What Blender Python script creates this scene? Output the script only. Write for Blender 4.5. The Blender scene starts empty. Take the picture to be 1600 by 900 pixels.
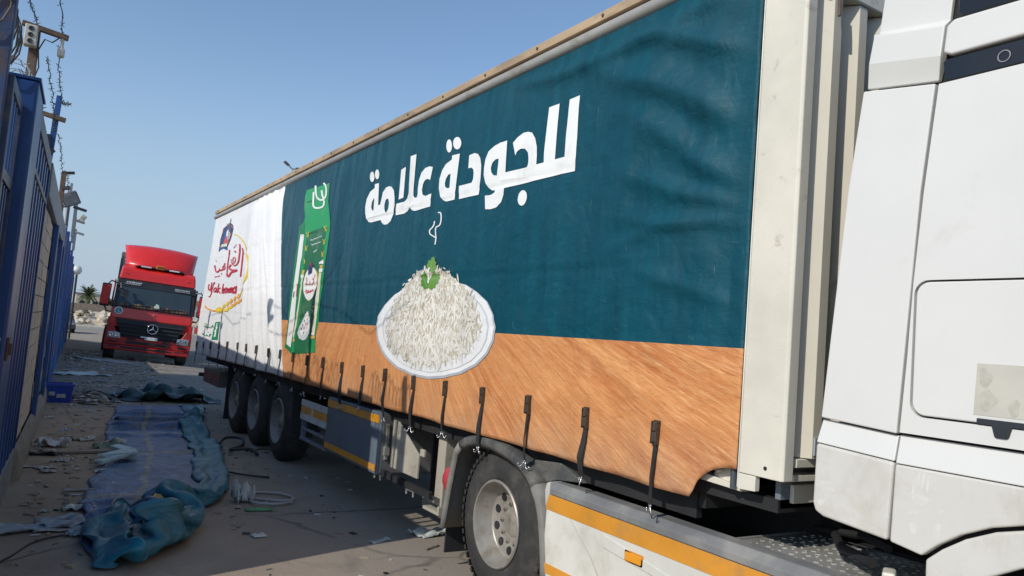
import bpy, bmesh, math, random
import numpy as np
from mathutils import Vector, Matrix, noise
from mathutils.geometry import tessellate_polygon

S = bpy.context.scene
COL = S.collection
R = math.radians
random.seed(7)
rng = np.random.default_rng(11)

# ------------------------------------------------------------------ camera
CAM_YAW, CAM_PITCH, CAM_ROLL, CAM_H = 0.56046, 0.07343, 0.08155, 1.819
def cam_axes():
    f = Vector((math.sin(CAM_YAW)*math.cos(CAM_PITCH), math.cos(CAM_YAW)*math.cos(CAM_PITCH), math.sin(CAM_PITCH)))
    r = Vector((math.cos(CAM_YAW), -math.sin(CAM_YAW), 0)); u = r.cross(f)
    r2 = math.cos(CAM_ROLL)*r + math.sin(CAM_ROLL)*u
    u2 = -math.sin(CAM_ROLL)*r + math.cos(CAM_ROLL)*u
    return r2, u2, f
r_, u_, f_ = cam_axes()
cam = bpy.data.objects.new('camera', bpy.data.cameras.new('camera'))
COL.objects.link(cam)
cam.matrix_world = Matrix(((r_.x, u_.x, -f_.x, 0), (r_.y, u_.y, -f_.y, 0), (r_.z, u_.z, -f_.z, CAM_H), (0, 0, 0, 1)))
cam.data.sensor_width = 36; cam.data.lens = 1177.3/1600*36
cam.data.clip_start = 0.05; cam.data.clip_end = 5000
S.camera = cam

# ------------------------------------------------------------------ world, sun, exposure
SUN_EL, SUN_AZ = R(35), R(16)          # light travels towards +X and a little +Y
w = bpy.data.worlds.new('World'); S.world = w; w.use_nodes = True
nt = w.node_tree; bg = nt.nodes['Background']
sky = nt.nodes.new('ShaderNodeTexSky'); sky.sky_type = 'NISHITA'; sky.sun_disc = False
sky.sun_elevation = SUN_EL
sky.sun_rotation = math.atan2(-math.cos(SUN_AZ), -math.sin(SUN_AZ))
sky.air_density = 1.15; sky.dust_density = 0.35; sky.ozone_density = 3.2; sky.altitude = 0
# dusty coastal haze: the sky pales to grey-blue towards the horizon, the same all round
tc = nt.nodes.new('ShaderNodeTexCoord'); sx = nt.nodes.new('ShaderNodeSeparateXYZ'); nt.links.new(tc.outputs[0], sx.inputs[0])
mr = nt.nodes.new('ShaderNodeMapRange'); mr.interpolation_type = 'SMOOTHERSTEP'; nt.links.new(sx.outputs[2], mr.inputs[0])
for i, q in enumerate((-.05, .40, .92, .0)): mr.inputs[i+1].default_value = q
mx = nt.nodes.new('ShaderNodeMix'); mx.data_type = 'RGBA'; nt.links.new(mr.outputs[0], mx.inputs[0]); nt.links.new(sky.outputs[0], mx.inputs[6])
mx.inputs[7].default_value = (2.6, 3.35, 4.3, 1)
nt.links.new(mx.outputs[2], bg.inputs[0]); bg.inputs[1].default_value = 0.15
sl = bpy.data.lights.new('sun', 'SUN'); sl.energy = 3.5; sl.angle = R(0.53); sl.color = (1, .95, .865)
sun = bpy.data.objects.new('sun', sl); COL.objects.link(sun)
sun.rotation_euler = Vector((math.cos(SUN_EL)*math.cos(SUN_AZ), math.cos(SUN_EL)*math.sin(SUN_AZ), -math.sin(SUN_EL))).to_track_quat('-Z', 'Y').to_euler()
sun.location = (-20, -6, 15)
vs = S.view_settings; vs.view_transform = 'Standard'; vs.look = 'None'; vs.exposure = 0.0; vs.gamma = 1; vs.use_curve_mapping = False

# ------------------------------------------------------------------ materials
def _n(nt, t, **k):
    n = nt.nodes.new(t)
    for a, b in k.items(): setattr(n, a, b)
    return n
def _mix(nt, fac, a, b, mode='MIX'):
    m = _n(nt, 'ShaderNodeMix', data_type='RGBA', blend_type=mode)
    for i, v in ((0, fac), (6, a), (7, b)):
        if isinstance(v, bpy.types.NodeSocket): nt.links.new(v, m.inputs[i])
        elif i == 0: m.inputs[0].default_value = v
        else: m.inputs[i].default_value = (*v, 1) if len(v) == 3 else v
    return m.outputs[2]
def _noise(nt, vec, scale, detail=4, rough=.55, dist=0):
    n = _n(nt, 'ShaderNodeTexNoise'); n.inputs['Scale'].default_value = scale; n.inputs['Detail'].default_value = detail
    n.inputs['Roughness'].default_value = rough; n.inputs['Distortion'].default_value = dist
    nt.links.new(vec, n.inputs['Vector']); return n.outputs[0]
def _ramp(nt, fac, a, b, v0=0., v1=1.):
    m = _n(nt, 'ShaderNodeMapRange'); nt.links.new(fac, m.inputs[0])
    for i, v in enumerate((a, b, v0, v1)): m.inputs[i+1].default_value = v
    return m.outputs[0]
def _math(nt, op, a, b=0.):
    m = _n(nt, 'ShaderNodeMath', operation=op)
    for i, v in enumerate((a, b)):
        if isinstance(v, bpy.types.NodeSocket): nt.links.new(v, m.inputs[i])
        else: m.inputs[i].default_value = v
    return m.outputs[0]
def _map(nt, scale=(1, 1, 1), rot=(0, 0, 0), coord='Object'):
    t = _n(nt, 'ShaderNodeTexCoord'); m = _n(nt, 'ShaderNodeMapping')
    m.inputs['Scale'].default_value = scale; m.inputs['Rotation'].default_value = rot
    nt.links.new(t.outputs[coord], m.inputs[0]); return m.outputs[0]
def newmat(name):
    m = bpy.data.materials.new(name); m.use_nodes = True
    nt = m.node_tree; return m, nt, nt.nodes['Principled BSDF']
def _bump(nt, bsdf, h, strength, dist=.01):
    b = _n(nt, 'ShaderNodeBump'); b.inputs['Strength'].default_value = strength; b.inputs['Distance'].default_value = dist
    nt.links.new(h, b.inputs['Height']); nt.links.new(b.outputs[0], bsdf.inputs['Normal'])
MATS = {}
def pm(name, col, rough=.5, metal=0., var=.18, vs=2.5, dirt=None, dscale=3., dth=(.5, .7), bump=0., bscale=60, stretch=(1, 1, 1), coat=0., dist=.01):
    """general procedural paint/metal/plastic: base colour + mottling + wear patches + fine relief"""
    if name in MATS: return MATS[name]
    m, nt, b = newmat(name)
    v = _map(nt, stretch)
    n1 = _noise(nt, v, vs, 5, .6)
    f = _ramp(nt, n1, .3, .7)
    lo = tuple(c*(1-var) for c in col); hi = tuple(min(1, c*(1+var)) for c in col)
    c = _mix(nt, f, lo, hi)
    rsock = _ramp(nt, n1, .3, .7, max(.02, rough-.08), min(1, rough+.08))
    if dirt:
        n2 = _noise(nt, v, dscale, 8, .68, .4)
        df = _ramp(nt, n2, dth[0], dth[1])
        c = _mix(nt, df, c, dirt)
        rsock = _math(nt, 'MAXIMUM', rsock, _math(nt, 'MULTIPLY', df, .8))
    nt.links.new(c, b.inputs['Base Color']); nt.links.new(rsock, b.inputs['Roughness'])
    b.inputs['Metallic'].default_value = metal
    if coat: b.inputs['Coat Weight'].default_value = coat
    if bump: _bump(nt, b, _noise(nt, v, bscale, 4, .6), bump, dist)
    MATS[name] = m; return m

# ------------------------------------------------------------------ mesh helpers
class MB:
    def __init__(s): s.v = []; s.f = []; s.m = []; s.c = 0
    def add(s, vs_, fs):
        n = len(s.v); s.v += [tuple(a) for a in vs_]; s.f += [tuple(i+n for i in f) for f in fs]; s.m += [s.c]*len(fs); return s
    def mat(s, i): s.c = i; return s
    def box(s, x0, x1, y0, y1, z0, z1):
        return s.add([(x, y, z) for x in (x0, x1) for y in (y0, y1) for z in (z0, z1)],
                     [(0, 1, 3, 2), (4, 6, 7, 5), (0, 4, 5, 1), (2, 3, 7, 6), (0, 2, 6, 4), (1, 5, 7, 3)])
    def obox(s, M, sx, sy, sz):
        k = MB().box(-sx/2, sx/2, -sy/2, sy/2, -sz/2, sz/2)
        return s.add([M @ Vector(a) for a in k.v], k.f)
    def bar(s, p, q, wd, th, up=(0, 0, 1)):
        p, q = Vector(p), Vector(q); d = q-p; L = d.length; d.normalize()
        a = Vector(up).cross(d)
        if a.length < 1e-4: a = Vector((1, 0, 0)).cross(d)
        a.normalize(); b = d.cross(a)
        M = Matrix(((a.x, b.x, d.x, 0), (a.y, b.y, d.y, 0), (a.z, b.z, d.z, 0), (0, 0, 0, 1)))
        M.translation = (p+q)/2
        return s.obox(M, wd, th, L)
    def prism(s, pts, axis, a, b):
        """polygon in the plane across `axis`, from a to b; pts are (y,z), (x,z) or (x,y)"""
        def P(q, t): return {'x': (t, q[0], q[1]), 'y': (q[0], t, q[1]), 'z': (q[0], q[1], t)}[axis]
        n = len(pts); v = [P(q, a) for q in pts]+[P(q, b) for q in pts]
        return s.add(v, [tuple(range(n)), tuple(range(2*n-1, n-1, -1))]+[(i, (i+1) % n, n+(i+1) % n, n+i) for i in range(n)])
    def tube(s, pts, r, n=8, cap=True):
        pts = [Vector(p) for p in pts]; k = len(pts); vs_ = []; up = None
        for i, p in enumerate(pts):
            d = pts[min(i+1, k-1)]-pts[max(i-1, 0)]
            if d.length < 1e-9: d = Vector((0, 0, 1))
            d.normalize()
            if up is None: up = Vector((0, 0, 1)) if abs(d.z) < .9 else Vector((1, 0, 0))
            a = up-d*up.dot(d)
            if a.length < 1e-5: a = Vector((1, 0, 0))-d*d.x
            a.normalize(); b = d.cross(a); up = a
            rr = r[i] if isinstance(r, (list, tuple)) else r
            vs_ += [p+a*math.cos(2*math.pi*j/n)*rr+b*math.sin(2*math.pi*j/n)*rr for j in range(n)]
        fs = [(i*n+j, i*n+(j+1) % n, (i+1)*n+(j+1) % n, (i+1)*n+j) for i in range(k-1) for j in range(n)]
        if cap: fs += [tuple(range(n-1, -1, -1)), tuple((k-1)*n+j for j in range(n))]
        return s.add(vs_, fs)
    def lathe(s, c, axis, prof, n=40):
        """prof: (offset along axis, radius) pairs round the axis through c"""
        vs_ = []
        for t, r in prof:
            for j in range(n):
                a = 2*math.pi*j/n; u, v = r*math.cos(a), r*math.sin(a)
                o = {'x': (t, u, v), 'y': (u, t, v), 'z': (u, v, t)}[axis]
                vs_.append((c[0]+o[0], c[1]+o[1], c[2]+o[2]))
        k = len(prof)
        return s.add(vs_, [(i*n+j, i*n+(j+1) % n, (i+1)*n+(j+1) % n, (i+1)*n+j) for i in range(k-1) for j in range(n)])
    def grid(s, fn, nu, nv):
        vs_ = [fn(i/nu, j/nv) for i in range(nu+1) for j in range(nv+1)]
        return s.add(vs_, [(i*(nv+1)+j, (i+1)*(nv+1)+j, (i+1)*(nv+1)+j+1, i*(nv+1)+j+1) for i in range(nu) for j in range(nv)])
    def xf(s, M): s.v = [tuple(M @ Vector(a)) for a in s.v]; return s
    def mesh(s, name, mats, smooth=False):
        me = bpy.data.meshes.new(name); me.from_pydata(s.v, [], s.f); me.validate()
        for m in (mats if isinstance(mats, (list, tuple)) else [mats]): me.materials.append(m)
        if len(me.polygons) == len(s.m): me.polygons.foreach_set('material_index', s.m)
        bm = bmesh.new(); bm.from_mesh(me); bmesh.ops.recalc_face_normals(bm, faces=bm.faces); bm.to_mesh(me); bm.free()
        if smooth: me.polygons.foreach_set('use_smooth', [True]*len(me.polygons))
        return me
    def build(s, name, mats, parent=None, smooth=False, bevel=0, seg=2, angle=None, solid=0):
        o = bpy.data.objects.new(name, s.mesh(name, mats, smooth or angle is not None)); COL.objects.link(o)
        if solid:
            k = o.modifiers.new('thickness', 'SOLIDIFY'); k.thickness = solid; k.offset = 0
        if bevel:
            k = o.modifiers.new('bevel', 'BEVEL'); k.width = bevel; k.segments = seg; k.limit_method = 'ANGLE'; k.angle_limit = R(35)
        if angle is not None:
            sharp = o.data
            bm = bmesh.new(); bm.from_mesh(sharp)
            for e in bm.edges:
                if len(e.link_faces) == 2 and e.calc_face_angle(0) > R(angle): e.smooth = False
            bm.to_mesh(sharp); bm.free()
        if parent: attach(o, parent)
        return o
def attach(o, parent, local=False):
    o.parent = parent
    if local: return o
    # things stand by location only: parts built in world coordinates are shifted back by it
    root = parent
    while root.parent: root = root.parent
    o.matrix_parent_inverse = Matrix.Translation(-Vector(root.location)) if not parent.parent else Matrix.Identity(4)
    return o
def thing(name, label, cat, loc=(0, 0, 0), group=None, rotz=0):
    o = bpy.data.objects.new(name, None); COL.objects.link(o); o.location = loc; o.rotation_euler = (0, 0, rotz)
    o.empty_display_size = .2
    return tag(o, label, cat, group)
def tag(o, label, cat, group=None):
    o['label'] = label; o['category'] = cat
    if group: o['group'] = group
    return o
def struct(o): o['kind'] = 'structure'; return o
def stuff(o): o['kind'] = 'stuff'; return o
def ss(a, b, x):
    t = np.clip((x-a)/(b-a), 0, 1); return t*t*(3-2*t)

# ================================================================== SETTING
def gz(x, y):
    """height of the yard: level near the camera, rising a little with a cross fall further back"""
    x = np.asarray(x, float)
    return ss(17.5, 27.5, y)*(1-ss(40, 60, y))*(.19-.058*np.clip(x-3.35, -2.4, 4))
# ---- ground reaching the horizon
m, nt, b = newmat('sandy_ground')
v = _map(nt)
c = _mix(nt, _ramp(nt, _noise(nt, v, .05, 6), .35, .65), (.36, .29, .20), (.47, .40, .29))
c = _mix(nt, _ramp(nt, _noise(nt, v, 1.3, 6), .45, .7, 0, .5), c, (.26, .21, .15))
nt.links.new(c, b.inputs['Base Color']); b.inputs['Roughness'].default_value = .95
MATS['sand'] = m
# level sheet out to the horizon with a hole-free yard laid over it
g = MB().add([(-2500, -2500, -.45), (2500, -2500, -.45), (2500, 4500, -.45), (-2500, 4500, -.45)], [(0, 1, 2, 3)])
struct(g.build('ground', MATS['sand']))
# ---- yard: worn asphalt with dust, dirt along the fence
m, nt, b = newmat('yard_surface')
v = _map(nt)
fine = _noise(nt, v, 55, 5, .7); mid = _noise(nt, v, 2.2, 7, .65); big = _noise(nt, v, .45, 5, .6, .5)
pos = _n(nt, 'ShaderNodeSeparateXYZ'); nt.links.new(v, pos.inputs[0])
asph = _mix(nt, _ramp(nt, mid, .3, .7), (.185, .163, .138), (.28, .245, .20))
dust = _mix(nt, _ramp(nt, mid, .35, .65), (.34, .275, .205), (.255, .20, .15))
# dirt collects towards the fence: distance from the fence line, broken up by noise
dx = _math(nt, 'SUBTRACT', pos.outputs[0], _math(nt, 'MULTIPLY', pos.outputs[1], .045))
dx = _math(nt, 'ADD', dx, _math(nt, 'MULTIPLY', _math(nt, 'SUBTRACT', big, .5), 3.2))
df = _ramp(nt, dx, .9, 2.3, 1, .12)
near = _ramp(nt, pos.outputs[1], 5, 9, .55, 0)          # sand blown over the open corner
df = _math(nt, 'MAXIMUM', df, near)
c = _mix(nt, df, asph, dust)
c = _mix(nt, _ramp(nt, fine, .56, .68, 0, .55), c, (.10, .09, .08))
c = _mix(nt, _ramp(nt, fine, .30, .40, .4, 0), c, (.42, .38, .31))
st = _noise(nt, _map(nt, (1, .25, 1)), 1.1, 6, .6, 1.5)
c = _mix(nt, _ramp(nt, st, .58, .72, 0, .6), c, (.09, .08, .07))
vor = _n(nt, 'ShaderNodeTexVoronoi', feature='DISTANCE_TO_EDGE'); vor.inputs['Scale'].default_value = .55
nv = _n(nt, 'ShaderNodeMix', data_type='VECTOR'); nv.inputs[0].default_value = .12
nn = _n(nt, 'ShaderNodeTexNoise'); nn.inputs['Scale'].default_value = 2.5; nn.inputs['Detail'].default_value = 5; nt.links.new(v, nn.inputs['Vector'])
nt.links.new(v, nv.inputs[4]); nt.links.new(nn.outputs[1], nv.inputs[5]); nt.links.new(nv.outputs[1], vor.inputs['Vector'])
crack = _ramp(nt, vor.outputs['Distance'], .002, .012, .75, 0)
crack = _math(nt, 'MULTIPLY', crack, _ramp(nt, big, .45, .6))
c = _mix(nt, crack, c, (.05, .045, .04))
nt.links.new(c, b.inputs['Base Color']); b.inputs['Roughness'].default_value = .93
_bump(nt, b, _math(nt, 'ADD', _math(nt, 'MULTIPLY', fine, .5), mid), .55, .012)
MATS['yard'] = m
ys = [-12, -4]+[y*.5 for y in range(0, 130)]+[66, 72]
xs = [-.5+.35*i for i in range(48)]+[18, 24, 40, 70]
vv = []; ff = []
for y in ys:
    for x in [-14, -6, -2.5]+xs:
        h = float(gz(x, y))+.012*noise.noise((x*.6, y*.5, 3))*(1 if y > 2 else 0)
        vv.append((x, y, h))
nx = len(xs)+3
ff = [(j*nx+i, j*nx+i+1, (j+1)*nx+i+1, (j+1)*nx+i) for j in range(len(ys)-1) for i in range(nx-1)]
struct(MB().add(vv, ff).build('yard_pavement', MATS['yard'], smooth=True))
# ---- far road and verge
road = pm('far_asphalt', (.24, .215, .18), .9, var=.15, vs=.4)
verge = pm('verge', (.46, .40, .30), .95, var=.15, vs=.5)
def sheet(name, x0, x1, y0, y1, z, mt):
    return struct(MB().add([(x0, y0, z), (x1, y0, z), (x1, y1, z), (x0, y1, z)], [(0, 1, 2, 3)]).build(name, mt))
sheet('road', -60, 120, 71.9, 84, -.02, road)
sheet('verge', -60, 120, 84, 97, .03, verge)
MB().box(-60, 120, 83.85, 84.1, -.3, .14).build('kerb', pm('kerb_concrete', (.5, .47, .4), .9)); struct(bpy.data.objects['kerb'])
# ---- rubble bank beyond the road
rub = pm('rubble', (.50, .42, .31), .95, var=.35, vs=1.2, bump=.6, bscale=6, dist=.2)
def bank(u, v_):
    x = -30+u*110; y = 96+v_*14
    return (x, y, .02+1.75*math.sin(math.pi*min(1, v_*1.25)*.5)**1.2*(.75+.5*noise.noise((x*.12, y*.3, 1)))+.35*noise.noise((x*.7, y*.7, 5)))
struct(MB().grid(bank, 220, 16).build('terrain', rub))
k = MB(); rr = random.Random(3)
ico = bmesh.new(); bmesh.ops.create_icosphere(ico, subdivisions=1, radius=1); IV = [v.co.copy() for v in ico.verts]; IF = [tuple(v.index for v in f.verts) for f in ico.faces]; ico.free()
for i in range(700):
    u, v_ = rr.random(), rr.random()**1.3*.8; p = bank(u, v_); sc = rr.uniform(.25, .75)
    k.mat(rr.choice((0, 0, 1, 2)))
    k.add([(p[0]+a.x*sc*rr.uniform(.7, 1.3), p[1]+a.y*sc, p[2]+.1+a.z*sc*rr.uniform(.5, .9)) for a in IV], IF)
o = k.build('rubble', [rub, pm('rubble_pale', (.60, .54, .43), .95), pm('rubble_dark', (.30, .25, .18), .95)])
tag(stuff(o), 'bank of pale broken stone and rubble across the far road', 'rubble')
# low scrub on the bank
k = MB()
for i in range(46):
    p = bank(rr.uniform(.22, .55), rr.uniform(.1, .7))
    for j in range(60):
        a = rr.random()*6.28; e = rr.uniform(.1, 1.4); L = rr.uniform(.25, .8); d = Vector((math.cos(a)*math.cos(e), math.sin(a)*math.cos(e), math.sin(e)))
        q = Vector(p)+d*L*.5+Vector((0, 0, .2)); t = Vector((-d.y, d.x, 0))*.09
        k.add([q-t, q+t, q+d*.25], [(0, 1, 2)])
tag(stuff(k.build('scrub', pm('scrub_leaf', (.13, .13, .06), .9))), 'dry low scrub growing over the rubble bank', 'scrub')

# ================================================================== FENCE LINE (left)
blue = pm('blue_paint', (.007, .048, .185), .42, var=.25, vs=1.5, dirt=(.06, .055, .06), dscale=2.2, dth=(.62, .80), bump=.08, bscale=25)
blue2 = pm('blue_paint_worn', (.011, .07, .25), .45, var=.3, vs=2, dirt=(.13, .09, .07), dscale=3, dth=(.55, .72), bump=.1)
rusty = pm('rusted_post', (.03, .055, .13), .6, var=.35, vs=3, dirt=(.10, .06, .045), dscale=4, dth=(.50, .66), bump=.2)
rust = pm('rust', (.13, .085, .06), .85, var=.35, vs=5, bump=.4, bscale=40)
steel = pm('galvanised', (.42, .42, .41), .4, .8, var=.15, vs=6)
greyrail = pm('grey_rail', (.17, .20, .235), .6, var=.2, vs=3, dirt=(.22, .17, .12), dscale=3)
conc = pm('plinth_concrete', (.20, .18, .15), .95, var=.3, vs=3, bump=.7, bscale=18, dist=.02)
black = pm('black_plastic', (.018, .018, .02), .5, var=.2)
FA = math.atan(.045); FM = Matrix.Translation((-.46, 0, 0)) @ Matrix.Rotation(-FA, 4, 'Z')   # local x = out of the wall, y = along it
def fpos(n, s_, z=0): return FM @ Vector((n, s_, z))
def fthing(name, label, cat, s_, n=0, group=None): return thing(name, label, cat, fpos(n, s_), group)
def fbuild(k, *a, **kw): return k.xf(FM).build(*a, **kw)
# tall rusty post by the picket gate
t = tag(fbuild(MB().box(-.15, -.06, 5.29, 5.385, 0, 3.75), 'fence_post', rusty, bevel=.006), 'tall rust-streaked blue post nearest the camera on the left', 'post')
# picket gate: solid sheet below, open bars above
t = fthing('picket_gate', 'blue gate with open bars above its mid rail, between rusty post and wide pillar', 'gate', 5.35)
k = MB()
for a in ((-.07, -.03, 5.39, 5.45, .02, 3.18), (-.07, -.03, 6.08, 6.14, .02, 3.18), (-.07, -.03, 5.45, 6.08, 3.10, 3.18), (-.07, -.03, 5.45, 6.08, 2.56, 2.63), (-.07, -.03, 5.45, 6.08, .02, .16)): k.box(*a)
fbuild(k, 'gate_frame', pm('blue_frame', (.03, .045, .10), .5, var=.3, vs=3, dirt=(.12, .11, .10), dscale=4), t, bevel=.004)
fbuild(MB().box(-.065, -.060, 5.45, 6.08, .16, 2.56), 'sheet', blue, t)
for i in range(3):
    s0 = 5.565+i*.15
    fbuild(MB().box(-.059, -.04, s0, s0+.045, .165, 2.555).box(-.059, -.04, s0, s0+.045, 2.635, 3.095), 'bar', blue, t, bevel=.003)
# wide sheet-steel pillar
t = fthing('gate_pillar', 'wide dark blue sheet-steel pillar beside the corrugated gate', 'pillar', 6.4)
fbuild(MB().box(-.16, .045, 6.145, 6.84, 0, 3.36), 'pillar_body', blue, t, bevel=.02)
fbuild(MB().box(-.17, .055, 6.143, 6.85, 3.363, 3.385), 'cap', blue, t, bevel=.004)
fbuild(MB().box(.047, .06, 6.2, 6.3, 1.42, 1.58).box(.061, .08, 6.22, 6.26, 1.46, 1.54), 'latch', rust, t, bevel=.003)
# ribbed gate leaf standing proud of the wall
t = fthing('ribbed_gate', 'long blue ribbed metal gate leaf in front of the block wall', 'gate', 8.4)
fbuild(MB().box(-.03, -.02, 6.86, 9.14, .36, 3.2), 'sheet', blue, t)
fbuild(MB().box(-.05, .035, 6.86, 9.2, 3.205, 3.34), 'top_rail', greyrail, t, bevel=.006)
fbuild(MB().box(-.019, .03, 6.86, 9.14, 2.86, 2.91), 'mid_rail', greyrail, t, bevel=.004)
fbuild(MB().box(-.05, .03, 6.86, 9.2, .015, .355), 'bottom_rail', greyrail, t, bevel=.006)
fbuild(MB().box(-.05, .035, 9.145, 9.2, .36, 3.2), 'end_post', blue, t, bevel=.005)
for i in range(6):
    s0 = 6.98+i*.37
    k = MB()
    for (z0, z1) in ((.36, 2.855), (2.915, 3.2)):
        k.prism([(-.019, s0), (.022, s0+.035), (.022, s0+.13), (-.019, s0+.165)], 'z', z0, z1)
    fbuild(k, 'rib', blue, t, bevel=.003)
# block wall
cream = pm('pale_block', (.50, .42, .35), .9, var=.14, vs=1.5, dirt=(.33, .27, .21), dscale=4, dth=(.5, .8), bump=.35, bscale=45, dist=.006)
mortar = pm('mortar', (.16, .13, .105), .95, var=.2)
t = fthing('block_wall', 'pale concrete block wall between the ribbed gate and the far blue panels', 'wall', 13)
fbuild(MB().box(-.2, -.022, 9.0, 17.2, 0, 2.96), 'wall_core', mortar, t)
bk = []
for i in range(3):
    kb = MB().box(-.01, .012, -.196, .196, -.094, .094); me = kb.mesh('block', cream); bk.append(me)
rr = random.Random(5)
for row in range(13):
    z = .43+row*.2
    off = .2*(row % 2)
    for c_ in range(21):
        s0 = 9.2+off+c_*.4
        if s0 > 17.0: continue
        o = bpy.data.objects.new('block', bk[rr.randrange(3)]); COL.objects.link(o)
        p = fpos(-.012+rr.uniform(-.003, .004), s0, z); o.location = p; o.rotation_euler = (rr.uniform(-.004, .004), 0, -FA+rr.uniform(-.006, .006)); attach(o, t)
def plinth(u, v_):
    s0 = 9.22+u*8.1
    if u == 0 or u == 1: return (.02, s0, (.335, .2, .1, -.02)[round(v_*3)])
    prof = [(.015, .325), (.06+.015*noise.noise((s0*2, 0, 0)), .30), (.085+.03*noise.noise((s0*1.7, 4, 0)), .16), (.10+.03*noise.noise((s0*2.3, 7, 0)), -.02)]
    a = prof[round(v_*3)]; return (a[0], s0, a[1]+.03*noise.noise((s0*3, v_*3, 2)))
fbuild(MB().grid(plinth, 60, 3), 'plinth', conc, t, smooth=True)
fbuild(MB().box(-.22, .05, 9.21, 17.2, 2.964, 3.31), 'coping', greyrail, t, bevel=.01)
for s0 in (12.35, 15.1):
    fbuild(MB().box(.0125, .075, s0, s0+.26, .28, 2.955), 'pilaster', blue2, t, bevel=.008)
# far blue panels: post + ribbed leaf, repeated
def panel(s0, L, top, label, open_from=None, tall=0, mt=blue):
    t = fthing('metal_fence', label, 'fence', s0+L/2, group='blue metal fence panels')
    solid = open_from or top
    fbuild(MB().box(-.06, .06, s0, s0+.22, 0, top+.1+tall), 'post', blue2, t, bevel=.01)
    fbuild(MB().box(-.05, -.04, s0+.222, s0+L, .05, solid), 'sheet', mt, t)
    fbuild(MB().box(-.06, .02, s0+.222, s0+L, top-.1, top), 'top_rail', blue2, t, bevel=.006)
    n = int(L/.42)
    for i in range(n):
        a = s0+.35+i*.42
        fbuild(MB().box(-.039, .03, a, a+.1, .05, solid if not open_from else (top-.1 if i % 3 == 0 else solid)), 'rib', mt, t, bevel=.008)
    return t
panel(17.25, 2.7, 3.4, 'blue ribbed fence panel at the end of the pale block wall', tall=.0)
panel(20.0, 2.8, 3.45, 'second blue ribbed fence panel past the block wall', mt=blue2)
panel(22.85, 4.3, 3.45, 'blue fence panel with an open barred top, past the litter', open_from=2.1)
panel(27.2, 3.0, 3.5, 'blue fence panel level with the front of the red truck')
panel(30.25, 3.2, 3.5, 'blue fence panel beside the cab of the red truck', mt=blue2)
panel(33.5, 4.2, 3.4, 'blue fence panel next to last before the far road')
panel(37.75, 5.2, 3.3, 'last blue fence panel, before the parked grey car', mt=blue2)
# concrete post ends and a strip of rubbish sheet caught on the panel foot
cl = pm('pale_sheeting', (.34, .35, .30), .8, var=.25)
# poles on the fence
def pole(name, label, n, s0, z0, z1, mt, wd=.08, group=None, lean=0):
    t = fthing(name, label, 'pole', s0, n)
    fbuild(MB().bar((n, s0, z0), (n+lean, s0, z1), wd, wd, (1, 0, 0)), 'shaft', mt, t, bevel=.005)
    return t
ivory = pm('ivory_plastic', (.55, .53, .46), .5, var=.15, dirt=(.2, .16, .1), dscale=8)
t = pole('service_pole', 'rusty pole with a crossbar, junction box and small camera on the fence', -.17, 8.15, 3.0, 4.33, rust, .075)
fbuild(MB().bar((-.28, 8.15, 4.37), (.09, 8.15, 4.32), .055, .045), 'crossbar', rust, t, bevel=.004)
bx = fbuild(MB().box(-.245, -.145, 8.02, 8.105, 4.14, 4.335), 'junction_box', ivory, t, bevel=.008)
for i in range(3): fbuild(MB().lathe((-.195, 8.018, 4.18+i*.058), 'y', [(.0, .0), (-.004, .022), (.0, .022)], 12), 'socket', black, bx)
cm = fbuild(MB().box(.015, .075, 8.11, 8.19, 4.13, 4.21), 'camera_housing', ivory, t, bevel=.015)
fbuild(MB().tube([(.045, 8.15, 4.20), (.045, 8.15, 4.31)], .016, 8), 'bracket', ivory, t)
fbuild(MB().tube([(.02, 8.13, 4.30), (-.03, 8.12, 4.24), (-.09, 8.11, 4.25), (-.13, 8.11, 4.14), (-.11, 8.1, 3.98), (-.14, 8.1, 3.85), (-.17, 8.1, 3.7)], .006, 6), 'cable', black, t)
fbuild(MB().bar((-.30, 7.9, 3.33), (-.17, 8.15, 3.55), .05, .04), 'strut', rust, t)
t = pole('barbed_wire_post', 'slim blue post topped with barbed wire above the ribbed gate', -.04, 10.05, 3.3, 4.22, blue2, .06, lean=.03)
fbuild(MB().bar((-.16, 10.0, 3.98), (.08, 10.0, 3.94), .05, .05), 'arm', rust, t, bevel=.004)
fbuild(MB().tube([(.0, 10.0, 3.55), (-.06, 10., 3.62), (-.07, 10., 3.75)], .03, 6), 'bracket', black, t)
t = pole('rusty_post', 'rusty angle-iron post with wire above the block wall', .02, 13.3, 3.28, 3.85, rust, .07)
fbuild(MB().bar((.0, 13.3, 3.84), (.16, 13.3, 3.87), .04, .04), 'arm', black, t); fbuild(MB().bar((.02, 13.25, 3.6), (.12, 13.22, 3.62), .06, .05), 'clamp', black, t)
t = pole('floodlight_post', 'post carrying a square grey floodlight on top of the wall', .0, 14.6, 3.28, 3.52, rust, .06)
M = FM @ Matrix.Translation((.12, 14.4, 3.60)) @ Matrix.Rotation(R(-28), 4, 'Y') @ Matrix.Rotation(R(18), 4, 'X')
fl = MB().obox(M, .25, .11, .22).build('lamp_housing', pm('lamp_grey', (.10, .10, .11), .5), t, bevel=.02)
MB().obox(M @ Matrix.Translation((0, -.063, .0)), .20, .012, .17).build('lens', pm('lamp_lens', (.25, .26, .27), .25), t, bevel=.004)
MB().tube([FM @ Vector((.0, 14.6, 3.48)), FM @ Vector((.05, 14.6, 3.48)), FM @ Vector((.06, 14.58, 3.54))], .015, 6).build('bracket', black, t)
t = fthing('white_sign_board', 'white board standing above the fence behind the floodlight', 'board', 16.4)
fbuild(MB().box(.02, .05, 15.9, 16.8, 3.315, 3.95), 'board', pm('white_board', (.74, .73, .70), .6, dirt=(.4, .36, .3)), t, bevel=.004)
fbuild(MB().box(.052, .09, 16.05, 16.12, 3.315, 4.1), 'batten', greyrail, t)
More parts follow.
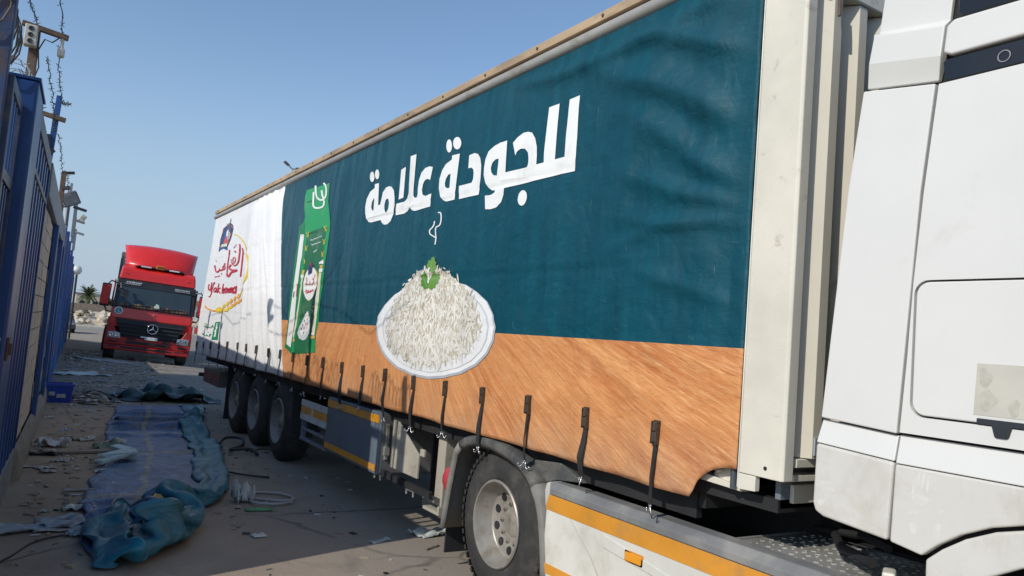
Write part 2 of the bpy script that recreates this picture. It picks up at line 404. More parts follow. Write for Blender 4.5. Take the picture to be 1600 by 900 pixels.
for i, (s0, z1, n) in enumerate(((19.6, 4.15, .12), (21.4, 4.05, .1), (24.2, 4.0, .1))):
    t = pole('bracket_post', ('first', 'second', 'third')[i]+' small cluttered bracket post beyond the white board', n, s0, 3.4, z1, greyrail, .07)
    fbuild(MB().bar((n-.05, s0-.1, z1-.08), (n+.22, s0-.1, z1-.14), .06, .06), 'arm', (black, greyrail, steel)[i], t, bevel=.01)
    if i == 0: fbuild(MB().obox(Matrix.Translation((n+.16, s0-.18, z1-.32)) @ Matrix.Rotation(.5, 4, 'Y'), .11, .08, .16), 'fixture', (ivory, black, greyrail)[i], t, bevel=.01)
# lamp of a street light behind the fence end
t = fthing('wall_lamp', 'pale round lamp on a thin black pole at the fence end', 'lamp', 43.5)
fbuild(MB().tube([(.1, 43.5, 0), (.1, 43.5, 3.5)], .05, 8), 'pole', black, t)
fbuild(MB().lathe((.1, 43.4, 3.72), 'z', [(-.25, .04), (-.2, .14), (-.06, .22), (.06, .21), (.18, .12), (.22, 0)], 16), 'globe', pm('lamp_globe', (.62, .62, .58), .4), t, smooth=True)
# barbed wire strands and a tangled coil
wire = pm('wire', (.075, .07, .065), .6, .5, var=.3)
def barbed(name, label, pts, r=.0045, step=.11, seed=1):
    rr = random.Random(seed); P = [FM @ Vector(p) for p in pts]; Q = []
    for i in range(len(P)-1):
        n = max(2, int((P[i+1]-P[i]).length/.05))
        for j in range(n): Q.append(P[i].lerp(P[i+1], j/n)+Vector((rr.uniform(-.012, .012), rr.uniform(-.012, .012), rr.uniform(-.012, .012))))
    Q.append(P[-1]); k = MB().tube(Q, r, 5)
    for i in range(0, len(Q), 2):
        for _ in range(2):
            d = Vector((rr.uniform(-1, 1), rr.uniform(-1, 1), rr.uniform(-1, 1))).normalized()*.03
            k.tube([Q[i]-d, Q[i]+d], .0028, 4)
    return tag(k.build(name, wire), label, 'wire')
barbed('barbed_wire', 'loose barbed wire strand sagging from the crossbar to the blue post', [(.02, 7.2, 4.9), (.0, 7.6, 4.62), (.04, 8.1, 4.36), (.02, 8.5, 4.1), (.06, 9.2, 3.95), (.12, 9.6, 4.05), (.04, 9.9, 4.1), (.0, 10.05, 4.2)], seed=1)
barbed('barbed_wire', 'second barbed wire strand hanging lower behind the service pole', [(-.06, 8.15, 4.1), (-.02, 8.6, 3.95), (.0, 9.3, 3.8), (.0, 10.0, 3.78)], seed=2)
barbed('barbed_wire', 'barbed wire running up to the left edge above the near gate', [(-.2, 5.3, 4.5), (-.2, 6.2, 4.15), (-.2, 7.2, 4.35), (-.15, 8.1, 4.35)], seed=3)
barbed('barbed_wire', 'thin wire strand reaching the rusty post over the block wall', [(-.02, 11.2, 4.0), (.03, 12.4, 3.72), (.06, 13.3, 3.86), (.08, 14.5, 3.7)], seed=4)
k = MB(); rr = random.Random(9); Q = []
for i in range(230):
    a = i*.42; s0 = 7.1+i*.0075
    Q.append(FM @ Vector((-.22+.13*math.cos(a)*(1+.2*math.sin(a*.13)), s0+.05*math.sin(a*.7), 3.60+.17*math.sin(a))))
k.tube(Q, .003, 5)
for q in Q[::2]:
    d = Vector((rr.uniform(-1, 1), rr.uniform(-1, 1), rr.uniform(-1, 1))).normalized()*.055
    k.tube([q-d*.3, q+d], .0045, 4)
tag(k.build('razor_wire_coil', pm('razor_wire', (.40, .40, .37), .45, .7)), 'tangled coil of razor wire on top of the fence by the service pole', 'wire')
k = MB(); Q = []
for i in range(160):
    a = i*.5; Q.append(FM @ Vector((-.2+.12*math.cos(a), 5.2+i*.006, 3.55+.2*math.sin(a)+.05*math.sin(i*.1))))
k.tube(Q, .006, 5)
tag(k.build('razor_wire_coil', wire), 'dark wire tangle above the picket gate at the left edge', 'wire')
# blue lidded bin edge at the left border
t = fthing('electric_cabinet', 'bright blue cabinet edge at the left border below the rusty post', 'cabinet', 5.7, .03)
fbuild(MB().box(-.028, .02, 5.50, 5.95, .02, 1.56), 'cabinet_body', pm('bright_blue', (.012, .07, .36), .4, var=.15), t, bevel=.012)
fbuild(MB().box(-.028, .03, 5.49, 5.96, 1.564, 1.585), 'lid', blue2, t, bevel=.004)

# ================================================================== CURTAIN-SIDE TRAILER
YF, YR, ZT, ZB, XS = 2.47, 16.05, 3.86, 1.125, 2.90
# value noise for the cloth, vectorised
_tab = rng.random((256, 256))
def vnoise(u, v_, seed=0):
    u = np.asarray(u, float)+seed*17.3; v_ = np.asarray(v_, float)+seed*9.1
    i = np.floor(u).astype(int); j = np.floor(v_).astype(int); a = u-i; b_ = v_-j
    a = a*a*a*(a*(6*a-15)+10); b_ = b_*b_*b_*(b_*(6*b_-15)+10); T = lambda p, q: _tab[p % 256, q % 256]
    return (T(i, j)*(1-a)+T(i+1, j)*a)*(1-b_)+(T(i, j+1)*(1-a)+T(i+1, j+1)*a)*b_-.5
def ridge(d, wd): return np.exp(-(d/wd)**2)
def bulge(y, z):
    """how far the curtain stands out from the plane x = XS (towards the camera side)"""
    y = np.asarray(y, float); z = np.asarray(z, float); h = (z-ZB)/(ZT-ZB)
    o = .1044*ss(11.5, 16.05, y)*np.clip((3.85-z)/2.75, 0, 2)**1.3            # rear corner hangs out
    o = o+.045*np.sin(np.pi*np.clip(h, 0, 1))*ss(2.47, 3.6, y)*(1-ss(14, 16, y)*.5)  # slack belly
    o = o+.030*vnoise(y*.9, z*.6, 1)+.012*vnoise(y*2.3+z*.35, z*.9, 2)          # broad slackness
    o = o+.0075*vnoise(y*5.2+z*.5, z*.8, 3)*(1-.3*ss(9, 11, y))                 # vertical ripples
    o = o+.0028*vnoise(y*11, z*2.2, 4)
    # crinkles in the teal vinyl near the front
    fr = 1-ss(3.3, 4.2, y)*.85-ss(4.6, 7.5, y)*.15
    o = o+(.10+.90*fr)*(.020*np.abs(vnoise(y*3.4+z*2.2, z*3.4-y*1.6, 5))+.009*np.abs(vnoise(y*7+z*2, z*8-y*3, 6))+.004*np.abs(vnoise(y*15, z*13+y*5, 13)))*(1-ss(9.5, 11, y)*.8)
    # swags sagging from the roof rail close to the front corner
    for (y0, y1, sag, a, wd) in ((2.5, 4.9, .13, .045, .05),):
        t = np.clip((y-y0)/(y1-y0), 0, 1); zl = 3.80-sag*4*t*(1-t)-(.35 if sag > .5 else .0)*(1-t)
        o = o+a*ridge(z-zl, wd)*ss(0, .12, t)*(1-ss(.86, 1, t))
    # diagonal pulls
    for (ya, za, yb, zb_, a, wd) in ((4.15, 3.80, 2.42, 3.02, .060, .085), (3.75, 3.82, 2.42, 3.38, .045, .055), (3.7, 3.45, 2.42, 2.62, .040, .075), (3.6, 2.95, 2.42, 2.52, .035, .045), (3.55, 2.62, 2.42, 2.46, .03, .03), (3.4, 2.35, 2.42, 2.05, .022, .04), (3.1, 3.6, 3.45, 2.5, .022, .06), (2.5, 1.75, 4.6, 1.35, .008, .05), (2.5, 2.6, 3.6, 2.42, .012, .03)):
        dy, dz = yb-ya, zb_-za; L = math.hypot(dy, dz); t = ((y-ya)*dy+(z-za)*dz)/L**2; d = ((y-ya)*-dz+(z-za)*dy)/L
        d = d+.06*vnoise(y*2.2, z*2.2, 14); o = o+a*ridge(d, wd)*ss(-.02, .55, t)*(1-ss(.8, 1.05, t))
    # fold lines pressed into the sheet
    for z0, a in ((2.36, .007), (1.97, .004), (3.02, .004)):
        zz = z0+.02*vnoise(y*.8, 0*y, 7)
        o = o+a*ridge(z-zz, .012)-a*.8*ridge(z-zz+.03, .02)
    # long vertical folds in the white rear part
    wf = ss(10.3, 10.9, y)*(1-ss(12.5, 13.5, y)*.9)
    yy = y-.16*(z-2.4)
    o = o+wf*.012*np.sin(yy*13+2*vnoise(y, z*.4, 9))
    for yc, sl, a, wd in ((10.75, .30, .09, .06), (11.1, .36, .17, .07), (11.5, .32, .12, .06), (11.9, .24, .16, .07), (12.3, .16, .07, .08), (12.65, .10, .035, .08)):
        o = o+a*ridge(y-yc-sl*(z-2.6)+.12*vnoise(z*1.1, 0*z, 8), wd)*(.35+.65*ss(.05, .75, h))*ss(.0, .2, h)
    # tucks where the buckles pull
    k = (y-3.0)/.61; kr = np.round(k)
    o = o+.010*np.cos((k-kr)*2*np.pi)*(1-ss(1.3, 1.75, z))
    o = o-.012*ridge((k-kr)*.61, .05)*ridge(z-1.42, .12)
    # tight edges along the rail and the front post
    o = o*ss(ZT+.02, ZT-.25, z)*(.15+.85*ss(2.47, 2.75, y))
    return o+.01
def zbot(y):
    """bottom hem, cut away in a quarter curve at the front corner"""
    return np.where(y < 2.741, ZB+.187*np.sqrt(np.clip(1-((y-2.472)/.269)**2, 0, 1)), ZB+.012*vnoise(y*1.6, 0*y, 12))
t_tr = thing('curtain_trailer', 'long curtain-side semi-trailer with teal, orange and white printed side', 'trailer', (4.17, 9.2, 0))
# --- curtain
m, nt, b = newmat('curtain_vinyl')
v = _map(nt); px = _n(nt, 'ShaderNodeSeparateXYZ'); nt.links.new(v, px.inputs[0]); Y, Z = px.outputs[1], px.outputs[2]
streak = _noise(nt, _map(nt, (1, 3.2, .35)), 3, 6, .65); grime = _noise(nt, v, 1.6, 8, .68, .5); scuff = _noise(nt, _map(nt, (1, 2, 7), (.5, 0, 0)), 4.5, 8, .75, .8)
teal = _mix(nt, _ramp(nt, streak, .35, .7), (.0018, .054, .080), (.0035, .076, .108))
teal = _mix(nt, _ramp(nt, grime, .5, .75, 0, .45), teal, (.022, .075, .10))
teal = _mix(nt, _ramp(nt, scuff, .63, .74, 0, .35), teal, (.20, .26, .27))
rear = _math(nt, 'MULTIPLY', _ramp(nt, Y, 5.5, 9.5), _ramp(nt, streak, .42, .66)); teal = _mix(nt, _math(nt, 'MULTIPLY', rear, .5), teal, (.075, .115, .14))
# wood-grain print: planks at changing slant
dY = _math(nt, 'SUBTRACT', Y, 6.9); dZ = _math(nt, 'SUBTRACT', 3.1, Z)
ang = _math(nt, 'ARCTAN2', dY, dZ); rad = _math(nt, 'SQRT', _math(nt, 'ADD', _math(nt, 'MULTIPLY', dY, dY), _math(nt, 'MULTIPLY', dZ, dZ)))
gv_ = _n(nt, 'ShaderNodeCombineXYZ'); nt.links.new(_math(nt, 'MULTIPLY', ang, 30.), gv_.inputs[0]); nt.links.new(_math(nt, 'MULTIPLY', rad, .45), gv_.inputs[1])
gr = _noise(nt, gv_.outputs[0], 1.5, 9, .74, .35); gr2 = _noise(nt, gv_.outputs[0], 8.5, 6, .72, .2); gr3 = _noise(nt, v, .9, 3)
wood = _mix(nt, _ramp(nt, gr, .34, .66), (.70, .325, .12), (.44, .135, .042))
wood = _mix(nt, _ramp(nt, gr2, .50, .68, 0, .6), wood, (.86, .53, .27))
gr4 = _noise(nt, gv_.outputs[0], 15, 4, .7); wood = _mix(nt, _ramp(nt, gr4, .52, .68, 0, .7), wood, (.36, .10, .035))
wood = _mix(nt, _ramp(nt, gr3, .4, .7, 0, .35), wood, (.72, .36, .145))
pl = _n(nt, 'ShaderNodeMath', operation='PINGPONG'); nt.links.new(ang, pl.inputs[0]); pl.inputs[1].default_value = .085
wood = _mix(nt, _ramp(nt, pl.outputs[0], .0025, .001, 0, .22), wood, (.36, .13, .05))
white = _mix(nt, _ramp(nt, grime, .45, .8, 0, .5), (.76, .755, .75), (.60, .595, .58))
isO = _math(nt, 'LESS_THAN', Z, 1.886)
c = _mix(nt, isO, teal, wood)
lim = _math(nt, 'ADD', _math(nt, 'MULTIPLY', Z, .32), 9.80)
isW = _math(nt, 'GREATER_THAN', Y, lim)
c = _mix(nt, isW, c, white)
c = _mix(nt, _math(nt, 'MULTIPLY', _ramp(nt, Z, 1.5, 1.15, 0, .5), _ramp(nt, grime, .4, .7)), c, (.33, .27, .2))
nt.links.new(c, b.inputs['Base Color']); nt.links.new(_ramp(nt, grime, .3, .7, .42, .6), b.inputs['Roughness']); b.inputs['Specular IOR Level'].default_value = .25
def crease(scale, st): return _math(nt, 'ABSOLUTE', _math(nt, 'SUBTRACT', _noise(nt, _map(nt, st), scale, 2, .5, .9), .5))
cs = _math(nt, 'ADD', _math(nt, 'MULTIPLY', crease(1.7, (1, 1, 1.3)), 3.0), _math(nt, 'MULTIPLY', crease(4.2, (1, 1.2, .9)), 1.2))
cs = _math(nt, 'MULTIPLY', cs, _ramp(nt, Y, 9.5, 3.2, .35, 1.))
_bump(nt, b, _math(nt, 'ADD', cs, _math(nt, 'ADD', _math(nt, 'MULTIPLY', _noise(nt, v, 14, 6, .6), .4), _math(nt, 'MULTIPLY', scuff, .5))), .55, .02)
scr = _noise(nt, _map(nt, (1, 9, .7), (.12, 0, 0)), 6, 5, .75, .6)
c = _mix(nt, _math(nt, 'MULTIPLY', _ramp(nt, scr, .66, .72, 0, .4), _math(nt, 'SUBTRACT', 1., isW)), c, (.24, .29, .29)); nt.links.new(c, b.inputs['Base Color'])
MATS['curtain'] = m
NY, NZ = 560, 96
yy = np.linspace(YF, YR, NY+1)[:, None]*np.ones((1, NZ+1)); tt = np.linspace(0, 1, NZ+1)[None, :]*np.ones((NY+1, 1))
zb_ = zbot(yy); zz = zb_+(ZT-zb_)*tt
xx = XS-bulge(yy, zz)
vtx = np.stack([xx, yy, zz], -1).reshape(-1, 3)
idx = (np.arange(NY)[:, None]*(NZ+1)+np.arange(NZ)[None, :]).reshape(-1)
k = MB(); k.v = [tuple(a) for a in vtx.tolist()]; k.f = [(i, i+NZ+1, i+NZ+2, i+1) for i in idx.tolist()]; k.m = [0]*len(k.f)
curtain = k.build('side_curtain', MATS['curtain'], t_tr, smooth=True, solid=.004)
# --- flat print on the curtain: thin sheets that follow the cloth
PRINT_COL = dict(w=(.80, .80, .77), wht2=(.80, .80, .78), plate=(.80, .805, .80), plate2=(.76, .765, .76), plate_edge=(.42, .45, .49), plate_in=(.58, .60, .61), rice_base=(.58, .52, .40),
    leaf=(.12, .30, .035), leaf2=(.085, .24, .03), leafd=(.26, .44, .12), g1=(.010, .30, .09), g0=(.006, .19, .065), g3=(.012, .31, .10), gd=(.014, .14, .055), gdk=(.008, .06, .025), yel=(.72, .52, .05), yel2=(.80, .55, .04),
    navy=(.03, .04, .12), blue=(.02, .08, .32), red=(.55, .02, .05), red2=(.60, .07, .06), cream=(.72, .68, .50), gold=(.62, .42, .10), orange=(.78, .36, .05), orange2=(.52, .20, .08), brown=(.16, .07, .05), grn=(.01, .24, .10))
m, nt, b = newmat('print_ink')
at = _n(nt, 'ShaderNodeVertexColor', layer_name='ink'); v = _map(nt)
g1_ = _noise(nt, v, 2.4, 8, .7, .4); g2_ = _noise(nt, _map(nt, (1, 3, .6)), 5, 6, .7)
c = _mix(nt, _ramp(nt, g1_, .52, .72, 0, .32), at.outputs[0], (.33, .31, .26)); c = _mix(nt, _ramp(nt, g2_, .6, .78, 0, .3), c, (.25, .25, .23))
nt.links.new(c, b.inputs['Base Color']); b.inputs['Roughness'].default_value = .5
MATS['ink'] = m
# (name, colour, layer, kind, loops of (y, z) in mm)
PRINT = [
["printed_letter","w",1,0,[[[7434,3366],[7320,3362],[7266,3122],[7213,3121],[7196,3176],[7180,3248],[7112,3284],[7027,3288],[6951,3271],[6890,3226],[6851,3150],[6829,3069],[6834,2984],[6878,2918],[6949,2893],[7029,2896],[7096,2923],[7144,2956],[7396,2954],[7479,2967],[7543,3007],[7597,3071],[7623,3142],[7610,3226],[7532,3298],[7423,3324]],[[7397,3217],[7426,3200],[7450,3173],[7453,3123],[7424,3090],[7376,3076]],[[7029,3164],[7069,3150],[7086,3107],[7071,3057],[7034,3021],[6999,3020],[6971,3054],[6969,3109],[6995,3149]]]],
["printed_letter","w",1,0,[[[7471,3450],[7468,3431],[7474,3415],[7486,3404],[7505,3400],[7526,3403],[7549,3413],[7571,3429],[7588,3448],[7599,3469],[7602,3489],[7596,3505],[7583,3516],[7564,3519],[7541,3516],[7518,3506],[7497,3490],[7481,3471]]]],
["printed_letter","w",1,0,[[[7344,3458],[7342,3440],[7347,3426],[7359,3416],[7376,3412],[7396,3415],[7418,3424],[7439,3439],[7454,3457],[7464,3476],[7467,3495],[7461,3510],[7449,3519],[7431,3523],[7410,3520],[7388,3510],[7368,3495],[7353,3477]]]],
["printed_letter","w",1,0,[[[6780,3420],[6677,3433],[6644,3125],[6746,3119]]]],
["printed_letter","w",1,0,[[[6595,3526],[6462,3523],[6417,3171],[6402,3116],[6367,3090],[6323,3085],[6307,3112],[6320,3173],[6320,3247],[6287,3316],[6214,3349],[6113,3347],[6033,3327],[6056,3211],[6111,3231],[6178,3231],[6214,3202],[6222,3145],[6193,3098],[6115,3073],[5999,3082],[5996,2964],[6322,2960],[6397,2976],[6458,3009],[6505,2980],[6571,2964],[6774,2966],[6790,3081],[6607,3082],[6548,3105],[6528,3156],[6549,3250]]]],
["printed_letter","w",1,0,[[[5668,3370],[5523,3360],[5522,2968],[5680,2971],[5746,2992],[5810,3034],[5855,3109],[5866,3195],[5833,3266],[5769,3312],[5665,3333]],[[5652,3208],[5695,3204],[5731,3175],[5741,3135],[5725,3103],[5685,3086],[5644,3085]]]],
["printed_letter","w",1,0,[[[5698,3458],[5696,3438],[5700,3422],[5712,3411],[5729,3407],[5748,3410],[5768,3421],[5787,3437],[5802,3458],[5811,3479],[5813,3500],[5809,3517],[5798,3528],[5781,3531],[5761,3528],[5741,3517],[5722,3500],[5707,3480]]]],
["printed_letter","w",1,0,[[[5522,3450],[5522,3431],[5531,3417],[5549,3408],[5573,3406],[5602,3411],[5629,3423],[5654,3440],[5673,3459],[5683,3480],[5683,3499],[5674,3514],[5656,3523],[5631,3524],[5603,3519],[5575,3507],[5550,3490],[5531,3470]]]],
["printed_letter","w",1,0,[[[5350,3315],[5268,3320],[5207,3302],[5163,3262],[5134,3200],[5116,3094],[5119,2959],[5445,2963],[5469,3076],[5256,3073],[5236,3099],[5237,3146],[5252,3183],[5288,3203],[5341,3206]]]],
["printed_letter","w",1,0,[[[4768,3329],[4739,3079],[4454,3075],[4442,3099],[4446,3141],[4463,3185],[4508,3220],[4566,3230],[4607,3216],[4625,3190],[4680,3294],[4624,3326],[4552,3346],[4495,3343],[4435,3324],[4389,3276],[4352,3207],[4337,3143],[4331,3074],[4243,3075],[4252,3149],[4254,3290],[4257,3470],[4136,3470],[4128,3295],[4116,3076],[3999,3073],[4009,3241],[4015,3468],[3899,3469],[3883,3235],[3875,2958],[4178,2961],[4438,2959],[4731,2959],[4731,2908],[4755,2858],[4821,2824],[4903,2819],[4985,2828],[5015,2938],[4925,2931],[4875,2943],[4864,2960],[4911,2966],[4971,2994],[5031,3047],[5068,3109],[5078,3167],[5073,3235],[5037,3292],[4946,3321],[4865,3331]],[[4863,3205],[4910,3208],[4954,3187],[4968,3150],[4953,3114],[4914,3084],[4860,3073]]]],
["printed_letter","w",1,0,[[[4414,2843],[4419,2826],[4428,2813],[4442,2803],[4459,2798],[4477,2799],[4495,2805],[4511,2816],[4524,2832],[4530,2849],[4530,2866],[4526,2883],[4516,2897],[4501,2906],[4484,2911],[4465,2909],[4448,2903],[4432,2892],[4420,2877],[4414,2860]]]],
["printed_steam","w",1,1,[[[5881,2822],[5882,2807],[5886,2791],[5900,2779],[5919,2769],[5943,2761],[5964,2751],[5963,2732],[5947,2712],[5914,2697],[5878,2687],[5844,2676],[5818,2667]],[[5856,2818],[5856,2803],[5862,2785],[5878,2771],[5899,2760],[5924,2752],[5940,2745],[5938,2730],[5926,2716],[5901,2705],[5868,2695],[5834,2684],[5809,2676]]]],
["printed_steam","w",1,1,[[[5806,2882],[5787,2883],[5773,2882],[5759,2868],[5750,2846],[5746,2819],[5750,2795],[5759,2781],[5772,2774],[5800,2772],[5832,2767],[5841,2747],[5836,2723],[5826,2698],[5812,2672],[5816,2639],[5820,2612]],[[5817,2893],[5794,2894],[5758,2888],[5736,2868],[5726,2844],[5722,2816],[5726,2790],[5737,2774],[5757,2764],[5788,2761],[5811,2758],[5816,2743],[5812,2721],[5802,2697],[5788,2669],[5792,2636],[5796,2608]]]],
["printed_plate","plate_edge",1,0,[[[6994,1876],[6939,1750],[6820,1644],[6646,1569],[6403,1501],[6082,1467],[5785,1463],[5491,1494],[5217,1549],[4969,1630],[4807,1725],[4721,1825],[4704,1921],[4742,2016],[4845,2112],[5003,2187],[5192,2248],[5534,2296],[5911,2314],[6277,2268],[6598,2187],[6814,2086],[6958,1982]]]],
["printed_plate","plate",2,0,[[[6957,1888],[6903,1765],[6785,1662],[6619,1588],[6385,1522],[6073,1488],[5783,1484],[5496,1513],[5229,1566],[4986,1644],[4827,1737],[4743,1835],[4726,1928],[4764,2021],[4864,2115],[5019,2189],[5205,2249],[5538,2296],[5906,2313],[6262,2268],[6573,2190],[6783,2092],[6922,1990]]]],
["printed_plate","plate_in",3,0,[[[6819,1885],[6772,1775],[6669,1683],[6521,1616],[6312,1556],[6033,1524],[5773,1519],[5511,1545],[5268,1591],[5039,1662],[4895,1747],[4819,1837],[4802,1923],[4837,2008],[4932,2094],[5073,2161],[5242,2215],[5549,2256],[5879,2270],[6203,2228],[6479,2156],[6663,2067],[6787,1976]]]],
["printed_plate","plate2",4,0,[[[6787,1879],[6742,1772],[6642,1682],[6499,1617],[6295,1559],[6024,1528],[5770,1522],[5514,1547],[5277,1593],[5051,1662],[4910,1745],[4835,1833],[4819,1918],[4852,2001],[4946,2085],[5085,2151],[5251,2203],[5552,2243],[5874,2256],[6186,2214],[6456,2143],[6635,2057],[6756,1968]]]],
["printed_rice","rice_base",5,0,[[[6688,1828],[6638,1743],[6404,1648],[6126,1596],[5871,1577],[5637,1598],[5317,1659],[5120,1724],[4994,1811],[4959,1928],[4992,2012],[5058,2125],[5234,2240],[5395,2310],[5593,2373],[5818,2410],[5979,2395],[6140,2350],[6336,2274],[6564,2102],[6654,1947]]]],
["printed_leaf","leaf",8,0,[[[5795,2367],[5857,2381],[5903,2414],[5918,2440],[5890,2459],[5905,2480],[5851,2471],[5832,2496],[5784,2503],[5751,2477],[5756,2464],[5716,2450],[5737,2432],[5698,2408],[5732,2390],[5732,2367]]]],
["printed_leaf","leaf2",8,0,[[[5857,2235],[5920,2226],[5958,2247],[6006,2259],[5995,2279],[6024,2300],[5998,2317],[6034,2347],[5990,2351],[5982,2377],[5937,2387],[5903,2362],[5886,2321],[5852,2277]]]],
["printed_leaf","leaf",8,0,[[[5858,2242],[5845,2284],[5821,2319],[5787,2352],[5732,2367],[5693,2349],[5644,2350],[5661,2328],[5626,2311],[5660,2296],[5662,2265],[5702,2264],[5705,2232],[5753,2229],[5766,2212],[5812,2224]]]],
["printed_leaf","w",9,1,[[[5859,2416],[5874,2408],[5888,2393],[5879,2369],[5873,2341],[5868,2306],[5864,2278]],[[5834,2406],[5847,2400],[5857,2389],[5849,2368],[5842,2341],[5837,2305],[5834,2276]]]],
["printed_leaf","leafd",9,1,[[[5822,2467],[5800,2367]],[[5812,2466],[5790,2367]]]],
["printed_leaf","leafd",9,1,[[[5981,2344],[5869,2241]],[[5972,2346],[5860,2243]]]],
["printed_leaf","leafd",9,1,[[[5713,2337],[5837,2245]],[[5705,2335],[5828,2243]]]],
["printed_bag","g1",1,0,[[[9909,3630],[8913,3582],[8866,3348],[8759,3189],[8669,3056],[8659,2933],[8661,2739],[8684,2644],[8704,2340],[8754,2098],[8767,1875],[8829,1757],[8850,1523],[9811,1451],[10168,1522],[10099,1803],[10045,2259],[10007,2761],[9993,2824],[9993,3135],[9819,3199],[9795,3254],[9911,3393],[9943,3548]]]],
["printed_bag","g0",2,0,[[[9819,3199],[9747,3147],[9725,3021],[9702,2817],[9713,2588],[9761,2033],[9830,1699],[9832,1538],[9851,1454],[10148,1523],[10073,1826],[10023,2282],[9986,2760],[9973,2822],[9978,3122]]]],
["printed_bag","w",3,0,[[[9898,3023],[9723,3015],[9704,2727],[9743,2645],[9798,2033],[9789,1856],[9887,1530],[10087,1571],[10036,1805],[9976,2145],[9902,2653],[9899,2738]]]],
["printed_bag","gd",2,0,[[[9591,3010],[8960,3042],[8797,2965],[8792,2778],[8820,2569],[8896,2262],[8955,1933],[9072,1667],[9149,1503],[9740,1466],[9738,1620],[9597,1849],[9542,2340],[9601,2694]]]],
["printed_bag","g3",2,0,[[[9863,3612],[8963,3567],[8907,3380],[9795,3458],[9901,3508]]]],
["printed_bag","gdk",3,0,[[[9833,3459],[9531,3445],[9518,3433],[9820,3446]]]],
["printed_bag","w",4,1,[[[9594,3560],[9583,3531],[9569,3490],[9557,3442],[9539,3395],[9508,3361],[9445,3331],[9346,3310],[9245,3298],[9143,3291],[9052,3292],[9000,3306],[8982,3328],[8992,3357],[9021,3391],[9065,3424],[9110,3456],[9144,3495],[9169,3527]],[[9516,3550],[9505,3520],[9491,3479],[9479,3432],[9461,3387],[9436,3360],[9407,3345],[9343,3332],[9256,3321],[9168,3315],[9097,3315],[9067,3324],[9057,3341],[9065,3365],[9089,3394],[9131,3425],[9180,3460],[9216,3502],[9241,3535]]]],
["printed_bag","w",5,1,[[[9542,3637],[9524,3597],[9493,3546],[9448,3499],[9385,3455],[9293,3419],[9193,3393],[9098,3384],[9024,3389],[8974,3404],[8947,3430],[8950,3469],[8972,3511],[9006,3547],[9049,3580],[9106,3607],[9152,3624]],[[9465,3627],[9447,3588],[9417,3538],[9376,3495],[9325,3459],[9256,3432],[9189,3414],[9131,3409],[9079,3413],[9041,3424],[9019,3444],[9022,3479],[9043,3519],[9073,3551],[9108,3578],[9154,3599],[9194,3614]]]],
["printed_bag","yel",4,1,[[[8882,3044],[8855,3022],[8835,2999],[8835,2987],[8840,2980]],[[8860,3044],[8832,3022],[8813,2997],[8812,2983],[8817,2976]]]],
["printed_bag","yel",4,1,[[[8785,3042],[8798,3027],[8811,3008],[8802,2989],[8787,2975]],[[8763,3037],[8775,3022],[8789,3005],[8780,2988],[8766,2975]]]],
["printed_bag","yel",4,1,[[[8874,2882],[8849,2860],[8830,2837],[8829,2825],[8834,2818]],[[8851,2882],[8827,2860],[8807,2836],[8806,2822],[8811,2814]]]],
["printed_bag","yel",4,1,[[[8777,2880],[8791,2866],[8807,2847],[8796,2828],[8781,2815]],[[8755,2876],[8770,2862],[8784,2844],[8774,2828],[8760,2815]]]],
["printed_bag","yel",4,1,[[[8872,2731],[8848,2710],[8829,2687],[8828,2675],[8832,2668]],[[8850,2731],[8826,2710],[8807,2687],[8804,2673],[8808,2664]]]],
["printed_bag","yel",4,1,[[[8775,2731],[8789,2716],[8806,2697],[8795,2679],[8777,2665]],[[8753,2727],[8768,2712],[8783,2695],[8773,2679],[8757,2666]]]],
["printed_bag","yel",4,1,[[[9626,3034],[9597,3011],[9575,2986],[9573,2973],[9579,2965]],[[9601,3034],[9572,3010],[9549,2985],[9547,2969],[9553,2961]]]],
["printed_bag","yel",4,1,[[[9517,3032],[9532,3016],[9549,2996],[9536,2976],[9518,2961]],[[9491,3027],[9507,3011],[9523,2993],[9511,2975],[9494,2961]]]],
["printed_bag","yel",4,1,[[[9620,2855],[9595,2833],[9568,2808],[9569,2795],[9575,2788]],[[9595,2855],[9571,2833],[9543,2807],[9543,2792],[9550,2784]]]],
["printed_bag","yel",4,1,[[[9512,2854],[9531,2839],[9543,2818],[9530,2798],[9515,2784]],[[9488,2850],[9506,2835],[9517,2815],[9506,2798],[9490,2784]]]],
["printed_bag","yel",4,1,[[[9612,2682],[9583,2665],[9561,2647],[9567,2633],[9575,2622]],[[9582,2684],[9552,2667],[9528,2646],[9534,2630],[9541,2618]]]],
["printed_bag","w",4,1,[[[9410,2913],[9361,2903]],[[9401,2920],[9352,2910]]]],
["printed_bag","w",4,1,[[[9356,2912],[9304,2898]],[[9341,2918],[9289,2903]]]],
["printed_bag","w",4,1,[[[9294,2909],[9246,2900]],[[9287,2916],[9239,2907]]]],
["printed_bag","w",4,1,[[[9247,2921],[9197,2905]],[[9231,2926],[9181,2910]]]],
["printed_bag","w",4,1,[[[9188,2918],[9139,2908]],[[9179,2925],[9130,2915]]]],
["printed_bag","w",4,1,[[[9126,2916],[9081,2911]],[[9127,2924],[9082,2919]]]],
["printed_bag","w",4,1,[[[9082,2927],[9034,2916]],[[9072,2933],[9024,2922]]]],
["printed_bag","w",4,1,[[[9022,2924],[8976,2918]],[[9021,2932],[8976,2926]]]],
["printed_bag","w",4,1,[[[8962,2922],[8920,2922]],[[8972,2930],[8929,2930]]]],
["printed_bag","w",4,1,[[[9353,2852],[9312,2841]],[[9338,2857],[9297,2846]]]],
["printed_bag","w",4,1,[[[9307,2850],[9265,2834]],[[9287,2854],[9246,2838]]]],
["printed_bag","w",4,1,[[[9257,2846],[9217,2836]],[[9244,2852],[9205,2842]]]],
["printed_bag","w",4,1,[[[9217,2856],[9177,2840]],[[9197,2860],[9157,2844]]]],
